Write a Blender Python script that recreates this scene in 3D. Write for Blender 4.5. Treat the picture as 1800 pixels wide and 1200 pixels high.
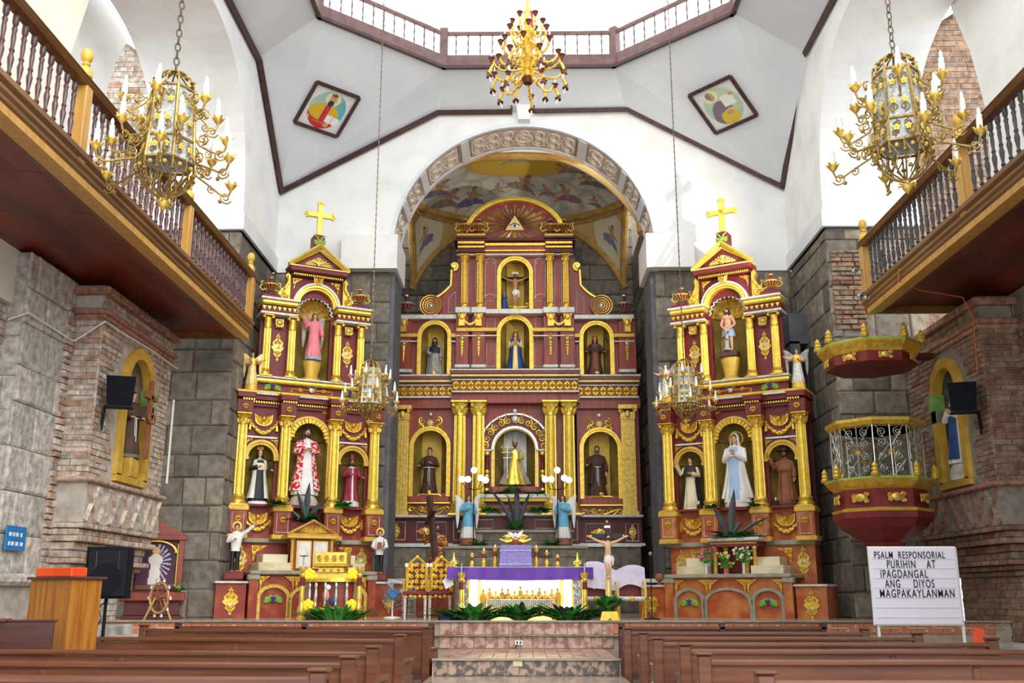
import bpy, math, random
from math import sin, cos, pi, sqrt, atan2, radians as rad
from mathutils import Vector, Matrix
random.seed(7)
for o in list(bpy.data.objects): bpy.data.objects.remove(o)
SC = bpy.context.scene
COL = SC.collection
# ------------------------------------------------------------------ camera
EYE = 1.3
FPX = 1740.0
PITCH = math.atan(445 / 1740.0)
YAW = 0.0139
cd = bpy.data.cameras.new('camera'); cam = bpy.data.objects.new('camera', cd); COL.objects.link(cam)
cd.sensor_width = 36; cd.lens = 36 * FPX / 1800; cd.clip_start = .05; cd.clip_end = 200
cam.location = (0, 0, EYE); cam.rotation_euler = (pi / 2 + PITCH, 0, YAW)
SC.camera = cam
# ------------------------------------------------------------------ daylight
w = bpy.data.worlds.new('overcast_day'); SC.world = w; w.use_nodes = True
bg = w.node_tree.nodes['Background']; bg.inputs[0].default_value = (.93, .97, 1, 1); bg.inputs[1].default_value = 1.7
SUN_E = 2.2
sd = bpy.data.lights.new('sun', 'SUN'); so = bpy.data.objects.new('sun', sd); COL.objects.link(so)
sd.energy = SUN_E; sd.angle = rad(50); sd.color = (1, .97, .9)
so.rotation_euler = (rad(60), 0, rad(32)); so.location = (0, -5, 20)
vs = SC.view_settings; vs.view_transform = 'Standard'; vs.look = 'None'; vs.gamma = 1; vs.use_curve_mapping = False
vs.exposure = 0.28
# ------------------------------------------------------------------ helpers
_fw = Vector((-sin(YAW) * cos(PITCH), cos(YAW) * cos(PITCH), sin(PITCH)))
_rt = Vector((cos(YAW), sin(YAW), 0)); _up = _rt.cross(_fw)
def ray(px, py): return _fw + _rt * ((px - 900) / FPX) - _up * ((py - 600) / FPX)
def at(px, py, Y):
    r = ray(px, py); return Vector((0, 0, EYE)) + r * (Y / r.y)
def S(r, g, b):
    f = lambda c: c / 12.92 if c <= .04045 else ((c + .055) / 1.055) ** 2.4
    return (f(r / 255), f(g / 255), f(b / 255), 1)
MATS = {}
def mat(name, c1, c2=None, rough=.6, metal=0., scale=8., bump=0., detail=4., stretch=None, objrand=None, emit=0., alpha=None, trans=0., spec=None, coat=0., mixlo=.35, mixhi=.65, bscale=None):
    m = bpy.data.materials.new(name); m.use_nodes = True; MATS[name] = m
    nt = m.node_tree; N = nt.nodes; L = nt.links; b = N['Principled BSDF']
    b.inputs['Roughness'].default_value = rough; b.inputs['Metallic'].default_value = metal
    if spec is not None: b.inputs['Specular IOR Level'].default_value = spec
    if coat: b.inputs['Coat Weight'].default_value = coat; b.inputs['Coat Roughness'].default_value = .15
    if trans: b.inputs['Transmission Weight'].default_value = trans
    if emit:
        b.inputs['Emission Color'].default_value = c1; b.inputs['Emission Strength'].default_value = emit
    tc = N.new('ShaderNodeTexCoord'); mp = N.new('ShaderNodeMapping')
    if objrand: geo_ = N.new('ShaderNodeNewGeometry'); L.new(geo_.outputs['Position'], mp.inputs[0])
    else: L.new(tc.outputs['Object'], mp.inputs[0])
    if stretch: mp.inputs['Scale'].default_value = stretch
    nz = N.new('ShaderNodeTexNoise'); nz.inputs['Scale'].default_value = scale; nz.inputs['Detail'].default_value = detail
    L.new(mp.outputs[0], nz.inputs[0])
    col = None
    if c2 is not None:
        cr = N.new('ShaderNodeValToRGB'); L.new(nz.outputs[0], cr.inputs[0])
        cr.color_ramp.elements[0].position = mixlo; cr.color_ramp.elements[0].color = c1
        cr.color_ramp.elements[1].position = mixhi; cr.color_ramp.elements[1].color = c2
        col = cr.outputs[0]
    if objrand:
        oi = N.new('ShaderNodeObjectInfo'); rr = N.new('ShaderNodeValToRGB'); L.new(oi.outputs['Random'], rr.inputs[0])
        rr.color_ramp.interpolation = 'LINEAR'
        els = rr.color_ramp.elements
        while len(els) < len(objrand): els.new(.5)
        for i, c in enumerate(objrand): els[i].position = i / max(1, len(objrand) - 1); els[i].color = c
        if col is None: col = rr.outputs[0]
        else:
            mx = N.new('ShaderNodeMix'); mx.data_type = 'RGBA'; mx.blend_type = 'MULTIPLY'; mx.inputs[0].default_value = 1
            L.new(rr.outputs[0], mx.inputs[6]); L.new(col, mx.inputs[7]); col = mx.outputs[2]
    if col is None: b.inputs['Base Color'].default_value = c1
    else: L.new(col, b.inputs['Base Color'])
    if bump:
        src = nz
        if bscale:
            src = N.new('ShaderNodeTexNoise'); src.inputs['Scale'].default_value = bscale; src.inputs['Detail'].default_value = 3
            L.new(mp.outputs[0], src.inputs[0])
        bp = N.new('ShaderNodeBump'); bp.inputs['Strength'].default_value = bump; bp.inputs['Distance'].default_value = .03
        L.new(src.outputs[0], bp.inputs['Height']); L.new(bp.outputs[0], b.inputs['Normal'])
    return m
def vcol_mat(name, rough=.7, bump=0):
    m = bpy.data.materials.new(name); m.use_nodes = True; MATS[name] = m
    N = m.node_tree.nodes; L = m.node_tree.links; b = N['Principled BSDF']; b.inputs['Roughness'].default_value = rough
    a = N.new('ShaderNodeVertexColor'); a.layer_name = 'paint'; L.new(a.outputs[0], b.inputs['Base Color'])
    return m
W1 = S(255, 255, 255)
mat('plaster_white', S(246, 246, 244), S(226, 226, 222), .85, scale=1.2, bump=.06, bscale=14, mixlo=.45, mixhi=.8)
mat('plaster_grey', S(224, 229, 234), S(234, 237, 240), .85, scale=.9, bump=.04, bscale=12)
mat('plaster_cream', S(240, 234, 218), S(226, 220, 204), .85, scale=1.4, bump=.06, bscale=14)
mat('plaster_dim', S(196, 198, 198), S(182, 184, 184), .85, scale=1.4, bump=.06, bscale=14)
mat('mortar', S(150, 142, 130), S(120, 113, 104), .95, scale=6, bump=.25)
mat('mortar_pale', S(190, 182, 172), S(160, 150, 140), .95, scale=6, bump=.25)
mat('stone_dark', S(205, 200, 192), S(255, 255, 255), .95, scale=7, bump=.5, bscale=24, objrand=[S(122, 115, 106), S(142, 133, 120), S(108, 103, 98), S(160, 150, 134), S(128, 122, 116)])
mat('stone_pale', S(195, 190, 185), S(255, 255, 255), .95, scale=9, bump=.6, bscale=30, objrand=[S(206, 202, 194), S(216, 210, 202), S(192, 188, 180), S(222, 218, 212)])
mat('brick_left', S(185, 180, 175), S(255, 255, 255), .95, scale=9, bump=.6, bscale=26, objrand=[S(204, 172, 152), S(220, 208, 196), S(192, 150, 128), S(212, 198, 182), S(188, 178, 170), S(222, 206, 188)])
mat('brick_right', S(185, 180, 175), S(255, 255, 255), .95, scale=9, bump=.6, bscale=26, objrand=[S(150, 112, 90), S(172, 142, 118), S(140, 98, 80), S(160, 138, 118), S(146, 126, 112)])
mat('brick_red', S(190, 180, 175), S(255, 255, 255), .95, scale=9, bump=.6, bscale=26, objrand=[S(180, 132, 112), S(192, 148, 126), S(168, 124, 106)])
mat('wood_soffit', S(120, 48, 22), S(80, 26, 14), .35, scale=2.2, stretch=(1, .25, 1), coat=.1)
mat('wood_oak', S(132, 90, 46), S(100, 66, 32), .35, scale=5, stretch=(1, .15, 1), coat=.2)
mat('wood_honey', S(206, 160, 84), S(186, 138, 66), .4, scale=4, stretch=(3, 3, .3))
mat('wood_dark_red', S(84, 38, 42), S(62, 26, 32), .3, scale=5, coat=.3)
mat('wood_dark_green', S(50, 36, 38), S(34, 28, 32), .3, scale=5, coat=.3)
mat('wood_trim', S(84, 58, 54), S(62, 42, 40), .5, scale=6)
mat('wood_trim_light', S(126, 96, 92), S(106, 78, 76), .5, scale=6)
mat('pew_wood', S(116, 70, 48), S(90, 50, 34), .35, scale=3, stretch=(.4, 3, 6), coat=.15)
mat('pew_wood_dark', S(88, 54, 46), S(70, 40, 34), .35, scale=3, stretch=(.4, 3, 6), coat=.15)
mat('gold', S(240, 206, 96), S(212, 168, 56), .34, .6, scale=14, bump=.06)
mat('gold_bright', S(252, 226, 112), S(236, 200, 76), .28, .55, scale=10, bump=.05)
mat('gold_worn', S(232, 198, 98), S(184, 146, 66), .38, .5, scale=16, bump=.06, mixlo=.42, mixhi=.75)
mat('gold_matt', S(226, 188, 86), S(206, 164, 62), .45, .3, scale=6)
mat('gold_pale', S(236, 214, 150), S(222, 196, 120), .5, .3, scale=6)
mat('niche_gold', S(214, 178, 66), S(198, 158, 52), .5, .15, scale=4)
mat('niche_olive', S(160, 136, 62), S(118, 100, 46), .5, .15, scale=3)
mat('silver', S(214, 214, 210), S(180, 180, 176), .3, .75, scale=20, bump=.1)
mat('silver_paint', S(226, 224, 218), S(198, 194, 188), .45, .2, scale=12, bump=.1)
mat('maroon', S(126, 36, 34), S(104, 26, 26), .5, scale=5)
mat('maroon_wood', S(160, 64, 42), S(130, 44, 30), .42, scale=3, stretch=(6, 6, .6), coat=.1)
mat('maroon_worn', S(140, 48, 34), S(176, 96, 44), .5, scale=4, mixlo=.48, mixhi=.75)
mat('orange_worn', S(168, 72, 34), S(196, 128, 62), .5, scale=4, mixlo=.4, mixhi=.7)
mat('maroon_deep', S(96, 22, 26), S(82, 16, 20), .5, scale=5)
mat('marble_cream', S(226, 216, 184), S(198, 182, 130), .4, scale=4, mixlo=.45, mixhi=.7)
mat('marble_grey', S(164, 158, 140), S(138, 130, 112), .4, scale=5)
mat('skin', S(226, 178, 146), S(214, 162, 130), .5, scale=10)
mat('skin_tan', S(190, 138, 100), S(176, 122, 86), .5, scale=10)
mat('hair_dark', S(52, 38, 30), S(36, 26, 22), .6, scale=20, bump=.3)
mat('hair_brown', S(104, 66, 38), S(84, 52, 30), .6, scale=20, bump=.3)
mat('black', S(26, 26, 30), None, .5)
mat('black_navy', S(16, 18, 32), S(10, 12, 22), .8, scale=8, spec=.2)
mat('iron_black', S(22, 22, 28), None, .6, .2, spec=.2)
mat('white_cloth', S(242, 240, 236), S(226, 224, 222), .8, scale=6)
mat('white_paint', S(240, 240, 240), None, .5)
mat('pink_cloth', S(236, 138, 150), S(222, 118, 132), .6, scale=6)
mat('blue_cloth', S(118, 190, 222), S(92, 168, 206), .6, scale=6)
mat('pale_blue', S(168, 196, 228), S(150, 180, 218), .6, scale=6)
mat('deep_blue', S(34, 78, 138), S(26, 60, 116), .6, scale=6)
mat('brown_habit', S(84, 56, 46), S(66, 44, 36), .7, scale=6)
mat('brown_light', S(150, 92, 62), S(126, 74, 48), .7, scale=6)
mat('dark_habit', S(40, 40, 46), S(28, 28, 34), .6, scale=6)
mat('grey_robe', S(176, 172, 166), S(150, 146, 140), .7, scale=8)
mat('red_floral', S(196, 30, 46), S(246, 222, 222), .7, scale=26, detail=1, mixlo=.5, mixhi=.56)
mat('crimson', S(150, 34, 58), S(124, 24, 46), .6, scale=6)
mat('gold_floral', S(120, 50, 22), S(222, 160, 60), .5, scale=34, detail=1, mixlo=.52, mixhi=.6)
mat('amber_lamp', S(255, 196, 40), None, .3, emit=.55)
mat('leaf', S(84, 168, 62), S(46, 124, 46), .45, scale=9)
mat('leaf_bright', S(120, 160, 44), S(70, 132, 40), .45, scale=9)
mat('leaf_dark', S(48, 84, 62), S(70, 50, 80), .45, scale=6)
mat('petal_pink', S(206, 50, 106), S(230, 120, 150), .6, scale=9)
mat('petal_cream', S(240, 232, 206), S(232, 214, 170), .6, scale=9)
mat('violet', S(112, 62, 172), S(96, 50, 156), .6, scale=4)
mat('violet_lace', S(150, 140, 196), S(126, 112, 180), .7, scale=30)
mat('lilac_white', S(226, 216, 236), S(208, 196, 226), .8, scale=4)
mat('tile_floor', S(190, 172, 156), S(166, 146, 130), .18, scale=5)
mat('tile_riser', S(206, 180, 166), S(160, 106, 92), .35, scale=9, detail=2, objrand=[S(255, 255, 255), S(232, 226, 222), S(246, 240, 236)], mixlo=.42, mixhi=.62)
mat('tile_dark', S(182, 158, 140), S(96, 86, 84), .35, scale=11, detail=2, objrand=[S(255, 255, 255), S(226, 222, 220)], mixlo=.44, mixhi=.56)
mat('tile_border', S(176, 84, 62), S(206, 150, 112), .4, scale=16, detail=1)
mat('grout', S(150, 136, 126), None, .8)
mat('glass_ripple', S(206, 210, 212), S(160, 164, 166), .15, scale=30, bump=.5)
mat('candle', S(250, 246, 240), None, .4)
mat('bulb', S(244, 244, 250), None, .15)
mat('gilt_iron', S(186, 158, 92), S(140, 114, 60), .4, .7, scale=18, bump=.1)
mat('brass', S(252, 220, 104), S(236, 188, 64), .26, .6, scale=20, bump=.15)
mat('bronze_dark', S(110, 62, 40), None, .4, .5)
mat('chain_iron', S(112, 100, 84), None, .5, .6)
mat('lamp_glow', S(255, 246, 214), None, .5, emit=6.)
mat('lamp_glow_soft', S(255, 226, 140), None, .5, emit=1.3)
mat('window_glow', S(250, 252, 255), None, .5, emit=1.5)
mat('glass_red', S(220, 30, 30), None, .4, emit=1.2)
mat('globe', S(250, 248, 240), None, .3, emit=1.6)
mat('sign_blue', S(28, 120, 190), None, .5)
mat('sign_white', S(236, 232, 244), None, .5)
mat('letter_black', S(28, 26, 34), None, .6)
mat('letter_white', S(230, 236, 240), None, .6)
mat('orange_box', S(230, 84, 30), S(214, 70, 22), .5, scale=6)
mat('plywood', S(176, 116, 44), S(140, 84, 28), .4, scale=4, stretch=(6, 6, .35))
mat('shrine_wood', S(150, 60, 30), S(112, 40, 22), .4, scale=4)
mat('green_foil', S(170, 220, 120), S(120, 190, 90), .3, .3, scale=8)
mat('green_paint', S(160, 190, 90), S(140, 172, 72), .5, scale=8)
mat('grape_green', S(120, 160, 60), None, .5)
mat('grape_purple', S(90, 50, 130), None, .5)
mat('vase_blue', S(118, 150, 190), S(170, 190, 206), .4, scale=12)
mat('rock', S(216, 210, 200), S(180, 172, 160), .8, scale=9, bump=.5)
mat('steel', S(150, 154, 160), None, .3, .8)
mat('fan_blue', S(60, 140, 220), None, .4)
mat('cable_white', S(232, 232, 232), None, .6)
mat('cable_red', S(196, 96, 66), None, .6)
mat('arch_paint', S(238, 226, 214), S(228, 214, 200), .8, scale=3)
mat('arch_relief', S(240, 230, 220), S(228, 216, 204), .8, scale=5)
mat('arch_line', S(176, 148, 130), None, .8)
mat('ochre_rib', S(206, 166, 92), S(180, 134, 66), .75, scale=4)
mat('concrete', S(206, 202, 196), S(150, 146, 140), .9, scale=4, bump=.2)
mat('concrete_dark', S(112, 112, 118), S(92, 92, 98), .9, scale=3, bump=.2)
vcol_mat('painting'); 
class M:
    """collects vertices and faces of one mesh"""
    def __init__(s): s.v = []; s.f = []; s.c = None
    def add(s, vs, fs, T=None):
        n = len(s.v)
        s.v += [tuple(T @ Vector(p)) for p in vs] if T is not None else [tuple(p) for p in vs]
        s.f += [tuple(i + n for i in q) for q in fs]; return s
    def bx(s, x0, x1, y0, y1, z0, z1, T=None):
        return s.add([(x0, y0, z0), (x1, y0, z0), (x1, y1, z0), (x0, y1, z0), (x0, y0, z1), (x1, y0, z1), (x1, y1, z1), (x0, y1, z1)],
                     [(0, 3, 2, 1), (4, 5, 6, 7), (0, 1, 5, 4), (1, 2, 6, 5), (2, 3, 7, 6), (3, 0, 4, 7)], T)
    def bev(s, x0, x1, y0, y1, z0, z1, b=.01, T=None):
        # box with all edges chamfered
        X = (x0, x1); Y = (y0, y1); Z = (z0, z1); vs = []; idx = {}
        for i in (0, 1):
            for j in (0, 1):
                for k in (0, 1):
                    sx = b if i == 0 else -b; sy = b if j == 0 else -b; sz = b if k == 0 else -b
                    for a, p in enumerate(((X[i], Y[j] + sy, Z[k] + sz), (X[i] + sx, Y[j], Z[k] + sz), (X[i] + sx, Y[j] + sy, Z[k]))):
                        idx[(i, j, k, a)] = len(vs); vs.append(p)
        fs = []
        I = lambda *q: idx[q]
        fs += [(I(0,0,0,0), I(0,0,1,0), I(0,1,1,0), I(0,1,0,0)), (I(1,0,0,0), I(1,1,0,0), I(1,1,1,0), I(1,0,1,0))]
        fs += [(I(0,0,0,1), I(1,0,0,1), I(1,0,1,1), I(0,0,1,1)), (I(0,1,0,1), I(0,1,1,1), I(1,1,1,1), I(1,1,0,1))]
        fs += [(I(0,0,0,2), I(0,1,0,2), I(1,1,0,2), I(1,0,0,2)), (I(0,0,1,2), I(1,0,1,2), I(1,1,1,2), I(0,1,1,2))]
        for i in (0, 1):
            for j in (0, 1): fs.append((I(i,j,0,0), I(i,j,1,0), I(i,j,1,1), I(i,j,0,1)))
            for k in (0, 1): fs.append((I(i,0,k,0), I(i,1,k,0), I(i,1,k,2), I(i,0,k,2)))
        for j in (0, 1):
            for k in (0, 1): fs.append((I(0,j,k,1), I(1,j,k,1), I(1,j,k,2), I(0,j,k,2)))
        for i in (0, 1):
            for j in (0, 1):
                for k in (0, 1): fs.append((I(i,j,k,0), I(i,j,k,1), I(i,j,k,2)))
        return s.add(vs, fs, T)
    def prism(s, poly, y0, y1, T=None):
        """polygon in x,z pushed from y0 to y1"""
        n = len(poly)
        vs = [(x, y0, z) for x, z in poly] + [(x, y1, z) for x, z in poly]
        fs = [tuple(range(n)), tuple(range(2 * n - 1, n - 1, -1))] + [(i, i + n, (i + 1) % n + n, (i + 1) % n) for i in range(n)]
        return s.add(vs, fs, T)
    def slab(s, poly, z0, z1, T=None):
        """polygon in x,y pushed from z0 to z1"""
        n = len(poly)
        vs = [(x, y, z0) for x, y in poly] + [(x, y, z1) for x, y in poly]
        fs = [tuple(range(n - 1, -1, -1)), tuple(range(n, 2 * n))] + [(i, (i + 1) % n, (i + 1) % n + n, i + n) for i in range(n)]
        return s.add(vs, fs, T)
    def loft(s, rings, closed=True, cap=True, T=None):
        n = len(rings[0]); vs = [p for r in rings for p in r]; fs = []
        for a in range(len(rings) - 1):
            for i in range(n if closed else n - 1):
                j = (i + 1) % n
                fs.append((a * n + i, a * n + j, (a + 1) * n + j, (a + 1) * n + i))
        if cap and closed:
            fs.append(tuple(range(n - 1, -1, -1))); fs.append(tuple(range((len(rings) - 1) * n, len(rings) * n)))
        return s.add(vs, fs, T)
    def lathe(s, prof, n=16, c=(0, 0, 0), T=None, a0=0, a1=2 * pi, sy=1.):
        full = abs(a1 - a0 - 2 * pi) < 1e-6; k = n if full else n + 1
        rings = [[(c[0] + r * cos(a0 + (a1 - a0) * i / n), c[1] + sy * r * sin(a0 + (a1 - a0) * i / n), c[2] + z) for i in range(k)] for r, z in prof]
        return s.loft(rings, full, full, T)
    def tube(s, pts, r, n=6, T=None, cap=True, flat=1.):
        pts = [Vector(p) for p in pts]; rs = r if isinstance(r, (list, tuple)) else [r] * len(pts)
        rings = []; u = None
        for i, p in enumerate(pts):
            t = (pts[min(i + 1, len(pts) - 1)] - pts[max(i - 1, 0)])
            if t.length < 1e-9: t = Vector((0, 0, 1))
            t.normalize()
            if u is None: u = t.orthogonal().normalized() if abs(t.y) > .95 else Vector((0, 1, 0)).cross(t).normalized()
            else:
                u = u - t * u.dot(t)
                u = u.normalized() if u.length > 1e-6 else t.orthogonal().normalized()
            v = t.cross(u)
            rings.append([tuple(p + (u * cos(2 * pi * k / n) + v * (flat * sin(2 * pi * k / n))) * rs[i]) for k in range(n)])
        return s.loft(rings, True, cap, T)
    def sph(s, c, r, n=10, m=6, T=None):
        rx, ry, rz = r if isinstance(r, (list, tuple)) else (r, r, r)
        rings = []
        for j in range(1, m):
            a = -pi / 2 + pi * j / m
            rings.append([(c[0] + rx * cos(a) * cos(2 * pi * i / n), c[1] + ry * cos(a) * sin(2 * pi * i / n), c[2] + rz * sin(a)) for i in range(n)])
        b = len(s.v); s.loft(rings, True, False, T)
        bot = len(s.v); s.add([(c[0], c[1], c[2] - rz), (c[0], c[1], c[2] + rz)], [], T)
        s.f += [(bot, b + (i + 1) % n, b + i) for i in range(n)]
        t0 = b + (m - 2) * n
        s.f += [(bot + 1, t0 + i, t0 + (i + 1) % n) for i in range(n)]
        return s
    def arch(s, cx, zb, zs, r0, r1, y0, y1, n=16, rise=1., T=None, a0=0., a1=pi):
        """band between two arch outlines: jambs zb..zs, arc above"""
        def path(r):
            p = [] if zb is None else [(cx + r, zb)]
            p += [(cx + r * cos(a0 + (a1 - a0) * i / n), zs + rise * r * sin(a0 + (a1 - a0) * i / n)) for i in range(n + 1)]
            if zb is not None: p.append((cx - r, zb))
            return p
        a = path(r0); b = path(r1); k = len(a)
        rings = [[(a[i][0], y0, a[i][1]), (b[i][0], y0, b[i][1]), (b[i][0], y1, b[i][1]), (a[i][0], y1, a[i][1])] for i in range(k)]
        return s.loft(rings, True, True, T)
    def holed(s, x0, x1, z0, z1, cx, hw, zb, zs, y0, y1, n=14, rise=1., T=None, sup=2.):
        """slab x0..x1, z0..z1 with an arched opening"""
        if zb > z0 + 1e-6: s.bx(x0, x1, y0, y1, z0, zb, T)
        s.bx(x0, cx - hw, y0, y1, zb, z1, T); s.bx(cx + hw, x1, y0, y1, zb, z1, T)
        e = 2. / sup
        pts = []
        for i in range(n + 1):
            a = pi * i / n; cc = cos(a); ss = sin(a)
            pts.append((cx - hw * math.copysign(abs(cc) ** e, cc), zs + hw * rise * abs(ss) ** e))
        for i in range(n):
            (xa, za), (xb, zb2) = pts[i], pts[i + 1]
            s.prism([(xa, za), (xb, zb2), (xb, z1), (xa, z1)], y0, y1, T)
        return s
    def ob(s, name, m, parent=None, loc=None, rot=None, smooth=35, scale=None):
        me = bpy.data.meshes.new(name); me.from_pydata(s.v, [], s.f); me.validate()
        if s.c is not None:
            at_ = me.color_attributes.new('paint', 'FLOAT_COLOR', 'POINT')
            for i, c in enumerate(s.c): at_.data[i].color = c
        bm_fix(me)
        if smooth:
            for p in me.polygons: p.use_smooth = True
            me.set_sharp_from_angle(angle=rad(smooth))
        me.materials.append(MATS[m]); o = bpy.data.objects.new(name, me); COL.objects.link(o)
        if parent: o.parent = parent
        if loc is not None: o.location = loc
        if rot is not None: o.rotation_euler = rot
        if scale is not None: o.scale = scale if isinstance(scale, (tuple, list)) else (scale,) * 3
        return o
import bmesh
def bm_fix(me):
    b = bmesh.new(); b.from_mesh(me); bmesh.ops.recalc_face_normals(b, faces=b.faces); b.to_mesh(me); b.free()
def inst(o, name=None, parent=None, loc=None, rot=None, scale=None):
    c = o.copy(); COL.objects.link(c); c.name = name or o.name.split('.')[0]
    if parent is not None: c.parent = parent
    if loc is not None: c.location = loc
    if rot is not None: c.rotation_euler = rot
    if scale is not None: c.scale = scale if isinstance(scale, (tuple, list)) else (scale,) * 3
    return c
def tag(o, label, cat, group=None, kind=None):
    o['label'] = label
    if cat: o['category'] = cat
    if group: o['group'] = group
    if kind: o['kind'] = kind
    return o
def thing(name, label, cat, loc=(0, 0, 0), rz=0., group=None, scale=None):
    o = bpy.data.objects.new(name, None); COL.objects.link(o); o.empty_display_size = .1
    o.location = loc; o.rotation_euler = (0, 0, rz)
    if scale: o.scale = (scale,) * 3 if not isinstance(scale, (tuple, list)) else scale
    return tag(o, label, cat, group)
def struct(o, label=None):
    o['kind'] = 'structure'
    if label: o['label'] = label
    return o
def copy_tree(o, parent=None):
    c = o.copy(); COL.objects.link(c)
    if parent is not None: c.parent = parent
    for ch in o.children: copy_tree(ch, c)
    return c
def spiral(cx, cz, r0, turns, a0=0, n=14, y=0., sgn=1, r1=.1):
    return [(cx + (r0 + (r0 * r1 - r0) * i / n) * cos(a0 + sgn * 2 * pi * turns * i / n), y, cz + (r0 + (r0 * r1 - r0) * i / n) * sin(a0 + sgn * 2 * pi * turns * i / n)) for i in range(n + 1)]
def scurve(p0, p1, r, sgn=1, y=0.):
    """S scroll between two points in x,z with a curl at each end"""
    a = Vector((p0[0], 0, p0[1])); b = Vector((p1[0], 0, p1[1])); d = (b - a); L = d.length; d.normalize(); nrm = Vector((-d.z, 0, d.x)) * sgn
    ca = a + nrm * r; cb = b - nrm * r
    p = []
    for i in range(9):
        t = 1.5 * pi * (1 - i / 8.); rr = r * (.25 + .75 * i / 8.)
        q = ca - nrm * rr * cos(t) - d * rr * sin(t); p.append((q.x, y, q.z))
    for i in range(1, 4):
        q = a + (b - a) * (i / 4.); p.append((q.x, y, q.z))
    for i in range(9):
        t = 1.5 * pi * (i / 8.); rr = r * (1 - .75 * i / 8.)
        q = cb + nrm * rr * cos(t) + d * rr * sin(t); p.append((q.x, y, q.z))
    return p
# ================================================================== the building
PLAT = .89
def atX(px, py, X):
    r = ray(px, py); return Vector((0, 0, EYE)) + r * (X / r.x)
_unit = {}
def unit_block(m, ch=.12):
    k = (m, ch)
    if k not in _unit:
        u = M(); c = ch / 2
        u.add([(-.5, 0, -.5), (.5, 0, -.5), (.5, 0, .5), (-.5, 0, .5), (-.5, -.6, -.5), (.5, -.6, -.5), (.5, -.6, .5), (-.5, -.6, .5),
               (-.5 + c, -1, -.5 + c), (.5 - c, -1, -.5 + c), (.5 - c, -1, .5 - c), (-.5 + c, -1, .5 - c)],
              [(0, 1, 5, 4), (1, 2, 6, 5), (2, 3, 7, 6), (3, 0, 4, 7), (4, 5, 9, 8), (5, 6, 10, 9), (6, 7, 11, 10), (7, 4, 8, 11), (8, 9, 10, 11)])
        o = u.ob('stone', m, smooth=0); _unit[k] = o.data; bpy.data.objects.remove(o)
    return _unit[k]
def masonry(parent, name, O, ang, W, H, ch, lh, m, gap=.018, depth=.04, hole=None, limit=300, seed=1, rag=.25):
    """courses of blocks on a wall face. O: lower left corner, ang: direction of local x, the face looks along local -y"""
    R = random.Random(seed); me = unit_block(m); z = 0; cells = []; row = 0
    while z < H - .02:
        h = ch * (1 + R.uniform(-rag, rag) * .6); h = min(h, H - z)
        if H - z - h < ch * .4: h = H - z
        x = 0; first = True
        while x < W - .01:
            l = lh * (1 + R.uniform(-rag, rag) * 1.4)
            if first and row % 2: l *= .55
            first = False
            l = min(l, W - x)
            if W - x - l < lh * .3: l = W - x
            cells.append((x + l / 2, z + h / 2, l, h)); x += l
        z += h; row += 1
    T = Matrix.Translation(O) @ Matrix.Rotation(ang, 4, 'Z')
    done = 0; rest = M()
    R.shuffle(cells)
    for (x, zz, l, h) in cells:
        if hole and hole(x, zz, l, h): continue
        d = depth * R.uniform(.6, 1.25)
        if done < limit:
            o = bpy.data.objects.new(name, me); COL.objects.link(o); o.parent = parent
            o.location = T @ Vector((x, .01, zz)); o.rotation_euler = (0, 0, ang); o.scale = (l - gap, d, h - gap)
            done += 1
        else:
            rest.bx(x - l / 2 + gap / 2, x + l / 2 - gap / 2, -d * .8, .01, zz - h / 2 + gap / 2, zz + h / 2 - gap / 2, T)
    if rest.v:
        o = rest.ob(name + '_courses', m, parent, smooth=0); o['kind'] = 'stuff'
# ---- floors and steps
f = struct(M().bx(-8.2, 8.2, -2, 15.9, -.2, 0).ob('floor', 'tile_floor', smooth=0), 'polished brown tile floor of the nave')
M().bx(-1.22, 1.22, 11.6, 13.2, -.05, .30).ob('aisle_landing', 'tile_floor', f, smooth=0)
plat = M(); plat.bx(-8.2, 8.2, 15.92, 27, -.2, PLAT); plat.bx(-1.2, 1.2, 13.22, 15.92, -.2, .49)
pf = struct(plat.ob('floor_sanctuary', 'tile_floor', smooth=0), 'raised sanctuary platform floor of polished brown tiles')
M().bx(-8.2, 8.2, 15.86, 16.0, PLAT, PLAT + .025).ob('nosing', 'marble_grey', pf, smooth=0)
M().bx(-1.2, 1.2, 13.16, 13.3, .49, .515).ob('nosing', 'marble_grey', pf, smooth=0)
M().bx(-1.45, 1.45, 15.84, 15.93, .685, .70).ob('nosing', 'marble_grey', pf, smooth=0)
for (z0, yy, mm, nm) in ((.70, 15.92, 'tile_riser', 'riser_tile'), (.50, 15.92, 'tile_riser', 'riser_tile'), (.305, 13.22, 'tile_dark', 'riser_tile')):
    n = 15 if yy > 14 else 13; hw_ = 1.35 if yy > 14 else 1.18; wd = 2 * hw_ / n
    for i in range(n):
        o = bpy.data.objects.new(nm, unit_block(mm, .06)); COL.objects.link(o); o.parent = pf
        o.location = (-hw_ + wd * (i + .5), yy, z0 + .092); o.scale = (wd - .012, .02, .18)
# tread tiles of the wide lower step
for i in range(13):
    for j in range(5):
        o = bpy.data.objects.new('tread_tile', unit_block('tile_riser', .06)); COL.objects.link(o); o.parent = pf
        o.location = (-1.17 + .18 * (i + .5), 13.32 + .5 * (j + .5), .49); o.rotation_euler = (-pi / 2, 0, 0); o.scale = (.17, .012, .48)
for i in range(36):
    x = -7.2 + .4 * i + .2
    if -1.4 < x < 1.4: continue
    o = bpy.data.objects.new('border_tile', unit_block('tile_border', .08)); COL.objects.link(o); o.parent = pf
    o.location = (x, 15.92, PLAT - .09); o.scale = (.39, .02, .17)
m = M()
for i in range(-18, 19):
    if abs(i * .4) < 1.5: continue
    m.tube(scurve((i * .4 - .13, PLAT - .09), (i * .4 + .13, PLAT - .09), .03, 1, 15.892), .008, 4)
o = m.ob('border_scrollwork', 'marble_cream', pf)
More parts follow.
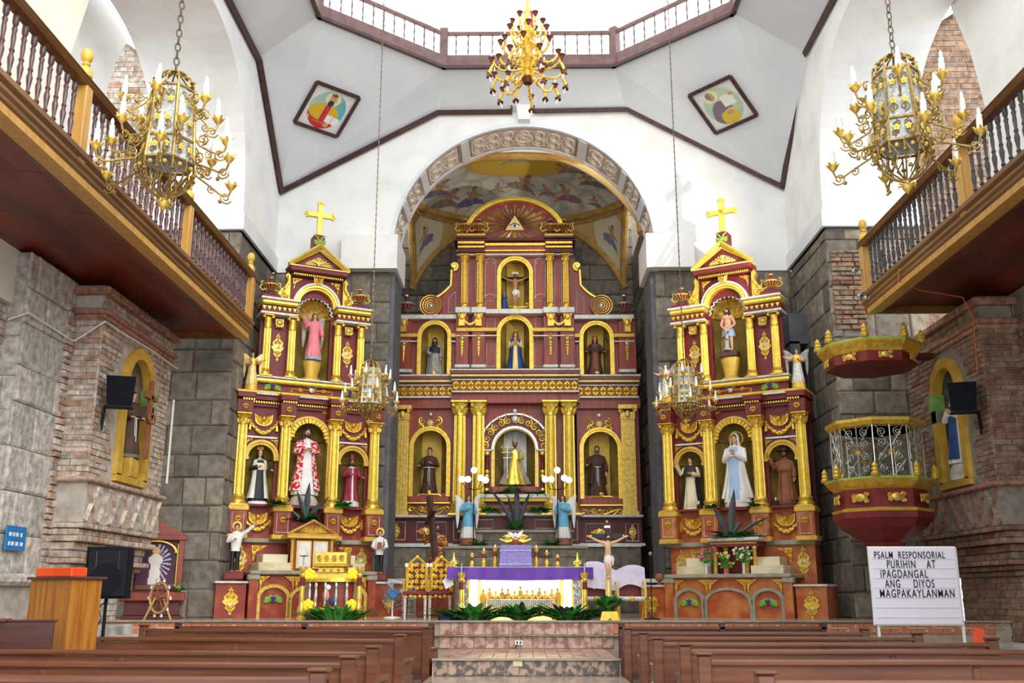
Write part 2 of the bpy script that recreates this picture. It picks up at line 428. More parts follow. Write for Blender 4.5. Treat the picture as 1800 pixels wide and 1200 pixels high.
# ---- back wall with the chancel arch
AX, AR, ASP = -.03, 3.0, 8.87
def wtop(x):
    if x < -2.01: return 10.18 + (x + 5.62) / 3.61 * 1.97
    if x < 2.38: return 12.17
    return 12.19 - (x - 2.38) / 3.53 * 1.94
wb = M(); xs = sorted(set([-5.62, -2.01, 2.38, 5.9, AX - AR, AX + AR] + [AX - AR * cos(pi * i / 30) for i in range(31)] + [-4.5, 4.5]))
for a, b in zip(xs, xs[1:]):
    bot = lambda x: ASP + sqrt(max(0, AR * AR - (x - AX) ** 2)) if abs(x - AX) <= AR + 1e-6 else 8.28
    if a >= AX - AR - 1e-6 and b <= AX + AR + 1e-6: za, zb_ = bot(a), bot(b)
    else: za = zb_ = 8.28
    wb.prism([(a, za), (b, zb_), (b, wtop(b)), (a, wtop(a))], 21.0, 22.2)
wback = struct(wb.ob('wall_back', 'plaster_white', smooth=20), 'white plastered arch wall above the altars')
M().bx(-4.08, -2.83, 20.72, 22.2, 8.28, 9.07).ob('impost_block', 'plaster_white', wback, smooth=0)
M().bx(2.68, 3.74, 20.72, 22.2, 8.28, 9.07).ob('impost_block', 'plaster_white', wback, smooth=0)
k = M().prism([(-.15, 11.9), (.12, 11.9), (.17, 12.35), (-.2, 12.35)], 20.8, 21.0).ob('keystone', 'plaster_white', wback, smooth=0)
wl = struct(M().bx(-6.4, -2.98, 21.05, 22.2, 0, 8.28).bx(2.86, 6.6, 21.05, 22.2, 0, 8.28).ob('wall_back_stone', 'mortar', smooth=0), 'grey stone lower wall either side of the chancel arch')
masonry(wl, 'stone', (-5.6, 21.05, PLAT), 0, 2.6, 7.36, .46, .62, 'stone_dark', seed=3, depth=.06)
masonry(wl, 'stone', (2.88, 21.05, PLAT), 0, 3.0, 7.36, .46, .62, 'stone_dark', seed=4, depth=.06)
M().bx(-2.99, -2.9, 21.02, 22.2, PLAT, 8.28).ob('jamb', 'concrete_dark', wl, smooth=0)
M().bx(2.78, 2.87, 21.02, 22.2, PLAT, 8.28).ob('jamb', 'concrete_dark', wl, smooth=0)
# soffit of the chancel arch: painted panels with raised scrolls
sof = M().arch(AX, None, ASP, AR - .03, AR, 21.0, 22.2, 40).ob('arch_soffit', 'arch_paint', wback)
m = M()
for y0, y1 in ((20.97, 21.07), (22.12, 22.22)): m.arch(AX, None, ASP, AR - .07, AR + .012, y0, y1, 40)
m.ob('arch_moulding', 'plaster_grey', wback)
ribs = [rad(a) for a in (22, 38, 62, 118, 142, 158)]
for a in ribs:
    T = Matrix.Translation((AX, 0, ASP)) @ Matrix.Rotation(-(a - pi / 2), 4, 'Y')
    M().bx(-.1, .1, 21.05, 22.15, AR - .09, AR - .02, T).ob('arch_rib', 'plaster_grey', wback, smooth=0)
edges = [rad(2)] + ribs + [rad(178)]
for a, b in zip(edges, edges[1:]):
    da = (b - a); q = M(); ln = M()
    def onarc(s, t, lift): # s along 0..1 within panel, t 0..1 across
        th_ = a + rad(3) + (da - rad(6)) * s; rr = AR - .03 - lift
        return (AX + rr * cos(th_), 21.12 + .96 * t, ASP + rr * sin(th_))
    nn = max(2, int(da / rad(8)))
    for u in range(nn):
        for sgn in (1, -1):
            pts = [onarc((u + .5 + .42 * cos(t_ * 2.6 * pi) * (1 - .5 * t_)) / nn, .5 + sgn * (.18 + .24 * sin(t_ * 2.6 * pi) * (1 - .5 * t_)), .02) for t_ in [i / 14 for i in range(15)]]
            q.tube(pts, .028, 5)
        q.sph(onarc((u + .5) / nn, .5, .01), .06, 8, 5)
    q.ob('arch_scrollwork', 'arch_relief', wback)
    pts = [onarc(i / 12, .04, .012) for i in range(13)] + [onarc(1 - i / 12, .96, .012) for i in range(13)]; pts.append(pts[0])
    ln.tube(pts, .014, 4).ob('arch_panel_border', 'arch_line', wback)
M().tube([(AX + .2 * cos(t / 16 * 2 * pi), 21.6 + .2 * sin(t / 16 * 2 * pi), ASP + AR - .05) for t in range(17)], .04, 6).ob('arch_medallion', 'arch_relief', wback)
# ---- crossing side walls with the transept arches
def side_arch(sgn, X0, X1, name, lab):
    """wall in the plane x = X0 (room side) .. X1 with a wide arch; y runs 9.5 .. 21"""
    yc, hw, zs, b, sup = 15.45, 2.9, 8.6, 3.08, 2.5
    mm = M(); ys = [9.0, yc - hw] + [yc - hw * math.copysign(abs(cos(pi * i / 26)) ** (2 / sup), cos(pi * i / 26)) for i in range(27)] + [yc + hw, 21.0]
    ys = sorted(set(round(y, 4) for y in ys) | {18.48, 13.6})
    def top(y): return 12.11 if y < 18.48 else 12.11 - (y - 18.48) / 2.52 * 1.93
    for a, c in zip(ys, ys[1:]):
        def bot(y):
            t = abs(y - yc) / hw
            return zs + b * max(0, 1 - min(1, t) ** sup) ** (1 / sup)
        if c <= 14.0: continue
        za, zc_ = (bot(a), bot(c)) if c <= yc + hw + 1e-4 else (8.28, 8.28)
        T = Matrix(((0, 1, 0, 0), (1, 0, 0, 0), (0, 0, 1, 0), (0, 0, 0, 1)))
        mm.prism([(a, za), (c, zc_), (c, top(c)), (a, top(a))], min(X0, X1), max(X0, X1), T)
    ww = struct(mm.ob(name, 'plaster_white', smooth=25), lab)
    M().bx(min(X0 + -sgn * .06, X1), max(X0 - sgn * .06, X1), 18.26, 21.0, 8.28, 8.62).ob('impost_band', 'plaster_grey', ww, smooth=0)
    lo = M().bx(min(X0 + sgn * .05, X1), max(X0 + sgn * .05, X1), 18.4, 21.2, 0, 8.28).ob('stone_pier', 'mortar', ww, smooth=0)
    return ww
wL = side_arch(-1, -5.6, -7.46, 'wall_left_crossing', 'white left crossing wall with a wide transept arch over a stone pier')
wR = side_arch(1, 5.87, 7.74, 'wall_right_crossing', 'white right crossing wall with a wide transept arch over a stone pier')
masonry(wL, 'stone', (-7.46, 18.4, PLAT), 0, 1.86, 7.36, .48, .56, 'stone_dark', seed=5, depth=.06)
masonry(wL, 'stone', (-5.65, 18.4, PLAT), pi / 2, 2.6, 7.36, .48, .6, 'stone_dark', seed=6, depth=.05)
masonry(wR, 'stone', (5.87, 18.4, PLAT), 0, 1.87, 7.36, .48, .56, 'stone_dark', seed=7, depth=.06)
masonry(wR, 'stone', (5.92, 21.0, PLAT), -pi / 2, 2.6, 7.36, .48, .6, 'stone_dark', seed=8, depth=.05)
# dark concrete frame of a blocked doorway beside the right altar
g = M().bx(5.5, 5.95, 20.0, 20.6, 6.35, 7.0).bx(5.5, 5.7, 20.0, 20.6, 5.0, 6.4).ob('concrete_bracket', 'concrete_dark', wR, smooth=0)
# patch of old bricks on the right pier
masonry(wR, 'brick', (5.93, 18.36, 6.2), 0, .62, 1.6, .1, .32, 'brick_right', seed=9, depth=.06)
# ---- pendentive panels and the octagon
OZ = 12.74
octp = [(-1.81, 19.92), (2.01, 19.92), (4.25, 17.88), (4.25, 14.15), (2.01, 12.1), (-1.81, 12.1), (-4.21, 14.15), (-4.21, 17.88)]
pan = M()
def poly(*pts):
    n = len(pan.v); pan.v += [tuple(p) for p in pts]; pan.f.append(tuple(range(n, n + len(pts))))
O3 = [(x, y, OZ) for x, y in octp]
poly((-2.01, 21, 12.15), (2.38, 21, 12.19), O3[1], O3[0])
for sgn, cx, fx, o0, o1 in ((-1, -5.62, -2.01, O3[0], O3[7]), (1, 5.9, 2.38, O3[1], O3[2])):
    c0 = (cx, 21, 10.18); a = (fx, 21, 12.17); b = (cx, 18.48, 12.11)
    md = tuple((o0[i] + o1[i]) / 2 for i in range(3)); 
    # fan from the lower corner, gently hollow
    poly(c0, a, o0); poly(c0, o0, o1); poly(c0, o1, b)
    o2 = O3[6] if sgn < 0 else O3[3]
    poly(b, o1, o2, (cx, 13.6, 12.11))
ceil = struct(pan.ob('ceiling', 'plaster_grey', smooth=0), 'pale grey sloping ceiling panels under the octagonal lantern')
# trims
def strip(pts, r, name, m, par=None): return M().tube(pts, r, 4).ob(name, m, par, smooth=0)
t1 = struct(M().tube([(-5.6, 20.93, 10.18), (-2.01, 20.93, 12.15), (-.3, 20.93, 12.16), (-.3, 20.8, 12.42), (.22, 20.8, 12.42), (.22, 20.93, 12.16), (2.38, 20.93, 12.19), (5.88, 20.93, 10.22)], .075, 4).ob('trim_1', 'wood_trim', smooth=0), 'dark wooden moulding over the chancel arch')
t2 = struct(M().tube([(-5.55, 20.93, 10.18), (-5.54, 18.48, 12.11), (-5.54, 12.6, 12.08)], .075, 4).ob('trim_2', 'wood_trim', smooth=0), 'dark wooden moulding along the left crossing wall')
t3 = struct(M().tube([(5.84, 20.93, 10.22), (5.82, 18.6, 12.16), (5.82, 12.6, 12.12)], .075, 4).ob('trim_3', 'wood_trim', smooth=0), 'dark wooden moulding along the right crossing wall')
# octagon gallery ring: fascia, rail, posts and spindles
gal = thing('lantern_balustrade', 'brown octagonal balustrade around the bright lantern overhead', 'railing', (.06, 16, OZ))
gx, gy = .06, 16.0
def off(p, k): return (gx + (p[0] - gx) * k - gx, gy + (p[1] - gy) * k - gy)
sp = M().lathe([(.025, 0), (.025, .03), (.012, .05), (.022, .14), (.012, .22), (.022, .33), (.012, .45), (.022, .52), (.022, .55)], 6)
spo = sp.ob('spindle', 'wood_trim_light', gal); first = True
for i in range(8):
    a = off(octp[i], 1.0); b = off(octp[(i + 1) % 8], 1.0)
    if octp[i][1] < 13 and octp[(i + 1) % 8][1] < 13: continue
    ang = atan2(b[1] - a[1], b[0] - a[0]); L = math.hypot(b[0] - a[0], b[1] - a[1])
    T = Matrix.Translation((a[0], a[1], 0)) @ Matrix.Rotation(ang, 4, 'Z')
    M().bx(-.02, L + .02, -.04, .1, -.02, .27, T).ob('fascia', 'wood_trim_light', gal, smooth=0)
    M().bx(-.04, L + .04, -.08, .0, -.07, .0, T).ob('lower_moulding', 'wood_trim', gal, smooth=0)
    M().bx(0, L, -.02, .06, .80, .87, T).ob('top_rail', 'wood_trim_light', gal, smooth=0)
    M().bx(-.09, .09, -.06, .12, -.02, .95, T).ob('post', 'wood_trim_light', gal, smooth=0)
    n = max(3, int(L / .26))
    for j in range(1, n):
        p = T @ Vector((L * j / n, .02, .26))
        if first: spo.location = p; first = False
        else: inst(spo, 'spindle', gal, p)
# drum with bright windows
drum = M(); ok = lambda k, z: [(gx + (p[0] - gx) * k, gy + (p[1] - gy) * k, z) for p in octp]
struct(M().loft([ok(1.0, OZ), ok(1.28, OZ + .02)], True, False).ob('drum_ledge', 'plaster_white', smooth=0), 'ledge behind the lantern balustrade')
a = ok(1.28, OZ); nwin = 0
for i in range(8):
    p, q = Vector(a[i]), Vector(a[(i + 1) % 8]); d = q - p; L = d.length; ang = atan2(d.y, d.x)
    T = Matrix.Translation(p) @ Matrix.Rotation(ang, 4, 'Z')
    nwin += 1
    wn = struct(M().bx(.12, L - .12, .02, .05, .25, 3.6, T).ob('window_%d' % nwin, 'window_glow', smooth=0), 'bright lantern window pane')
    M().bx(-.14, .14, -.1, .1, 0, 3.9, T).ob('mullion', 'plaster_grey', wn, smooth=0)
    M().bx(.1, L - .1, -.06, .06, 0, .25, T).ob('sill', 'plaster_white', wn, smooth=0)
    if i == 0:
        for zz in (.62, 1.15): M().bx(L * .5 - .12, L * .5 + .1, -.02, .02, zz + .5, zz + .95, T).ob('red_pane', 'glass_red', wn, smooth=0)
struct(M().loft([ok(1.3, OZ + 3.6), ok(1.0, OZ + 4.6), ok(.4, OZ + 5.4), ok(.05, OZ + 5.5)], True, False).ob('ceiling_lantern', 'plaster_white', smooth=0), 'white lantern dome')
# ---- chancel: stone walls and the painted sail vault
CXL, CXR, CYF, CYB = -3.55, 3.05, 22.2, 26.6
wc = struct(M().bx(CXL - .3, CXR + .3, CYB, CYB + .3, 0, 12.6).ob('wall_chancel_back', 'mortar', smooth=0), 'stone wall behind the main retablo')
masonry(wc, 'stone', (CXL, CYB, 6.6), 0, CXR - CXL, 5.6, .5, .7, 'stone_dark', seed=11, depth=.06)
wcl = struct(M().bx(CXL - .3, CXL, CYF, CYB, 0, 10.6).ob('wall_chancel_left', 'mortar', smooth=0), 'stone left wall of the chancel')
wcr = struct(M().bx(CXR, CXR + .3, CYF, CYB, 0, 10.6).ob('wall_chancel_right', 'mortar', smooth=0), 'stone right wall of the chancel')
masonry(wcl, 'stone', (CXL, CYF, PLAT), pi / 2, 4.4, 9.0, .5, .75, 'stone_dark', seed=12, depth=.05)
masonry(wcr, 'stone', (CXR, CYB, PLAT), -pi / 2, 4.4, 9.0, .5, .75, 'stone_dark', seed=13, depth=.05)
vcx = (CXL + CXR) / 2 + .06; va = 3.0; vcy = (CYF + CYB) / 2; vb = 2.2
VR2 = 2 * va * va + 1.0; VZ = 9.5 - 1.0
def vault(u, v): # u,v in -1..1 , v=1 at the back wall
    return Vector((vcx + va * u, vcy + vb * v, VZ + sqrt(max(.01, VR2 - va * va * (u * u + v * v)))))
def lerp(a, b, t): return tuple(a[i] + (b[i] - a[i]) * t for i in range(4))
RN = random.Random(5); puffs = [(RN.uniform(-1.1, 1.1), RN.uniform(-.2, 1.1), RN.uniform(.06, .2)) for _ in range(170)]
figs = [  # u, v, size, mirror, lean, cloth
    (-.66, .60, .15, 1, .9, S(120, 96, 84)), (-.44, .70, .17, 1, .2, S(84, 48, 150)), (-.2, .66, .09, 1, .1, S(190, 140, 100)), (.04, .62, .17, 1, .5, S(160, 104, 84)),
    (.27, .68, .10, -1, .3, S(150, 104, 78)), (.46, .66, .16, -1, .4, S(150, 44, 92)), (.72, .60, .10, -1, .2, S(120, 100, 84)), (-.74, .40, .15, 1, .9, S(80, 52, 110)),
    (.66, .34, .15, -1, .8, S(70, 84, 96)), (-.02, .22, .17, -1, .1, S(206, 190, 166)), (.44, .30, .12, -1, .9, S(130, 104, 84))]
SK, HR = S(196, 142, 98), S(84, 54, 36)
def fig(x, y, cl):
    """seated or floating painted figure in a unit frame, y up; None outside"""
    def e(cx, cy, rx, ry, a): dx, dy = x - cx, y - cy; p, q = dx * cos(a) + dy * sin(a), -dx * sin(a) + dy * cos(a); return (p / rx) ** 2 + (q / ry) ** 2
    h = e(.16, .62, .15, .18, 0)
    if h < 1: return HR if y > .68 + .3 * (x - .16) or x < .06 else SK
    for (cx, cy, rx, ry, a) in ((.34, .16, .34, .08, -.35), (.06, .24, .2, .34, -.25), (-.1, .3, .08, .3, .7)):
        k = e(cx, cy, rx, ry, a)
        if k < 1: return lerp(SK, S(132, 86, 56), k ** 3 * .8)
    for (cx, cy, rx, ry, a) in ((-.12, -.2, .52, .24, .1), (.3, -.26, .4, .15, -.2), (-.5, -.1, .35, .1, .5)):
        k = e(cx, cy, rx, ry, a)
        if k < 1: return lerp(lerp(cl, W1, .12), S(40, 26, 34), max(.5 * k ** 2, .35 * max(0, sin(14 * x + 9 * y))))
    for (cx, cy, rx, ry, a) in ((.62, -.42, .3, .07, -.5), (-.6, -.36, .3, .07, .6)):
        if e(cx, cy, rx, ry, a) < 1: return lerp(SK, S(120, 78, 50), .2)
    return None
def paint(u, v):
    r = sqrt(u * u + v * v)
    if r > 1.0:
        c = lerp(S(222, 184, 108), S(196, 150, 80), .5 + .5 * sin(9 * u + 7 * v))
        au, av = abs(u) - .865, v - .80
        if (au * 6.4) ** 2 + (av * 4.4) ** 2 < 1: c = S(230, 218, 180)
        f_ = fig(au * (1 if u > 0 else 1) / .085, -(av) / .14 + .1, S(120, 50, 140) if u < 0 else S(66, 100, 180))
        return f_ or c
    c = lerp(S(184, 180, 164), S(214, 208, 190), .5 + .5 * sin(5 * u + 3 * v + 2 * sin(4 * v)))
    if r > .72: c = lerp(c, S(156, 152, 142), min(1, (r - .72) * 3) * (.5 + .5 * sin(11 * u + 5)))
    for (pu, pv, pr) in puffs:
        d = math.hypot(u - pu, (v - pv) * 1.1) / pr
        if d < 1: c = lerp(c, lerp(S(236, 230, 212), S(146, 142, 120), d ** 3), .6)
    d = math.hypot(u * 1.0, (v - .22) * 1.5)
    if d < .42: c = lerp(S(250, 222, 70), S(244, 186, 56), d / .42)
    elif d < .5: c = lerp(S(230, 160, 70), c, (d - .42) / .08)
    for (fu, fv, fl, mi, le, cl) in figs:
        du, dv = (u - fu) * mi / fl, -(v - fv) / fl
        f_ = fig(du * cos(le) - dv * sin(le) * .6, dv * cos(le * .6) + du * sin(le) * .6, cl)
        if f_: c = f_
    return c
vm = M(); vm.c = []; NU, NV = 240, 200
for j in range(NV + 1):
    for i in range(NU + 1):
        u, v = -1 + 2 * i / NU, -1 + 2 * j / NV
        vm.v.append(tuple(vault(u, v))); vm.c.append(tuple(min(1, x) ** .82 for x in paint(u, v)))
for j in range(NV):
    for i in range(NU):
        a = j * (NU + 1) + i; vm.f.append((a, a + 1, a + NU + 2, a + NU + 1))
vo = struct(vm.ob('ceiling_chancel', 'painting', smooth=180), 'chancel vault painted with clouds and figures around a yellow glory')
def rib(fn, r, name='vault_rib'):
    pts = [fn(i / 40) for i in range(41)]
    for dd, mm_, rr in ((0, 'ochre_rib', r), (.0, 'gold_pale', r * .35)):
        if dd == 0 and mm_ == 'ochre_rib': M().tube([p + Vector((0, 0, -.0)) for p in pts], rr, 8).ob(name, mm_, vo)
rib(lambda t: vault(cos(2 * pi * t) * 1.0, sin(2 * pi * t) * 1.0) + Vector((0, 0, -.03)), .1)
rib(lambda t: vault(-1 + 2 * t, .985), .1)
rib(lambda t: vault(-.985, -1 + 2 * t), .1); rib(lambda t: vault(.985, -1 + 2 * t), .1)
rib(lambda t: vault(cos(2 * pi * t) * 1.045, sin(2 * pi * t) * 1.045) + Vector((0, 0, -.03)) if abs(cos(2 * pi * t)) < .94 and abs(sin(2 * pi * t)) < .94 else vault(max(-1, min(1, cos(2 * pi * t))), max(-1, min(1, sin(2 * pi * t)))), .05)
# ---- transept walls seen through the side arches
for sgn, X0, name in ((-1, -7.46, 'wall_transept_left'), (1, 7.74, 'wall_transept_right')):
    x0, x1 = (X0 - 4.5, X0) if sgn < 0 else (X0, X0 + 4.5)
    wt = struct(M().bx(x0, x1, 19.2, 19.5, 5.0, 15).ob(name, 'mortar_pale', smooth=0), 'old brick transept wall seen through the side arch')
    masonry(wt, 'brick', (x0, 19.2, 6.5), 0, 4.5, 7.4, .13, .42, 'brick_left' if sgn < 0 else 'brick_right', seed=20 + sgn, depth=.03, limit=290)
    pl = M()
    if sgn < 0: pl.prism([(X0, 12.2), (X0, 16), (x0, 16), (x0, 15.5)], 19.0, 19.2)
    else: pl.prism([(X0, 12.6), (X0, 16), (x1, 16), (x1, 15.6)], 19.0, 19.2)
    pl.ob('plaster_gable', 'plaster_white', wt, smooth=0)
    a, b = ((X0, 12.2), (x0, 15.5)) if sgn < 0 else ((X0, 12.6), (x1, 15.6))
    M().tube([(a[0], 18.98, a[1]), (b[0], 18.98, b[1])], .16, 10).ob('cornice_roll', 'plaster_white', wt)
# upper nave walls beside the galleries
def yz(pts, xa, xb):
    T = Matrix(((0, 1, 0, 0), (1, 0, 0, 0), (0, 0, 1, 0), (0, 0, 0, 1)))
    return M().prism(pts, min(xa, xb), max(xa, xb), T)
def edge(X, px): return [(lambda p: (p.y, p.z))(atX(a, b, X)) for a, b in px]
eA = edge(-7.1, [(165, -40), (157, 0), (140, 50), (123, 100), (112, 180), (106, 300)])
struct(yz([(2, 5.2), (2, 13.5), (eA[0][0], 13.5)] + eA + [(eA[-1][0], 5.2)], -7.1, -7.4).ob('wall_left_upper', 'plaster_cream', smooth=0), 'cream plaster wall behind the left gallery')
eB = edge(-7.75, [(262, -60), (240, 20), (228, 64), (203, 110), (188, 160), (180, 230), (178, 340)])
struct(yz([(8, 5.2), (8, 15.5), (eB[0][0], 15.5)] + eB + [(eB[-1][0], 5.2)], -7.75, -7.95).ob('wall_left_arch', 'plaster_white', smooth=0), 'white arched wall behind the left gallery')
eC = edge(7.8, [(1660, -20), (1677, 27), (1705, 90), (1733, 193), (1742, 300), (1745, 420)])
struct(yz([(3, 5.2), (3, 15.0), (eC[0][0], 15.0)] + eC + [(eC[-1][0], 5.2)], 7.8, 8.05).ob('wall_right_upper', 'plaster_white', smooth=0), 'white plaster arch wall behind the right gallery')
# ---- left brick pier with corbelled foot, and the stone pilaster before it
def brick_pier(sgn, X0, Y0, Y1, bm, name, lab):
    """inner face at x = X0, front face at y = Y0. sgn -1: left"""
    Xo = X0 + sgn * 1.6; b = lambda xi, y0, y1, z0, z1: M().bx(min(xi, Xo), max(xi, Xo), y0, y1, z0, z1)
    body = M()
    lo, hi = (lambda xi: (min(xi, Xo), max(xi, Xo))), None
    zN0, zN1 = 3.1, 5.32
    # shaft with a niche cut through the inner face
    body.bx(*sorted((X0 + sgn * .55, Xo)), Y0 + .03, Y1, 2.95, 5.9)
    yn, hw = (15.95, .62) if sgn < 0 else (16.6, .58)
    T = Matrix(((0, sgn, 0, X0), (1, 0, 0, 0), (0, 0, 1, 0), (0, 0, 0, 1)))
    body.holed(Y0 + .03, Y1, 2.95, 5.9, yn, hw, 3.12, 4.62, .03, .56, 14, 1., T)
    pier = struct(body.ob(name, 'mortar_pale' if sgn < 0 else 'mortar', smooth=0), lab)
    def hole(off_):
        def h_(x, z, l, h):
            yy = off_(x); zz = z + 2.97
            if abs(yy - yn) < hw + l / 2 + .1 and zz < 4.62: return True
            return zz >= 4.5 and math.hypot(max(0, abs(yy - yn) - l / 2), zz - 4.62 + h / 2) < hw + .16
        return h_
    ln = Y1 - Y0
    if sgn < 0:
        masonry(pier, 'brick', (X0 - .03, Y0, 2.97), pi / 2, ln, 2.5, .088, .34, bm, .012, .03, hole(lambda x: Y0 + x), 300, 31)
        masonry(pier, 'brick', (X0 - .6, Y0 + .03, 2.97), 0, .6, 2.5, .088, .3, bm, .012, .03, None, 200, 32)
    else:
        masonry(pier, 'brick', (X0 + .03, Y1, 2.97), -pi / 2, ln, 2.5, .088, .34, bm, .012, .03, hole(lambda x: Y1 - x), 300, 33)
        masonry(pier, 'brick', (X0, Y0 + .03, 2.97), 0, 1.0, 2.5, .088, .3, bm, .012, .03, None, 200, 34)
    def ledge(z0, z1, out, m_, n_='ledge', yin=0.):
        M().bev(*sorted((X0 - sgn * out, Xo)), Y0 - out, Y1 + out - yin, z0, z1, .02).ob(n_, m_, pier, smooth=0)
    ledge(5.44, 5.52, .07, 'brick_red'); ledge(5.36, 5.44, .035, 'brick_red')
    masonry(pier, 'brick', ((X0 - .03, Y0, 5.53) if sgn < 0 else (X0 + .03, Y1, 5.53)), pi / 2 if sgn < 0 else -pi / 2, ln, .2, .1, .34, bm, .012, .03, None, 60, 35)
    ledge(5.74, 5.86, .09, 'brick_red')
    for q in range(10):
        pass
    ledge(2.9, 2.97, .08, 'brick_left' if sgn < 0 else 'brick_red')
    # diamond frieze
    fz = M().bx(*sorted((X0 - sgn * .0, Xo)), Y0 + .02, Y1, 2.32, 2.9).ob('frieze', 'mortar_pale' if sgn < 0 else 'mortar', pier, smooth=0)
    nd = 7; wd = ln / nd
    for i in range(nd):
        for s2 in (1, -1):
            p0 = (X0, Y0 + wd * i + .04, 2.6 - .26 * s2); p1 = (X0, Y0 + wd * (i + 1) - .04, 2.6 + .26 * s2)
            M().tube([p0, p1], .045, 4).ob('diamond_brick', bm, pier, smooth=0)
    # corbel courses stepping back below
    cs = [(2.24, 2.32, .02), (2.14, 2.24, -.06), (2.05, 2.14, .0), (1.93, 2.05, -.12), (1.82, 1.93, -.14), (1.74, 1.82, -.05), (1.66, 1.74, -.14), (1.58, 1.66, -.22)]
    for (z0, z1, out) in cs:
        y1_ = Y1 + out * 1.6 - .12 * (2.3 - z0)
        n_ = 7
        for i in range(n_):
            ya, yb = Y0 - out * .5 + (y1_ - Y0) * i / n_, Y0 - out * .5 + (y1_ - Y0) * (i + 1) / n_
            M().bev(*sorted((X0 - sgn * out, X0 + sgn * .5)), ya + .005, yb - .005, z0, z1 - .008, .012).ob('corbel_brick', bm, pier, smooth=0)
        M().bx(*sorted((X0 + sgn * .45, Xo)), Y0 + .02, y1_, z0, z1).ob('corbel_core', 'mortar_pale' if sgn < 0 else 'mortar', pier, smooth=0)
    M().bx(*sorted((X0 + sgn * .3, Xo)), Y0 + .2, Y1 - .75, 0.4, 1.58).ob('pier_foot', 'mortar_pale' if sgn < 0 else 'mortar', pier, smooth=0)
    L_ = Y1 - .75 - Y0 - .2
    if sgn < 0: masonry(pier, 'brick', (X0 - .3, Y0 + .2, .87), pi / 2, L_, .7, .1, .36, 'stone_pale', .012, .025, None, 100, 36); masonry(pier, 'brick', (Xo, Y0 + .2, .87), 0, 1.3, .7, .1, .36, 'stone_pale', .012, .025, None, 60, 37)
    else: masonry(pier, 'brick', (X0 + .3, Y1 - .75, .5), -pi / 2, L_, 1.07, .1, .36, bm, .012, .025, None, 100, 38); masonry(pier, 'brick', (X0 + .3, Y0 + .2, .5), 0, 1.3, 1.07, .1, .36, bm, .012, .025, None, 60, 39)
    # gilded niche
    T2 = Matrix(((0, -sgn, 0, X0), (1, 0, 0, 0), (0, 0, 1, 0), (0, 0, 0, 1)))
    fr = M().arch(yn, 3.12, 4.62, hw - .16, hw + .02, -.1, .05, 18, T=T2).ob('niche_frame', 'gold_matt', pier)
    M().bx(*sorted((X0 - sgn * .05, X0 + sgn * .54)), yn - hw, yn + hw, 3.02, 3.14).ob('niche_sill', 'gold_matt', pier, smooth=0)
    bk = M().bx(*sorted((X0 + sgn * .5, X0 + sgn * .54)), yn - hw, yn + hw, 3.12, 5.24).ob('niche_back', 'gold', pier, smooth=0)
    for s2 in (-1, 1):
        yy = yn + s2 * (hw - .07)
        M().bx(*sorted((X0 - sgn * .07, X0 + sgn * .12)), yy - .11, yy + .11, 4.38, 4.66).ob('foil_band', 'green_foil', pier, smooth=0)
        M().bx(*sorted((X0 - sgn * .05, X0 + sgn * .12)), yy - .1, yy + .1, 4.18, 4.38).ob('foil_band', 'silver', pier, smooth=0)
    return pier
pierL = brick_pier(-1, -6.4, 14.4, 17.4, 'brick_left', 'wall_left_pier', 'weathered brick pier with a gilded arched niche and corbelled foot under the left gallery')
pierR = brick_pier(1, 7.15, 15.16, 18.3, 'brick_right', 'wall_right_pier', 'brown brick pier with a gilded arched niche and corbelled foot under the right gallery')
# stone pilaster, left
wp = struct(M().bx(-8.2, -6.9, 13.05, 14.5, .0, 5.95).ob('wall_left_pilaster', 'mortar_pale', smooth=0), 'pale stone pilaster under the left gallery')
masonry(wp, 'stone', (-6.9, 13.0, 1.55), pi / 2, 1.42, 4.4, .55, .5, 'stone_pale', seed=41, depth=.05)
masonry(wp, 'stone', (-7.5, 13.05, 1.55), 0, .6, 4.4, .55, .5, 'stone_pale', seed=42, depth=.05)
M().bev(-8.2, -6.78, 12.9, 14.45, 1.42, 1.58, .05).ob('plinth_moulding', 'stone_pale', wp, smooth=0)
wn_ = struct(M().bx(-8.2, -7.15, 2, 13.05, 0, 5.95).ob('wall_left_nave', 'mortar_pale', smooth=0), 'pale stone and brick nave wall under the left gallery')
masonry(wn_, 'stone', (-7.15, 9.4, .4), pi / 2, 3.6, 4.2, .5, .55, 'stone_pale', seed=43, depth=.04)
masonry(wn_, 'brick', (-7.15, 9.4, 4.6), pi / 2, 3.6, 1.2, .11, .36, 'brick_left', seed=44, depth=.04, limit=140)
# brick strip between pilaster and pier
masonry(wp, 'brick', (-6.88, 14.2, 1.3), pi / 2, .24, 4.3, .1, .24, 'brick_left', seed=45, depth=.06)
# nave wall, right
wnr = struct(M().bx(7.75, 8.4, 2, 15.3, 0, 5.95).ob('wall_right_nave', 'mortar', smooth=0), 'brick nave wall under the right gallery')
masonry(wnr, 'brick', (7.75, 15.3, .2), -pi / 2, 3.5, 5.4, .12, .4, 'brick_right', seed=46, depth=.04, limit=300)
# white plinth steps under the left pier
for i, (xa, y0, y1, z) in enumerate(((-6.1, 14.3, 17.0, .86), (-5.75, 13.9, 17.2, .72), (-5.4, 13.5, 17.4, .58))):
    struct(M().bev(-8, xa, y0, y1, 0, z, .015).ob('plinth_step', 'concrete', smooth=0), 'pale stone step at the foot of the left pier')
for i, (xa, y0, y1, z) in enumerate(((6.8, 15.0, 18.4, .6), (6.3, 14.5, 18.4, .4))):
    struct(M().bev(xa, 8.2, y0, 15.9, 0, z, .015).ob('plinth_step', 'concrete', smooth=0), 'grey stone step at the foot of the right pier')
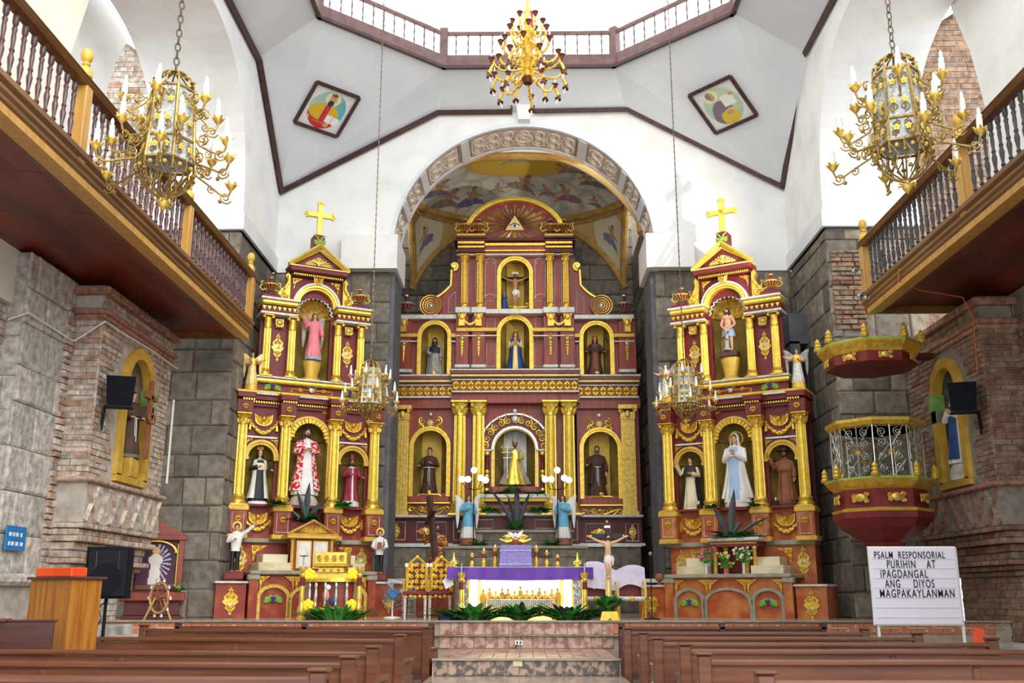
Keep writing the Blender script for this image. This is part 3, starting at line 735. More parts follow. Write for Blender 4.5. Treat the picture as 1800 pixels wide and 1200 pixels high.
# ================================================================== galleries, chandeliers, pews
def baluster_mesh(m):
    pr = [(.034, 0), (.034, .05), (.02, .07), (.03, .1), (.018, .13), (.026, .2), (.034, .27), (.02, .33), (.03, .36), (.02, .39), (.026, .5), (.022, .56), (.032, .6), (.02, .63), (.034, .67), (.034, .76)]
    return M().lathe(pr, 10)
def gallery(sgn, X, Yend, newels, bmat, name, label, ystart=6.8):
    g = thing(name, label, 'gallery', (X, Yend, 5.9))
    z = lambda v: v - 5.9; y = lambda v: v - Yend
    Y0 = 3.0; s = -sgn  # s points to the room centre
    def prof(pts, nm, m_):  # (out towards room, z) polygon swept along y
        T = Matrix(((-sgn, 0, 0, 0), (0, 1, 0, 0), (0, 0, 1, 0), (0, 0, 0, 1)))
        return M().prism([(a, z(b)) for a, b in pts], y(Y0), 0, T).ob(nm, m_, g, smooth=20)
    prof([(0, 5.91), (.05, 5.91), (.05, 6.0), (0, 6.0), (-.2, 6.0), (-.2, 5.95)], 'bottom_strip', 'wood_honey')
    prof([(-.3, 6.0), (.05, 6.0), (.07, 6.03), (.07, 6.07), (.1, 6.1), (.1, 6.14), (.07, 6.16), (.12, 6.2), (.12, 6.26), (.05, 6.3), (-.3, 6.3)], 'fascia', 'wood_oak')
    prof([(-.05, 7.08), (.08, 7.08), (.11, 7.12), (.09, 7.15), (.11, 7.17), (.08, 7.21), (-.05, 7.21), (-.08, 7.17), (-.08, 7.12)], 'handrail', 'wood_oak')
    # deck and coved soffit panels
    M().bx(*sorted((0.2 * sgn, 2.4 * sgn)), y(Y0), 0, z(6.05), z(6.2)).ob('deck', 'wood_soffit', g, smooth=0)
    yy = y(Y0); k = 0
    while yy < -.1:
        y2 = min(yy + 1.25, 0); n = 8; r0 = []; r1 = []
        for i in range(n + 1):
            t = i / n; xx = sgn * (.1 + 2.1 * t); zz = z(5.97 - .06 * t + .13 * sin(pi * t))
            r0.append((xx, yy + .008, zz)); r1.append((xx, y2 - .008, zz))
        q = M().loft([r0, r1], False, False); q.add([(a, b, c + .04) for a, b, c in r0 + r1], [tuple(range(n + 1, 2 * n + 2))] if False else [])
        q = M()
        for i in range(n):
            (xa, _, za), (xb, _, zb_) = r0[i], r0[i + 1]
            q.prism([(xa, za), (xb, zb_), (xb, zb_ + .03), (xa, za + .03)], yy + .008, y2 - .008)
        q.ob('soffit_panel', 'wood_soffit', g, smooth=40); yy = y2; k += 1
    M().bx(*sorted((-.05 * sgn, 2.3 * sgn)), -.06, .0, z(5.93), z(6.28)).ob('end_board', 'wood_oak', g, smooth=0)
    M().bx(*sorted((.0, 1.9 * sgn)), -.08, .0, z(6.64), z(6.71)).ob('end_rail', 'wood_honey', g, smooth=0)
    bo = baluster_mesh(bmat).ob('baluster', bmat, g); firstb = True
    yv = ystart
    while yv < Yend - .1:
        if all(abs(yv - nw) > .13 for nw in newels):
            p = (-.01 * sgn * -1, y(yv), z(6.3))
            if firstb: bo.location = p; firstb = False
            else: inst(bo, 'baluster', g, p)
        yv += .195
    for i in range(5):
        inst(bo, 'baluster', g, (sgn * (.3 + .3 * i), -.04, z(6.3)))
    for nw in newels:
        nb = M().bev(-.085, .085, -.085, .085, z(6.1), z(7.2), .012).ob('newel_post', 'wood_honey', g, (0.0, y(nw), 0), smooth=0)
        M().lathe([(.06, 0), (.085, .03), (.085, .1), (.05, .15), (.035, .17), (.05, .19), (.05, .2), (.035, .22), (.06, .25), (.075, .31), (.06, .37), (.02, .4), (.0, .405)], 14).ob('finial', 'gold_matt', nb, (0, 0, z(7.2)))
    return g
galL = gallery(-1, -5.2, 17.85, (6.9, 10.5, 14.2, 17.75), 'wood_dark_red', 'choir_gallery', 'wooden gallery with purplish balusters over the pier with the cross-bearing statue')
galR = gallery(1, 5.85, 16.3, (8.4, 12.3, 16.2), 'wood_dark_green', 'choir_gallery', 'wooden gallery with near black balusters above the red pulpit')
# cables stapled under the galleries
tag(M().tube([(-7.08, 12.96, 4.95), (-6.81, 12.96, 5.05), (-6.81, 14.3, 5.0), (-6.75, 14.3, 5.0), (-6.34, 14.32, 5.3), (-6.31, 15.2, 5.28), (-6.31, 16.2, 5.3), (-6.31, 17.42, 5.27)], .012, 5).ob('cable', 'cable_white'), 'white cable stapled along the left pilaster and brick pier', 'cable')
tag(M().tube([(-6.33, 17.44, 4.7), (-6.33, 17.44, 3.2)], .02, 5).ob('conduit', 'cable_white'), 'white conduit on the far edge of the left brick pier', 'pipe')
tag(M().tube([(5.78, 14.6, 6.25), (5.74, 14.6, 5.98), (6.2, 15.0, 5.95), (6.9, 15.05, 5.84), (7.03, 15.06, 5.5), (7.06, 15.2, 4.7)], .01, 5).ob('cable', 'cable_red'), 'thin reddish cable drooping under the right gallery', 'cable')
# ---------------------------------------------------------------- lantern chandeliers
def ring6(r, z, n=6, a0=pi / 6): return [(r * cos(a0 + 2 * pi * i / n), r * sin(a0 + 2 * pi * i / n), z) for i in range(n)]
def cup_mesh():
    q = M().lathe([(.008, -.05), (.02, -.03), (.045, 0), (.055, .03), (.042, .05), (.03, .05), (.028, .02)], 10)
    for i in range(5):
        a = 2 * pi * i / 5; q.tube([(.045 * cos(a), .045 * sin(a), .02), (.065 * cos(a), .065 * sin(a), .055), (.08 * cos(a), .08 * sin(a), .05)], [.014, .012, .003], 4)
    return q
def lantern(name, label, loc, sc, rz, chain_to, m='gilt_iron', sp_gold='gilt_iron'):
    t = thing(name, label, 'chandelier', loc, rz, 'lantern chandeliers', sc)
    # frame: six sided, levels: z .44 shoulder, -.16 middle, -.42 bottom
    lv = [(.235, .44), (.27, -.16), (.29, -.42)]
    fr = M()
    for (r, zz) in lv:
        p = ring6(r, zz); fr.tube(p + [p[0], p[1]], .018, 6)
    for i in range(6):
        fr.tube([ring6(lv[k][0], lv[k][1])[i] for k in range(3)], .018, 6)
    fr.ob('frame', sp_gold, t)
    for (a, b) in ((0, 1), (1, 2)):
        for i in range(6):
            j = (i + 1) % 6
            q = [ring6(lv[b][0] - .012, lv[b][1] + .02)[i], ring6(lv[b][0] - .012, lv[b][1] + .02)[j], ring6(lv[a][0] - .012, lv[a][1] - .02)[j], ring6(lv[a][0] - .012, lv[a][1] - .02)[i]]
            n = (Vector(q[1]) - Vector(q[0])).cross(Vector(q[3]) - Vector(q[0])).normalized() * .006
            pane = M().add([tuple(Vector(x) + n) for x in q] + [tuple(Vector(x) - n) for x in q], [(0, 1, 2, 3), (7, 6, 5, 4), (0, 4, 5, 1), (1, 5, 6, 2), (2, 6, 7, 3), (3, 7, 4, 0)]).ob('glass_pane', 'glass_ripple', t, smooth=0)
            # scrolls and flowers on the pane
            c = sum((Vector(x) for x in q), Vector()) / 4; ux = (Vector(q[1]) - Vector(q[0])).normalized(); uz = (Vector(q[3]) - Vector(q[0])).normalized(); hh = (Vector(q[3]) - Vector(q[0])).length; ww = (Vector(q[1]) - Vector(q[0])).length
            nn = ux.cross(uz).normalized();
            if nn.dot(c) < 0: nn = -nn
            Tm = Matrix.Translation(c + nn * .02) @ Matrix((ux, -nn, uz)).transposed().to_4x4()
            sc_ = M()
            for e in (-1, 1):
                for s2 in (-1, 1):
                    if hh > .4: sc_.tube(spiral(s2 * ww * .2, e * (hh / 2 - .09), .055, 1.6, pi / 2 * e, 12, 0, s2), .007, 4, Tm)
                    else: sc_.tube(spiral(s2 * ww * .22, e * .05, .045, 1.5, pi / 2 * e, 10, 0, s2), .007, 4, Tm)
            sc_.ob('pane_scroll', m, pane)
            fl = M()
            for e in ((-1, 1) if hh > .4 else (0,)):
                for s2 in (-1, 1):
                    cx, cz = s2 * ww * .22, e * (hh / 2 - .17)
                    fl.sph((cx, -.018, cz), (.012, .012, .012), 6, 4, Tm)
                    for k in range(5): fl.sph((cx + .024 * cos(k * 2 * pi / 5 + .3), -.012, cz + .024 * sin(k * 2 * pi / 5 + .3)), (.016, .009, .016), 8, 5, Tm)
            fl.ob('pane_flower', 'gold_bright', pane)
    # dome and bowl
    dm = M(); bw = M()
    for i in range(12):
        a = 2 * pi * i / 12 + pi / 6
        P = lambda r, zz: (r * cos(a), r * sin(a), zz)
        dm.tube([P(.235, .44), P(.23, .52), P(.18, .6), P(.1, .66), P(.02, .69)], .011, 5)
        bw.tube([P(.29, -.42), P(.3, -.5), P(.25, -.64), P(.15, -.74), P(.04, -.8)], .011, 5)
        b = a + pi / 12
        bw.tube([(.29 * cos(a), .29 * sin(a), -.45), (.27 * cos(b), .27 * sin(b), -.58), (.2 * cos(a), .2 * sin(a), -.7)], .008, 4)
    for k in range(12):
        a = 2 * pi * k / 12
        dm.sph((.2 * cos(a), .2 * sin(a), .55), (.035, .035, .02), 7, 4)
        bw.sph((.285 * cos(a), .285 * sin(a), -.56), (.03, .03, .02), 7, 4)
    dm.ob('dome', m, t); bw.ob('bowl', m, t)
    fl = M()
    for k in range(12):
        a = 2 * pi * (k + .5) / 12
        fl.sph((.295 * cos(a), .295 * sin(a), -.5), .026, 7, 4)
    fl.ob('bowl_flower', 'gold_worn', t)
    dp = M().lathe([(.02, -.78), (.03, -.82), (.055, -.85), (.05, -.89), (.02, -.93), (.0, -.95)], 10)
    for i in range(6):
        a = i * pi / 3; dp.tube([(.04 * cos(a), .04 * sin(a), -.85), (.09 * cos(a), .09 * sin(a), -.84), (.1 * cos(a), .1 * sin(a), -.87)], [.016, .012, .003], 4)
    dp.ob('drop_flower', 'gold_worn', t)
    # arms with candles
    cup = None; can = None; bl = None
    for tier, (rr, zc, r0, z0, n, ph) in enumerate(((.50, .22, .25, .3, 6, 0.), (.62, -.16, .27, -.1, 6, .5), (.76, -.46, .29, -.36, 6, .22))):
        pts = [(r0, 0, z0), (r0 + .06, 0, z0 - .09), (r0 + .16 * rr / .6, 0, z0 - .15), (rr - .1, 0, zc - .13), (rr - .02, 0, zc - .1), (rr, 0, zc - .04)]
        am = M().tube(pts, .012, 6)
        am.tube(spiral(r0 + .09, z0 - .02, .07, 1.6, -pi / 2, 14, 0, 1), .009, 5)
        am.tube(spiral(rr - .06, zc - .14, .075, 1.7, -.3, 14, 0, -1), .009, 5)
        am.tube(spiral((r0 + rr) / 2, z0 - .2, .05, 1.4, pi / 2, 10, 0, 1), .008, 5)
        am.sph((r0 + .12, 0, z0 - .06), .024, 6, 4); am.sph((rr - .12, .0, zc - .2), .024, 6, 4)
        ao = None
        for i in range(n):
            a = 2 * pi * (i + ph) / n
            if ao is None: o = ao = am.ob('candle_arm', m, t, rot=(0, 0, a))
            else: o = inst(ao, 'candle_arm', t, rot=(0, 0, a))
            p = (rr, 0, zc)
            tl = (random.uniform(-.06, .06), random.uniform(-.06, .06), 0)
            if cup is None:
                cup = cup_mesh().ob('candle_cup', 'gold_worn', o, p)
                can = M().lathe([(.031, .02), (.031, .15), (.027, .155), (.027, .16), (.03, .165), (.03, .2), (.012, .205)], 10).ob('candle', 'candle', o, p, tl)
                bl = M().lathe([(.016, .2), (.019, .23), (.019, .26), (.006, .29), (.0, .292)], 8).ob('bulb', 'bulb', o, p, tl)
            else:
                inst(cup, 'candle_cup', o, p); inst(can, 'candle', o, p, tl); inst(bl, 'bulb', o, p, tl)
    # hanging chain: alternate links
    ch = M(); zz = .68; k = 0; zt = (chain_to - loc[2]) / sc
    if sc > .8:
        while zz < zt:
            l = [(.028 * cos(u) * (k % 2), .028 * cos(u) * (1 - k % 2), zz + .05 + .055 * sin(u)) for u in [2 * pi * i / 8 for i in range(9)]]
            ch.tube(l, .0085, 4); zz += .088; k += 1
    else:
        while zz < zt:
            ch.bx(-.016 if k % 2 else -.006, .016 if k % 2 else .006, -.006 if k % 2 else -.016, .006 if k % 2 else .016, zz, zz + .075); zz += .085; k += 1
    ch.ob('chain', 'chain_iron', t, smooth=0 if sc < .8 else 35)
    return t
lantern('lantern_chandelier', 'large gilded lantern chandelier with electric candles beside the purplish baluster gallery', (-3.93, 10, 6.3), 1.02, .55, 12.5)
lantern('lantern_chandelier', 'large gilded lantern chandelier with electric candles beside the near black baluster gallery', (4.13, 10, 6.45), 1.02, .2, 12.5)
lantern('lantern_chandelier', 'smaller gilded lantern chandelier hanging before the altar with the pink angel', (-2.57, 16, 4.62), .67, .45, 14.5, sp_gold='gold_pale')
lantern('lantern_chandelier', 'smaller gilded lantern chandelier hanging before the altar with the blue-sashed veiled woman', (2.62, 16, 4.62), .67, .3, 14.5, sp_gold='gold_pale')
# ---------------------------------------------------------------- brass chandelier under the lantern
def brass_chandelier():
    t = thing('brass_chandelier', 'many armed polished brass chandelier hanging under the lantern', 'chandelier', (.06, 16.04, 10.35))
    M().lathe([(.0, -.14), (.06, -.12), (.1, -.05), (.14, .02), (.1, .06), (.06, .1), (.12, .2), (.17, .27), (.12, .36), (.07, .42), (.1, .5), (.14, .58), (.1, .66), (.06, .72), (.1, .8), (.1, .9), (.05, 1.0), (.08, 1.1), (.05, 1.25), (.02, 1.5), (.02, 2.6), (.0, 2.6)], 14).ob('stem', 'brass', t)
    M().lathe([(.0, -.2), (.08, -.18), (.12, -.1), (.1, -.06)], 12).ob('bottom_cap', 'bronze_dark', t)
    cup = can = None
    for k, (z0, rr, zc, n, ph, down) in enumerate(((.02, .5, -.2, 5, .15, 1), (.1, .68, .16, 8, .4, 1), (.36, .56, .46, 7, .1, 0), (.6, .42, .78, 7, .3, 0), (.85, .28, 1.06, 6, 0, 0))):
        zl = min(z0, zc) - .12
        pts = []
        for i in range(11):
            u = i / 10; pts.append((.08 + (rr - .08) * (1 - (1 - u) ** 1.6), 0, z0 + (zl - z0) * sin(pi * min(1, u * 1.15)) * .9 + (zc - z0) * u ** 3))
        am = M().tube(pts, .019, 6)
        for i in range(2, 10, 2):
            p = pts[i]; am.sph((p[0], 0, p[2]), .03, 6, 4); am.tube([p, (p[0], .03, p[2] + .05), (p[0] - .03, .05, p[2] + .07)], [.012, .01, .003], 4); am.tube([p, (p[0], -.03, p[2] - .05)], [.012, .003], 4)
        if down: am.tube([pts[8], (pts[8][0] + .05, 0, pts[8][2] - .1), (pts[8][0] + .09, 0, pts[8][2] - .2)], [.02, .026, .03], 6)
        ao = None
        for i in range(n):
            a = 2 * pi * (i + ph) / n
            o = am.ob('arm', 'brass', t, rot=(0, 0, a)) if ao is None else inst(ao, 'arm', t, rot=(0, 0, a))
            if ao is None: ao = o
            p = pts[-1]
            if cup is None:
                cup = M().lathe([(.015, -.05), (.03, -.02), (.045, .03), (.06, .045), (.06, .055), (.02, .055)], 10).ob('candle_cup', 'bronze_dark', o, p)
                can = M().lathe([(.016, .05), (.016, .13), (.008, .16), (.0, .17)], 8).ob('bulb', 'bulb', o, p)
            else: inst(cup, 'candle_cup', o, p); inst(can, 'bulb', o, p)
            if down:
                q = (pts[8][0] + .1, 0, pts[8][2] - .22); inst(cup, 'lamp_cup', o, q, (pi - .5 * 0, .35, 0)); inst(can, 'bulb', o, q, (pi, .35, 0))
brass_chandelier()
# ---------------------------------------------------------------- evangelist pictures on the pendentives
def onplane3(px, py, a, b, c):
    a, b, c = Vector(a), Vector(b), Vector(c); n = (b - a).cross(c - a).normalized(); r = ray(px, py); e = Vector((0, 0, EYE))
    return e + r * ((a - e).dot(n) / r.dot(n)), n
def evangelist(name, label, corners, plane, pal):
    P = []; 
    for (x, y) in corners:
        p, n = onplane3(x, y, *plane); P.append(p)
    if n.dot(Vector((0, 0, EYE)) - P[0]) < 0: n = -n
    c = sum(P, Vector()) / 4
    t = thing(name, label, 'painting', c)
    Q = [p - c for p in P]  # TL TR BR BL
    fr = M()
    for i in range(4):
        a, b = Q[i] + n * .02, Q[(i + 1) % 4] + n * .02
        fr.tube([a, b], .055, 4)
    fr.ob('frame', 'wood_trim', t, smooth=0)
    g = M(); g.c = []; NU = NV = 70
    for j in range(NV + 1):
        for i in range(NU + 1):
            u, v = i / NU, j / NV
            p = (Q[0] * (1 - u) + Q[1] * u) * (1 - v) + (Q[3] * (1 - u) + Q[2] * u) * v + n * .015
            g.v.append(tuple(p)); g.c.append(pal(u, v))
    for j in range(NV):
        for i in range(NU):
            a = j * (NU + 1) + i; g.f.append((a, a + 1, a + NU + 2, a + NU + 1))
    g.ob('canvas', 'painting', t, smooth=180)
    back = M().add([tuple(q) for q in Q] + [tuple(q + n * .012) for q in Q], [(0, 1, 2, 3), (7, 6, 5, 4), (0, 4, 5, 1), (1, 5, 6, 2), (2, 6, 7, 3), (3, 7, 4, 0)]).ob('backing', 'wood_trim', t, smooth=0)
def el(u, v, cu, cv, ru, rv): return ((u - cu) / ru) ** 2 + ((v - cv) / rv) ** 2
def palL(u, v):
    if el(u, v, .5, .52, .40, .44) > 1: return S(236, 236, 236)
    c = lerp(S(176, 206, 196), S(86, 180, 190), min(1, max(0, u * 1.3 - .2)))
    if el(u, v, .52, .24, .17, .16) < 1: c = S(236, 232, 180)
    if el(u, v, .46, .86, .36, .46) < 1: c = S(206, 50, 60)
    if abs(u - .5) > .07 and el(u, v, .46, .58, .33, .2) < 1: c = S(226, 184, 40)
    if el(u, v, .52, .25, .085, .12) < 1: c = S(214, 168, 128)
    if el(u, v, .51, .35, .07, .075) < 1: c = S(60, 44, 40)
    if el(u, v, .52, .15, .075, .04) < 1: c = S(120, 90, 66)
    if el(u, v, .485, .23, .013, .01) < 1 or el(u, v, .555, .23, .013, .01) < 1: c = S(50, 36, 30)
    if .56 < u < .86 and .6 + .1 * (u - .56) < v < .78 + .1 * (u - .56): c = S(246, 246, 240) if abs(u - .71) > .008 else S(180, 180, 170)
    if el(u, v, .64, .84, .06, .05) < 1 or el(u, v, .17, .78, .055, .06) < 1: c = S(220, 172, 120)
    if .3 < u < .62 and .8 < v < .83: c = S(206, 130, 60)
    return c
def palR(u, v):
    if el(u, v, .5, .52, .40, .44) > 1: return S(236, 236, 236)
    c = lerp(S(206, 220, 190), S(168, 204, 176), v)
    if el(u, v, .36, .22, .17, .15) < 1: c = S(240, 236, 190)
    if el(u, v, .44, .76, .26, .38) < 1: c = S(134, 116, 128)
    if el(u, v, .52, .82, .2, .26) < 1 and v > .66 - .3 * (u - .4): c = S(224, 196, 70)
    if el(u, v, .37, .24, .075, .1) < 1: c = S(206, 160, 116)
    if el(u, v, .33, .2, .07, .09) < 1 and u < .36: c = S(150, 140, 126)
    if .52 < u < .8 and .3 < v < .56: c = S(242, 242, 234)
    if .5 < u < .82 and .62 < v < .68: c = S(216, 206, 150)
    if el(u, v, .78, .33, .06, .04) < 1 or el(u, v, .56, .7, .08, .05) < 1: c = S(206, 160, 110)
    return c
evangelist('framed_painting', 'framed painting of a bearded man in red robe and yellow cape holding a book', [(557, 143), (631, 171), (591, 239), (517, 213)], ((-5.62, 21, 10.18), O3[0], O3[7]), palL)
evangelist('framed_painting', 'framed painting of a man in mauve and yellow holding up an open page', [(1212, 167), (1284, 133), (1331, 201), (1259, 233)], ((5.9, 21, 10.18), O3[1], O3[2]), palR)
# ---------------------------------------------------------------- pews
def pew(P0, P1, idx, label, group, mat_='pew_wood', mid=True, arm=True, h=.85):
    """P0: aisle end of the top rail, P1: other end (x,y)"""
    d = Vector((P1[0] - P0[0], P1[1] - P0[1], 0)); L = d.length; flip = P1[0] < P0[0]
    if flip: o = Vector((P1[0], P1[1], 0)); ang = atan2(-d.y, -d.x)
    else: o = Vector((P0[0], P0[1], 0)); ang = atan2(d.y, d.x)
    t = thing('pew', label, 'pew', o, ang, group)
    M().bev(0, L, -.03, .05, h - .045, h, .012).ob('top_rail', mat_, t, smooth=0)
    M().bx(.02, L - .02, .0, .02, .36, h - .05).ob('back_panel', mat_, t, smooth=0)
    M().bx(.02, L - .02, -.005, .02, .30, .37).ob('lower_rail', 'pew_wood_dark', t, smooth=0)
    M().bev(.02, L - .02, .02, .46, .42, .46, .01).ob('seat', mat_, t, smooth=0)
    M().bx(.05, L - .05, -.3, -.2, .12, .18).ob('kneeler', 'pew_wood_dark', t, smooth=0)
    n = max(2, int(round(L / 2.2)))
    for i in range(n + 1):
        x = L * i / n; endp = i in (0, n); ww = .05 if endp else .028
        x = min(max(x, ww), L - ww)
        p = M().bev(x - ww, x + ww, -.035 if endp else -.015, .06, 0, h + (.03 if endp else -.05), .01).ob('end_post' if endp else 'post', mat_, t, smooth=0)
        if endp:
            M().bev(x - ww - .012, x + ww + .012, -.05, .075, h + .03, h + .05, .008).ob('post_cap', mat_, p, smooth=0)
            e = M().bev(x - .025, x + .025, .07, .44, 0, .6, .01); e.ob('bench_end', mat_, t, smooth=0)
            M().bev(x - .04, x + .04, .05, .46, .6, .64, .012).ob('armrest', mat_, t, smooth=0)
    return t
def atZ(px, py, Z):
    r = ray(px, py); p = Vector((0, 0, EYE)) + r * ((Z - EYE) / r.z); return (p.x, p.y)
ordn = ['front', 'second', 'third', 'fourth', 'fifth', 'sixth']
rowsL = [((-1.24, 13.3), (-5.35, 14.2)), ((-1.28, 10.8), (-5.0, 11.4)), ((-1.2, 8.4), (-5.6, 8.9)), ((-1.16, 7.05), (-5.6, 7.4)), ((-1.12, 5.85), (-5.6, 6.1))]
rowsR = [((1.22, 13.0), (4.25, 12.85)), ((1.25, 11.5), (4.35, 11.4)), ((1.23, 10.1), (4.55, 10.05)), ((1.3, 8.85), (4.9, 8.8)), ((1.22, 7.45), (5.2, 7.5)), ((1.25, 5.7), (5.2, 5.75))]
for i, (a, b) in enumerate(rowsL): pew(a, b, i, 'wooden pew in the %s row on the lectern side of the aisle' % ordn[i], 'wooden pews')
for i, (a, b) in enumerate(rowsR): pew(a, b, i, 'wooden pew in the %s row on the message board side of the aisle' % ordn[i], 'wooden pews')
# low screens at the foot of the steps
for (x0, x1, lab) in ((-5.2, -1.36, 'long low wooden prayer screen before the platform on the lectern side'), (1.36, 4.4, 'low wooden prayer screen before the platform on the message board side')):
    t = thing('prayer_screen', lab, 'screen', (min(x0, x1), 15.2, 0)); L = abs(x1 - x0)
    M().bev(0, L, -.05, .05, .80, .85, .01).ob('top_rail', 'pew_wood', t, smooth=0)
    M().bx(.03, L - .03, -.01, .01, .1, .80).ob('panel', 'pew_wood', t, smooth=0)
    for x in (.04, L / 2, L - .04): M().bev(x - .045, x + .045, -.05, .05, 0, .9, .012).ob('post', 'pew_wood_dark', t, smooth=0)
# ================================================================== ornament and statue library
def column(h, r, parent, loc, m='gold_bright', cap='corinth', flutes=14, taper=.88, base=True, square=False, wornlo=0, capm=None):
    """fluted column: the shaft is the part, capital and base its sub-parts"""
    hb = .12 * h if not square else .05 * h; hc = .13 * h; capm = capm or m
    n = flutes * 4; q = M(); rings = []
    for t in (0, .5, 1):
        rr = r * (1 - (1 - taper) * t); ring = []
        for i in range(n):
            a = 2 * pi * i / n; f_ = (0, -.17, -.17, 0)[i % 4] if not square else 0
            ring.append((rr * (1 + f_) * cos(a), rr * (1 + f_) * sin(a), hb + (h - hb - hc) * t))
        rings.append(ring)
    if square:
        q.bx(-r, r, -r * .5, r * .6, hb, h - hc)
        for i in range(5): x = -r * .8 + 1.6 * r * i / 4; q.bx(x - r * .1, x + r * .1, -r * .62, -r * .5, hb + .03, h - hc - .03)
    else: q.loft(rings)
    s = q.ob('column' if not square else 'pilaster', m, parent, loc, smooth=30)
    c = M(); z0 = h - hc; rt = r * taper
    if square:
        c.bx(-r * 1.05, r * 1.05, -r * .65, r * .6, z0, z0 + hc * .5); c.bx(-r * 1.35, r * 1.35, -r * .95, r * .7, z0 + hc * .72, h)
        for s2 in (-1, 1): c.tube(spiral(s2 * r * 1.0, z0 + hc * .6, r * .34, 1.5, 0, 12, -r * .7, s2), r * .12, 5)
        c.sph((0, -r * .66, z0 + hc * .35), (r * .4, r * .2, hc * .3), 8, 5)
    elif cap == 'corinth':
        c.lathe([(rt * 1.12, z0), (rt * 1.12, z0 + .02 * h), (rt * .95, z0 + .025 * h), (rt * 1.1, z0 + hc * .55), (rt * 1.5, z0 + hc * .8), (rt * 1.2, z0 + hc * .82)], 16)
        k = rt * 1.55; c.bev(-k, k, -k, k, z0 + hc * .82, h, rt * .12)
        for i in range(8):
            a = 2 * pi * i / 8 + pi / 8
            c.tube([(rt * 1.0 * cos(a), rt * 1.0 * sin(a), z0 + hc * .15), (rt * 1.2 * cos(a), rt * 1.2 * sin(a), z0 + hc * .45), (rt * 1.45 * cos(a), rt * 1.45 * sin(a), z0 + hc * .5), (rt * 1.45 * cos(a), rt * 1.45 * sin(a), z0 + hc * .4)], [rt * .3, rt * .28, rt * .2, rt * .08], 5)
        for i in range(4):
            a = pi / 4 + i * pi / 2; T = Matrix.Rotation(a, 4, 'Z')
            c.tube(spiral(rt * 1.45, z0 + hc * .66, rt * .34, 1.3, pi / 2, 10, 0, -1), rt * .14, 5, T)
    else:  # ionic
        c.lathe([(rt * 1.12, z0), (rt * 1.12, z0 + .012 * h), (rt * 1.0, z0 + .02 * h), (rt * 1.08, z0 + hc * .6), (rt * 1.3, z0 + hc * .7)], 16)
        k = rt * 1.3; c.bx(-k, k, -k, k, z0 + hc * .88, h)
        for s2 in (-1, 1): c.tube(spiral(s2 * rt * 1.25, z0 + hc * .72, rt * .42, 1.6, pi / 2, 14, -rt * 1.0, -s2), rt * .14, 5); c.lathe([(rt * .3, -rt * .9), (rt * .26, 0), (rt * .3, rt * .9)], 8, T=Matrix.Translation((s2 * rt * 1.25, 0, z0 + hc * .72)) @ Matrix.Rotation(pi / 2, 4, 'X'))
        c.lathe([(rt * 1.16, z0 - .09 * h), (rt * 1.18, z0 - .085 * h), (rt * 1.06, z0 - .07 * h), (rt * 1.1, z0)], 16)
    c.ob('capital', capm, s)
    if base:
        b = M()
        if square: b.bx(-r * 1.2, r * 1.2, -r * .8, r * .6, 0, hb)
        else:
            b.lathe([(r * 1.5, hb * .1), (r * 1.55, hb * .25), (r * 1.45, hb * .42), (r * 1.2, hb * .5), (r * 1.25, hb * .66), (r * 1.35, hb * .76), (r * 1.1, hb * .9), (r * 1.02, hb)], 18); b.bx(-r * 1.55, r * 1.55, -r * 1.55, r * 1.55, 0, hb * .12)
        b.ob('column_base', capm, s)
    return s
def tree_inst(o, parent, loc, scale=None):
    c = copy_tree(o, parent); c.location = loc
    if scale: c.scale = scale
    return c
def mk_drop(w, h):
    """upright gilt cartouche"""
    q = M(); a = h / 2
    out = [(0, -a), (.1 * w, -a * .82), (.05 * w, -a * .74), (.3 * w, -a * .5), (.26 * w, -a * .3), (.5 * w, -a * .05), (.36 * w, a * .12), (.42 * w, a * .3), (.16 * w, a * .58), (.05 * w, a * .64), (.17 * w, a * .76), (.06 * w, a * .82), (0, a)]
    q.prism(out + [(-x, z) for x, z in out[-2:0:-1]], -.012, 0)
    for s2 in (-1, 1):
        q.tube(spiral(s2 * w * .16, h * .16, w * .13, 1.5, pi / 2, 12, -.018, s2), w * .045, 4); q.tube(spiral(s2 * w * .14, -h * .2, w * .12, 1.5, -pi / 2, 12, -.018, -s2), w * .045, 4)
    q.tube([(0, -.02, -a * .8), (0, -.02, -a * .3)], w * .05, 4); q.tube([(0, -.02, a * .3), (0, -.02, a * .8)], w * .05, 4)
    return q
def mk_boss(r):
    q = M().lathe([(r, 0), (r * .9, r * .25), (r * .45, r * .35), (0, r * .45)], 10, T=Matrix.Rotation(pi / 2, 4, 'X'))
    for i in range(8): a = i * pi / 4; q.sph((r * .7 * cos(a), -r * .35, r * .7 * sin(a)), r * .22, 5, 4)
    return q
def mk_swag(w, drop):
    q = M(); n = 14
    pts = [(-w / 2 + w * i / n, -.03, -drop * sin(pi * i / n)) for i in range(n + 1)]
    q.tube(pts, [.02 + .025 * sin(pi * i / n) for i in range(n + 1)], 6)
    for i, p in enumerate(pts):
        q.sph((p[0], p[1] - .02, p[2] + (.014 if i % 2 else -.014)), .024 + .014 * sin(pi * i / n), 6, 4)
    for s2 in (-1, 1):
        q.tube([(s2 * w / 2, -.025, .03), (s2 * w / 2, -.03, -drop * .25), (s2 * w * .52, -.03, -drop * .75)], [.02, .032, .036], 6); q.sph((s2 * w / 2, -.03, .03), .035, 6, 4)
    return q
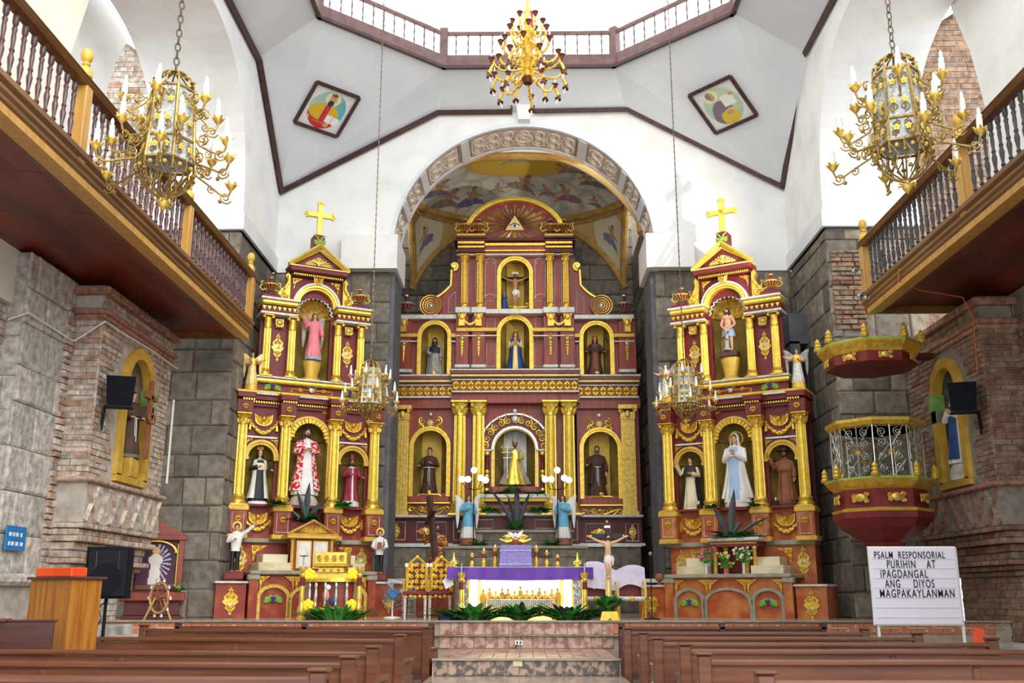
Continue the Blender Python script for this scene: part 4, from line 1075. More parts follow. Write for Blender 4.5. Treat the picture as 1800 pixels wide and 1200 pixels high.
def mk_cherub(w, h):
    q = M()
    out = [(0, -h / 2)] + [(w / 2 * sin(a) * (1 if a < 1.3 else .96), -h / 2 + h * (1 - cos(a)) * .62) for a in [.3, .6, .9, 1.2, 1.5]] + [(w * .5, h * .5), (w * .3, h * .3), (w * .14, h * .02)]
    q.prism(out + [(-x, z) for x, z in out[-1:0:-1]], -.02, 0)
    for s2 in (-1, 1):
        for k in range(4):
            f = 1 - k * .2
            q.tube([(s2 * .04 * w, -.022, -h * .4 * f), (s2 * w * .28 * f, -.026, -h * .18 * f), (s2 * w * .44 * f, -.024, h * .36)], [.012, .014, .008], 4)
    q.sph((0, -.045, h * .12), (w * .12, .05, w * .14), 9, 6); q.sph((0, -.09, h * .1), (w * .02, .02, w * .03), 5, 4)
    return q
def mk_spandrel(w, h, sx=1):
    q = M(); q.prism([(0, 0), (sx * w, 0), (sx * w * .62, -h * .2), (sx * w * .3, -h * .4), (sx * w * .14, -h)], -.01, 0)
    for (x, z, r) in ((.22, -.22, .16), (.55, -.1, .1), (.14, -.6, .1)): q.tube(spiral(sx * w * x, h * z, w * r, 1.4, 0, 10, -.018, sx), w * .05, 4)
    return q
def mk_rosette(rx, rz):
    q = M().sph((0, -.02, 0), (rx * .25, .02, rz * .25), 8, 4)
    for i in range(10):
        a = 2 * pi * i / 10; q.sph((rx * .62 * cos(a), -.012, rz * .62 * sin(a)), (rx * .3 * abs(cos(a)) + rx * .11, .02, rz * .3 * abs(sin(a)) + rz * .11), 6, 4)
    q.tube([(rx * cos(2 * pi * i / 18), -.01, rz * sin(2 * pi * i / 18)) for i in range(19)], rx * .1, 4)
    return q
def mk_bow(h):
    q = M(); r = h * .13
    for i in range(5):
        a = pi / 2 + 2 * pi * i / 5; q.tube([(r * .4 * cos(a) , -.012, h * .36 + r * .4 * sin(a)), (r * cos(a - .35), -.02, h * .36 + r * sin(a - .35)), (r * 1.25 * cos(a), -.014, h * .36 + r * 1.25 * sin(a)), (r * cos(a + .35), -.02, h * .36 + r * sin(a + .35)), (r * .4 * cos(a), -.012, h * .36 + r * .4 * sin(a))], h * .024, 4)
    for k in range(5):
        z = h * .2 - h * .13 * k; ww = h * (.09 - .012 * k)
        q.sph((-ww * .4, -.015, z - .02 * h), (ww * .55, .014, h * .07), 6, 4); q.sph((ww * .4, -.015, z - .02 * h), (ww * .55, .014, h * .07), 6, 4)
    q.tube([(0, -.02, h * .25), (0, -.02, -h * .48)], [h * .03, h * .008], 5)
    return q
def mk_urn(h, handles=True):
    q = M().lathe([(.22 * h, 0), (.22 * h, .06 * h), (.1 * h, .1 * h), (.07 * h, .18 * h), (.12 * h, .22 * h), (.26 * h, .34 * h), (.36 * h, .46 * h), (.38 * h, .52 * h), (.3 * h, .56 * h), (.12 * h, .62 * h), (.07 * h, .7 * h), (.06 * h, .82 * h), (.1 * h, .86 * h), (.1 * h, .92 * h), (.05 * h, 1.0 * h), (0, 1.0 * h)], 16)
    return q
def urn(name, label, loc, h, handles=True, body='maroon', trim='gold_matt', group=None):
    t = thing(name, label, 'urn', loc, 0, group)
    mk_urn(h).ob('urn_body', body, t)
    g = M().lathe([(.385 * h, .47 * h), (.4 * h, .5 * h), (.39 * h, .54 * h)], 16); g.lathe([(.13 * h, .2 * h), (.15 * h, .22 * h), (.13 * h, .24 * h)], 12); g.lathe([(.11 * h, .85 * h), (.12 * h, .88 * h), (.11 * h, .92 * h)], 12)
    for i in range(12): a = 2 * pi * i / 12; g.tube([(.15 * h * cos(a), .15 * h * sin(a), .25 * h), (.3 * h * cos(a), .3 * h * sin(a), .38 * h), (.375 * h * cos(a), .375 * h * sin(a), .47 * h)], .02 * h, 4)
    g.ob('gilt_band', trim, t)
    if handles:
        for s2 in (-1, 1): M().tube([(s2 * .2 * h, 0, .28 * h), (s2 * .42 * h, 0, .2 * h), (s2 * .56 * h, 0, .34 * h), (s2 * .46 * h, 0, .5 * h), (s2 * .5 * h, 0, .66 * h), (s2 * .36 * h, 0, .66 * h)], [.04 * h, .04 * h, .05 * h, .04 * h, .04 * h, .03 * h], 6).ob('handle', trim, t)
    return t
# ---------------------------------------------------------------- statues
PROF = [(0, .165, .125), (.03, .17, .13), (.12, .158, .12), (.28, .135, .105), (.44, .118, .094), (.56, .108, .085), (.64, .118, .088), (.72, .132, .088), (.775, .126, .08), (.805, .085, .066), (.825, .05, .05), (.845, .04, .042)]
def prof_at(z, pr=PROF):
    for (a, b) in zip(pr, pr[1:]):
        if z <= b[0]:
            t = (z - a[0]) / (b[0] - a[0]); return a[1] + (b[1] - a[1]) * t, a[2] + (b[2] - a[2]) * t
    return pr[-1][1:]
def robe_ring(z, k=1., n=40, folds=9, amp=.07, ph=0., a0=0, a1=2 * pi, close=True, flare=1.):
    rx, ry = prof_at(z); A = amp * max(0, min(1, (.62 - z) / .5)); fl = 1 + (flare - 1) * max(0, (.7 - z) / .7)
    out = []
    for i in range(n if close else n + 1):
        a = a0 + (a1 - a0) * i / n
        s = 1 + A * (abs(sin(folds * a / 2 + ph + 2 * z)) * 2 - 1.2)
        out.append((rx * k * s * fl * cos(a), ry * k * s * fl * sin(a), z))
    return out
ARMS = {'chest': ((.17, -.02, .62), (.035, -.125, .66)), 'down': ((.165, 0, .6), (.165, -.06, .46)), 'out': ((.175, -.03, .62), (.2, -.14, .6)), 'up': ((.2, -.02, .80), (.2, -.07, .95)),
        'pray': ((.15, -.05, .61), (.014, -.135, .71)), 'bound': ((.15, .0, .61), (.03, -.125, .5)), 'wide': ((.2, -.04, .68), (.33, -.08, .74)), 'hold': ((.165, -.02, .6), (.1, -.14, .57)), 'raise': ((.2, -.03, .66), (.26, -.12, .86)), 'reach': ((.22, -.04, .84), (.36, -.08, .97))}
def hand(q, p, d, s, sc=1.):
    """small hand: palm, four fingers, thumb"""
    d = Vector(d).normalized(); u = d.orthogonal().normalized() if abs(d.x) > .9 else Vector((1, 0, 0)); u = (u - d * u.dot(d)).normalized(); p = Vector(p)
    q.tube([p - d * .012 * sc, p + d * .012 * sc, p + d * .03 * sc], [.011 * sc, .018 * sc, .017 * sc], 7)
    for i, L in enumerate((.026, .03, .028, .022)):
        b = p + d * .03 * sc + u * ((i - 1.5) * .0085 * sc); nn = d.cross(u)
        q.tube([b, b + d * L * .55 * sc, b + d * L * sc - nn * .006 * sc], [.0052 * sc, .005 * sc, .0035 * sc], 5)
    b = p + d * .006 * sc + u * (s * .016 * sc); q.tube([b, b + (d * .6 + u * s * .5) * .02 * sc, b + (d + u * s * .2) * .032 * sc], [.006 * sc, .0055 * sc, .004 * sc], 5)
def head_parts(t, skin, hair, beard, z=.925, long_hair=False, bald=False, tilt=0., turn=0.):
    T = Matrix.Translation((0, 0, z)) @ Matrix.Rotation(turn, 4, 'Z') @ Matrix.Rotation(tilt, 4, 'Y') @ Matrix.Translation((0, 0, -z))
    q = M().sph((0, 0, z + .01), (.047, .056, .062), 14, 10, T); q.sph((0, -.014, z - .03), (.034, .038, .04), 12, 8, T)
    q.tube([(0, -.053, z + .012), (0, -.068, z - .008), (0, -.05, z - .014)], [.006, .0095, .006], 6, T)
    for s in (-1, 1): q.sph((s * .048, .004, z - .002), (.006, .012, .016), 6, 4, T)
    q.tube([(0, .005, z - .12), (0, .005, z - .04)], [.033, .028], 10)
    hd = q.ob('head', skin, t)
    e = M()
    for s in (-1, 1): e.sph((s * .019, -.05, z + .006), (.007, .005, .0045), 6, 4, T); e.tube([(s * .01, -.054, z + .02), (s * .03, -.046, z + .02)], .0025, 4, T)
    e.ob('eyes', 'hair_dark', hd)
    M().sph((0, -.047, z - .033), (.012, .006, .004), 6, 4, T).ob('mouth', 'crimson', hd)
    if hair and not bald:
        h = M(); rings = []
        for j in range(7):
            v = j / 6; ring = []
            for i in range(18):
                a = 2 * pi * i / 18; front = max(0, -sin(a))
                zz = z - .035 + front * .075 + (z + .078 - (z - .035 + front * .075)) * v
                rr = sqrt(max(0, 1 - ((zz - z - .008) / .073) ** 2)) if v < 1 else 0.02
                ring.append((.054 * rr * cos(a) * (1 if front < .5 else .97), .064 * rr * sin(a) + .004, zz))
            rings.append(ring)
        h.loft(rings, True, True, T)
        if long_hair:
            for s in (-1, 1):
                h.tube([(s * .046, .008, z + .03), (s * .054, .0, z - .03), (s * .056, -.014, z - .09), (s * .06, -.03, z - .14)], [.018, .022, .022, .008], 7, T)
            h.tube([(0, .05, z + .03), (0, .06, z - .05), (0, .065, z - .14)], [.03, .045, .03], 8, T)
        h.ob('hair', hair, hd)
    if beard:
        b = M().sph((0, -.036, z - .052), (.028, .022, .028), 9, 6, T); b.sph((0, -.05, z - .022), (.018, .008, .006), 7, 4, T)
        for s in (-1, 1): b.sph((s * .032, -.02, z - .034), (.012, .018, .03), 7, 5, T)
        b.ob('beard', hair or 'hair_dark', hd)
    return hd
def statue(label, loc, h, rz=0., robe='brown_habit', mantle=None, mantle_open=.55, hood=None, skin='skin', hair='hair_dark', beard=False, long_hair=False, bald=False, L='chest', R='chest', base=None, halo=None, belt=None, scap=None, group=None, cape=None, mantle_low=.06, wings=None, mitre=None, hat=None, tilt=0., turn=0., name='saint_statue', cat='statue', sleeve=None, flare=1., crown=None, skirt=None, seed=0, baseh=.06):
    t = thing(name, label, cat, loc, rz, group, h)
    zs = [0, .03, .09, .16, .24, .32, .4, .48, .55, .6, .65, .7, .745, .775, .795, .81, .825]
    M().loft([robe_ring(z, 1, 44, 9, .08, seed, flare=flare) for z in zs]).ob('robe', robe, t, smooth=60)
    if skirt: M().loft([robe_ring(z, 1.03, 44, 9, .08, seed, flare=flare) for z in zs[:9]], True, False).ob('skirt', skirt, t, smooth=60)
    if mantle:
        a0, a1 = -pi / 2 + mantle_open, 1.5 * pi - mantle_open
        rings = []
        for z in [mantle_low] + [x for x in zs if x > mantle_low + .02 and x < .8] + [.8]:
            op = mantle_open * (1 if z < .6 else max(.35, 1 - (z - .6) * 3))
            o1 = robe_ring(z, 1.2 if z < .7 else 1.12, 34, 7, .1, seed + 1, -pi / 2 + op, 1.5 * pi - op, False, flare); i1 = robe_ring(z, 1.13 if z < .7 else 1.05, 34, 7, .1, seed + 1, -pi / 2 + op, 1.5 * pi - op, False, flare)
            rings.append(o1 + i1[::-1])
        M().loft(rings).ob('mantle', mantle, t, smooth=60)
    if cape:
        M().loft([robe_ring(z, k, 36, 6, .02, 0) for z, k in ((.6, 1.32), (.66, 1.26), (.73, 1.16), (.78, 1.12), (.81, 1.08), (.825, 1.05))], True, False).ob('cape', cape, t, smooth=60)
    if scap:
        rings = []
        for z in (.05, .15, .3, .45, .58, .68, .76, .8):
            rx, ry = prof_at(z); p = [(-pi / 2 - .5 + i / 8.) for i in range(9)]
            o1 = [(rx * 1.16 * cos(a), ry * 1.18 * sin(a), z) for a in p]; i1 = [(rx * 1.1 * cos(a), ry * 1.1 * sin(a), z) for a in p]
            rings.append(o1 + i1[::-1])
        M().loft(rings).ob('scapular', scap, t, smooth=60)
    if belt:
        rx, ry = prof_at(.57); q = M().tube([(rx * 1.04 * cos(2 * pi * i / 24), ry * 1.06 * sin(2 * pi * i / 24), .575) for i in range(25)], .008, 6)
        q.tube([(.012, -ry * 1.14, .575), (.014, -ry * 1.3, .4), (.012, -ry * 1.45, .2)], .006, 5); q.tube([(-.012, -ry * 1.14, .575), (-.016, -ry * 1.28, .44), (-.014, -ry * 1.4, .28)], .006, 5); q.ob('cord_belt', belt, t)
    sl = sleeve or (mantle if False else robe)
    hd_ = None
    for s, A in ((-1, R), (1, L)):
        if A is None: continue
        (ex, ey, ez), (hx, hy, hz) = ARMS[A] if isinstance(A, str) else A
        sh = Vector((s * .112, 0, .765)); e = Vector((s * ex, ey, ez)); hp = Vector((s * hx, hy, hz)); wr = e + (hp - e) * .86
        q = M().tube([sh + Vector((-s * .02, 0, .01)), sh, sh + (e - sh) * .5, e, e + (wr - e) * .5, wr], [.03, .046, .044, .043, .044, .046 if sl != skin else .024], 10); q.ob('sleeve', sl, t)
        g = M(); g.tube([e + (hp - e) * .6, hp], [.022, .015], 8); hand(g, hp, hp - e, s, 1.15); g.ob('hand', skin, t)
    head_parts(t, skin, hair, beard, .925, long_hair, bald, tilt, turn)
    if hood:
        q = M(); rings = []
        for (z, rx, ry, cy) in ((.70, .125, .09, .01), (.78, .11, .088, .01), (.84, .075, .074, .014), (.9, .066, .07, .018), (.96, .062, .068, .018), (.995, .046, .05, .018), (1.012, .02, .022, .016)):
            op = .75 if z < .97 else .1
            p = [-pi / 2 + op + (2 * pi - 2 * op) * i / 24 for i in range(25)]
            rings.append([(rx * cos(a), cy + ry * sin(a), z) for a in p] + [(rx * .92 * cos(a), cy + ry * .92 * sin(a), z - .004) for a in p[::-1]])
        q.loft(rings).ob('veil', hood, t, smooth=60)
    if halo:
        q = M().tube([(.1 * cos(2 * pi * i / 24), .075, .94 + .1 * sin(2 * pi * i / 24)) for i in range(25)], .009, 6)
        for i in range(16):
            a = 2 * pi * i / 16; q.tube([(.1 * cos(a), .075, .94 + .1 * sin(a)), (.125 * cos(a), .075, .94 + .125 * sin(a))], [.009, .003], 4)
        if halo == 'disc': q.lathe([(.1, -.003), (.1, .003), (0, .004)], 24, T=Matrix.Translation((0, .076, .94)) @ Matrix.Rotation(pi / 2, 4, 'X'))
        q.ob('halo', 'gold', t)
    if crown:
        q = M().lathe([(.045, .985), (.05, 1.0), (.046, 1.005)], 14)
        for i in range(8): a = i * pi / 4; q.tube([(.047 * cos(a), .05 * sin(a), 1.0), (.056 * cos(a), .058 * sin(a), 1.05), (.02 * cos(a), .02 * sin(a), 1.075)], [.006, .007, .004], 5)
        q.sph((0, 0, 1.085), .01, 6, 4); q.ob('crown', 'gold', t)
    if mitre:
        q = M().loft([[(.052 * k * cos(2 * pi * i / 14), .056 * k2 * sin(2 * pi * i / 14), z) for i in range(14)] for z, k, k2 in ((.965, 1, 1), (.99, 1.05, 1), (1.05, 1.0, .7), (1.1, .45, .25), (1.13, .06, .05))]); q.ob('mitre', mitre, t)
    if hat: M().lathe([(.13, .965), (.135, .972), (.06, .98), (.055, 1.02), (.03, 1.035), (0, 1.038)], 20).ob('hat', hat, t)
    if wings:
        wm, up, sw = wings
        for s in (-1, 1):
            q = M()
            for k in range(9):
                u = k / 8; tip = (s * (.1 + sw * (1 - .35 * u)), .1 + .03 * u, .86 + up * (1 - u) - .62 * u + .1 * sin(pi * u)); rt_ = (s * .05, .075, .76 - .06 * u)
                el_ = (s * (.08 + sw * .75), .1, .86 + up * .55 - .25 * u)
                q.tube([rt_, (rt_[0] * .4 + el_[0] * .6, .09, rt_[2] * .4 + el_[2] * .6), el_, ((el_[0] + tip[0]) / 2, .1, (el_[2] + tip[2]) / 2), tip], [.03, .045, .05, .042, .01], 8, flat=.45)
            q.ob('wing', wm, t)
    if base: M().lathe([(.19, -baseh), (.19, -baseh * .3), (.17, 0.004), (0, .004)], 18, sy=.82).ob('pedestal', base, t)
    return t
def skinned(name, J, Eg, Rr, m, parent, root=0, sub=2, loc=None):
    me = bpy.data.meshes.new(name); me.from_pydata(J, Eg, []); o = bpy.data.objects.new(name, me); COL.objects.link(o); o.parent = parent
    sk = o.modifiers.new('skin', 'SKIN'); sk.use_smooth_shade = True
    for i, r in enumerate(Rr):
        v = me.skin_vertices[0].data[i]; v.radius = (r, r) if not isinstance(r, tuple) else r; v.use_root = (i == root)
    sb = o.modifiers.new('sub', 'SUBSURF'); sb.levels = sb.render_levels = sub
    me.materials.append(MATS[m])
    if loc: o.location = loc
    return o
def crucified(t, s, skin, zc, y=-.06):
    """corpus on a cross: unit height ~1, arms spread; zc height of the feet"""
    J = [(0, y, .44), (0, y - .01, .56), (0, y - .015, .68), (0, y - .01, .76), (0, y - .03, .83), (-.07, y, .75), (-.2, y + .01, .79), (-.34, y + .02, .86), (-.40, y + .02, .885), (.07, y, .75), (.2, y + .01, .79), (.34, y + .02, .86), (.40, y + .02, .885),
         (-.045, y, .40), (-.03, y - .06, .22), (-.012, y - .01, .03), (-.01, y - .05, -.01), (.045, y, .40), (.035, y - .07, .22), (.014, y - .02, .03), (.012, y - .06, -.01)]
    Eg = [(0, 1), (1, 2), (2, 3), (3, 4), (3, 5), (5, 6), (6, 7), (7, 8), (3, 9), (9, 10), (10, 11), (11, 12), (0, 13), (13, 14), (14, 15), (15, 16), (0, 17), (17, 18), (18, 19), (19, 20)]
    Rr = [.07, .062, .078, .06, .025, .04, .03, .022, .018, .04, .03, .022, .018, .056, .042, .024, .02, .056, .042, .024, .02]
    skinned('corpus', [tuple(Vector(p) * s + Vector((0, 0, zc))) for p in J], Eg, [r * s for r in Rr], skin, t, 0, 2)
    T = Matrix.Translation((0, 0, zc)) @ Matrix.Scale(s, 4)
    q = M().sph((.012, y - .04, .88), (.042, .05, .056), 12, 8, T); q.tube([(.012, y - .088, .885), (.012, y - .1, .87), (.012, y - .085, .863)], [.006, .009, .006], 5, T); hd = q.ob('head', skin, t)
    q = M().sph((.012, y - .03, .9), (.05, .054, .055), 12, 8, T); q.sph((.012, y - .075, .845), (.028, .022, .026), 8, 5, T)
    for e in (-1, 1): q.tube([(.012 + e * .042, y - .03, .9), (.012 + e * .05, y - .04, .84), (.01 + e * .05, y - .05, .78)], [.02, .022, .01], 6, T)
    q.ob('hair', 'hair_dark', hd)
    c = M().loft([[(rx * (1 + .06 * sin(7 * a)) * cos(a), y + ry * (1 + .06 * sin(7 * a)) * sin(a), z) for a in [2 * pi * i / 24 for i in range(24)]] for z, rx, ry in ((.3, .088, .075), (.36, .096, .082), (.44, .088, .078), (.49, .076, .066))], True, True, T)
    c.tube([(.08, y - .05, .47), (.11, y - .05, .4), (.1, y - .04, .27)], [.02, .03, .012], 6, T); c.ob('loincloth', 'white_cloth', t)
    for e in (-1, 1):
        g = M(); hand(g, (e * .40 * s, (y + .02) * s, zc + .885 * s), (e, 0, .45), e, s * 1.2); g.ob('hand', skin, t)
def plant(label, loc, n, L, w, spread, m='leaf', seed=0, up=.6, name='potted_plant', cat='plant', base=None, stiff=.5, mats=None, group=None, sx=1.):
    R = random.Random(seed); t = thing(name, label, cat, loc, 0, group)
    qs = {}
    for i in range(n):
        a = R.uniform(0, 2 * pi); e = R.uniform(up - .3, up + .3); l = L * R.uniform(.6, 1.1); mm = R.choice(mats) if mats else m
        q = qs.setdefault(mm, M()); d = Vector((cos(a) * sx, sin(a) * .8, 0)); o = d * spread * R.uniform(0, .5)
        pts = []; k = 5
        for j in range(k + 1):
            u = j / k; el = e - stiff * u * u * 1.6
            pts.append(o + d * (l * u * cos(e) * 1.0) + Vector((0, 0, l * (u * sin(max(.1, e)) - stiff * u * u * .6))))
        sd_ = Vector((-d.y, d.x, 0)).normalized() * w
        wd = [.35, .9, 1, .8, .5, .05]; n0 = len(q.v)
        for j, p in enumerate(pts): q.v += [tuple(p - sd_ * wd[j] + Vector((0, 0, .3 * w * wd[j]))), tuple(p), tuple(p + sd_ * wd[j] + Vector((0, 0, .3 * w * wd[j])))]
        for j in range(k):
            b = n0 + j * 3; q.f += [(b, b + 1, b + 4, b + 3), (b + 1, b + 2, b + 5, b + 4)]
    for mm, q in qs.items(): q.ob('foliage', mm, t, smooth=60)
    if base: M().lathe(base[0], 14).ob('pot', base[1], t)
    return t
def blades(t, specs, m):
    """large single leaves: (dx, dz, lean y, width, length curve)"""
    for (x0, x1, z1, w_, dr) in specs:
        q = M(); k = 7; rings = []
        for j in range(k + 1):
            u = j / k; x = x0 + (x1 - x0) * u ** 1.4; z = z1 * (u * 1.1 - dr * u * u); ww = w_ * sin(pi * min(1, u * .93 + .08)) + .004
            rings.append([(x - ww, -.02 - .05 * u, z), (x, -.045 - .05 * u, z), (x + ww, -.02 - .05 * u, z), (x, -.015 - .05 * u, z)])
        q.loft(rings); q.ob('leaf_blade', m, t, smooth=60)
def skin_fig(): pass
# ================================================================== main retablo
XC, YR, ZB = -.26, 24.0, 2.45
def rp(px, py):
    p = at(px, py, YR); return p.x - XC, p.z - ZB
pod = thing('stone_podium', 'grey stone podium of stepped blocks under the main retablo', 'podium', (XC, YR, PLAT))
M().bx(-3.0, 2.95, -.25, 1.0, 0, ZB - PLAT).ob('podium_core', 'mortar', pod, smooth=0)
masonry(pod, 'stone', (-3.0, -.25, 0), 0, 5.95, ZB - PLAT - .06, .5, .8, 'stone_dark', seed=60, depth=.04)
M().bx(-3.02, 2.97, -.32, .1, ZB - PLAT - .06, ZB - PLAT).ob('podium_ledge', 'silver_paint', pod, smooth=0)
for (a, b, zt, yf, sd) in ((783, 1030, 959, -1.15, 61), (808, 1006, 931, -.75, 62)):
    x0 = at(a, zt, YR + yf).x - XC; x1 = at(b, zt, YR + yf).x - XC; z1 = at(905, zt, YR + yf).z - PLAT
    M().bx(x0, x1, yf, -.46, 0, z1 - .07).ob('podium_step', 'mortar', pod, smooth=0)
    masonry(pod, 'stone', (x0, yf, 0), 0, x1 - x0, z1 - .08, .4, .6, 'stone_dark', seed=sd, depth=.035)
    M().bev(x0 - .04, x1 + .04, yf - .06, -.46, z1 - .07, z1, .02).ob('step_slab', 'marble_grey', pod, smooth=0)
RT = thing('main_retablo', 'tall maroon and gold retablo with niches in three tiers under a sunburst eye', 'altarpiece', (XC, YR, ZB))
def rbox(x0p, x1p, ytp, ybp, y0, y1, name, m_, bev=0, par=None):
    x0, zb = rp(x0p, ybp); x1, zt = rp(x1p, ytp); q = M()
    (q.bev(x0, x1, y0, y1, zb, zt, bev) if bev else q.bx(x0, x1, y0, y1, zb, zt)); return q.ob(name, m_, par or RT, smooth=0)
def panel_niche(x0p, x1p, ytp, ybp, n, m_, back='niche_gold', depth=.4, name='wall_panel', frame='gold', fw=.07, sill=True):
    x0, zb = rp(x0p, ybp); x1, zt = rp(x1p, ytp); nl, nt = rp(n[0], n[2]); nr, nb = rp(n[1], n[3])
    nl = rp(n[0], (n[2] + n[3]) / 2)[0]; nr = rp(n[1], (n[2] + n[3]) / 2)[0]
    cx, hw = (nl + nr) / 2, (nr - nl) / 2; zs = nt - hw
    M().holed(x0, x1, zb, zt, cx, hw - .03, nb, zs, 0, .16).ob(name, m_, RT, smooth=0)
    nk = M(); w2 = hw * .52
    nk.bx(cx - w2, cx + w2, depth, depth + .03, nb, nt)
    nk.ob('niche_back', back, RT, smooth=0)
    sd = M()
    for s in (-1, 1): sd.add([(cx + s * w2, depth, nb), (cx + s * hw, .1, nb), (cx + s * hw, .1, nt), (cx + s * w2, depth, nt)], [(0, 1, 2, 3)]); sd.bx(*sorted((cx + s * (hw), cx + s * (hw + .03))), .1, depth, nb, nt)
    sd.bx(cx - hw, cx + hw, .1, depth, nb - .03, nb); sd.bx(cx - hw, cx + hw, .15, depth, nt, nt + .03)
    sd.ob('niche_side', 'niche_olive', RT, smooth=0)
    M().arch(cx, nb, zs, hw - fw, hw + .015, -.07, .05, 18).arch(cx, nb, zs, hw - fw * .3, hw + .03, -.1, -.06, 18).ob('niche_frame', frame, RT)
    if sill:
        q = M(); ww = hw * .5
        for s in (-1, 1): q.tube(scurve((cx + s * .02, nb + .06), (cx + s * ww, nb + .05), .05, s, -.06), .02, 5)
        q.ob('sill_scroll', 'gold_bright', RT)
        M().bx(cx - hw + .02, cx + hw - .02, -.05, .1, nb, nb + .08).ob('niche_sill', m_, RT, smooth=0)
    return cx, nb, hw, zs
def outline(rects, name='panel_border', m_='silver_paint', y=-.012, r=.012, par=None):
    for (a, b, c, d) in rects:
        x0, z1 = rp(a, c); x1, z0 = rp(b, d)
        M().tube([(x0, y, z0), (x1, y, z0), (x1, y, z1), (x0, y, z1), (x0, y, z0), (x1, y, z0)], r, 4).ob(name, m_, par or RT, smooth=0)
# predella
rbox(686, 1127, 911, 957, -.12, .6, 'predella', 'maroon_deep')
rbox(797, 1018, 909, 957, -.3, .0, 'predella_centre', 'maroon_deep')
rbox(680, 1133, 955, 960, -.2, .6, 'predella_base', 'silver_paint')
rbox(685, 1129, 906, 911, -.3, .3, 'predella_ledge', 'silver_paint', .02); rbox(790, 1024, 903, 909, -.42, .0, 'predella_ledge', 'silver_paint', .02)
outline([(689, 713, 918, 949), (734, 785, 918, 949), (1029, 1072, 921, 951), (1099, 1122, 921, 951)], y=-.13)
outline([(799, 812, 917, 950), (1002, 1014, 917, 950), (836, 868, 915, 930), (940, 976, 915, 930)], y=-.31)
dd = mk_drop(.2, .42).ob('predella_ornament', 'gold', RT); bs = mk_boss(.05).ob('boss', 'silver', dd)
x, z = rp(698, 934); dd.location = (x, -.13, z)
for (px, py, ro) in ((1111, 936, 0), (1053, 936, pi / 2), (748, 934, pi / 2)):
    x, z = rp(px, py); c = copy_tree(dd, RT); c.location = (x, -.13, z); c.rotation_euler = (0, ro, 0)
# tier one: three wall bays with niches
t1 = {}
t1['l'] = panel_niche(690, 798, 716, 908, (722, 790, 752, 873), 'maroon_wood')
t1['r'] = panel_niche(1013, 1122, 716, 908, (1021, 1091, 754, 877), 'maroon_wood')
t1['c'] = panel_niche(798, 1013, 708, 908, (866, 944, 752, 856), 'maroon_wood', back='silver_paint', depth=.5, sill=False, fw=.05, frame='gold_worn')
# carved surround of the central niche
cx, nb, hw, zs = t1['c']
q = M().arch(cx, None, zs, hw + .02, hw + .34, -.09, .02, 20).ob('canopy', 'maroon', RT)
sw = M()
for k in range(13):
    a = pi * (k + .5) / 13
    sw.tube(spiral(cx + (hw + .18) * cos(a), zs + (hw + .18) * sin(a), .1, 1.5, a, 12, -.11, 1 if k % 2 else -1), .022, 5)
    sw.tube([(cx + (hw + .3) * cos(a), -.1, zs + (hw + .3) * sin(a)), (cx + (hw + .4) * cos(a), -.1, zs + (hw + .4) * sin(a))], [.05, .012], 5)
sw.ob('canopy_scrollwork', 'gold_worn', RT)
M().arch(cx, None, zs, hw - .03, hw + .03, -.13, -.08, 20).arch(cx, None, zs, hw + .31, hw + .35, -.13, -.08, 20).ob('canopy_beading', 'silver', RT)
mk_boss(.09).ob('canopy_boss', 'silver', RT, (cx, -.12, zs + hw + .2)); mk_boss(.06).ob('canopy_boss', 'silver', RT, (cx, -.12, zs + hw + .4))
for s in (-1, 1):
    cp = M().lathe([(.06, 0), (.06, .04), (.045, .06), (.045, .3), (.06, .33), (.06, .37), (.045, .4), (.05, .5), (.06, .53), (.045, .56), (.045, .84), (.06, .87), (.07, .92), (.07, .96)], 10).ob('small_column', 'maroon', RT, (cx + s * (hw + .13), -.1, zs - 1.0))
    M().lathe([(.066, .31), (.07, .35), (.066, .39)], 10).lathe([(.055, .42), (.066, .46), (.055, .5)], 10).lathe([(.06, .86), (.075, .92), (.06, .97)], 10).lathe([(.066, .0), (.07, .03), (.066, .06)], 10).ob('gilt_ring', 'gold_bright', cp)
    M().bev(cx + s * (hw + .16) - .17, cx + s * (hw + .16) + .17, -.16, 0, zs - .05, zs, .01).ob('canopy_impost', 'silver_paint', RT, smooth=0)
M().bx(cx - hw - .36, cx + hw + .36, -.36, .0, nb - .28, nb - .2).ob('shelf', 'silver_paint', RT, smooth=0)
M().bx(cx - hw - .34, cx + hw + .34, -.3, .0, nb - .36, nb - .28).ob('shelf_frieze', 'gold_matt', RT, smooth=0)
M().bx(cx - hw, cx + hw, -.18, .3, nb - .2, nb).ob('shelf_block', 'maroon_wood', RT, smooth=0)
# inverted gilded triangle below
tv = [(cx - .85, nb - .46), (cx + .85, nb - .46), (cx, nb - 1.28)]
M().tube([(a, -.03, b) for a, b in tv + tv[:2]], .04, 4).ob('inverted_triangle', 'gold_pale', RT, smooth=0)
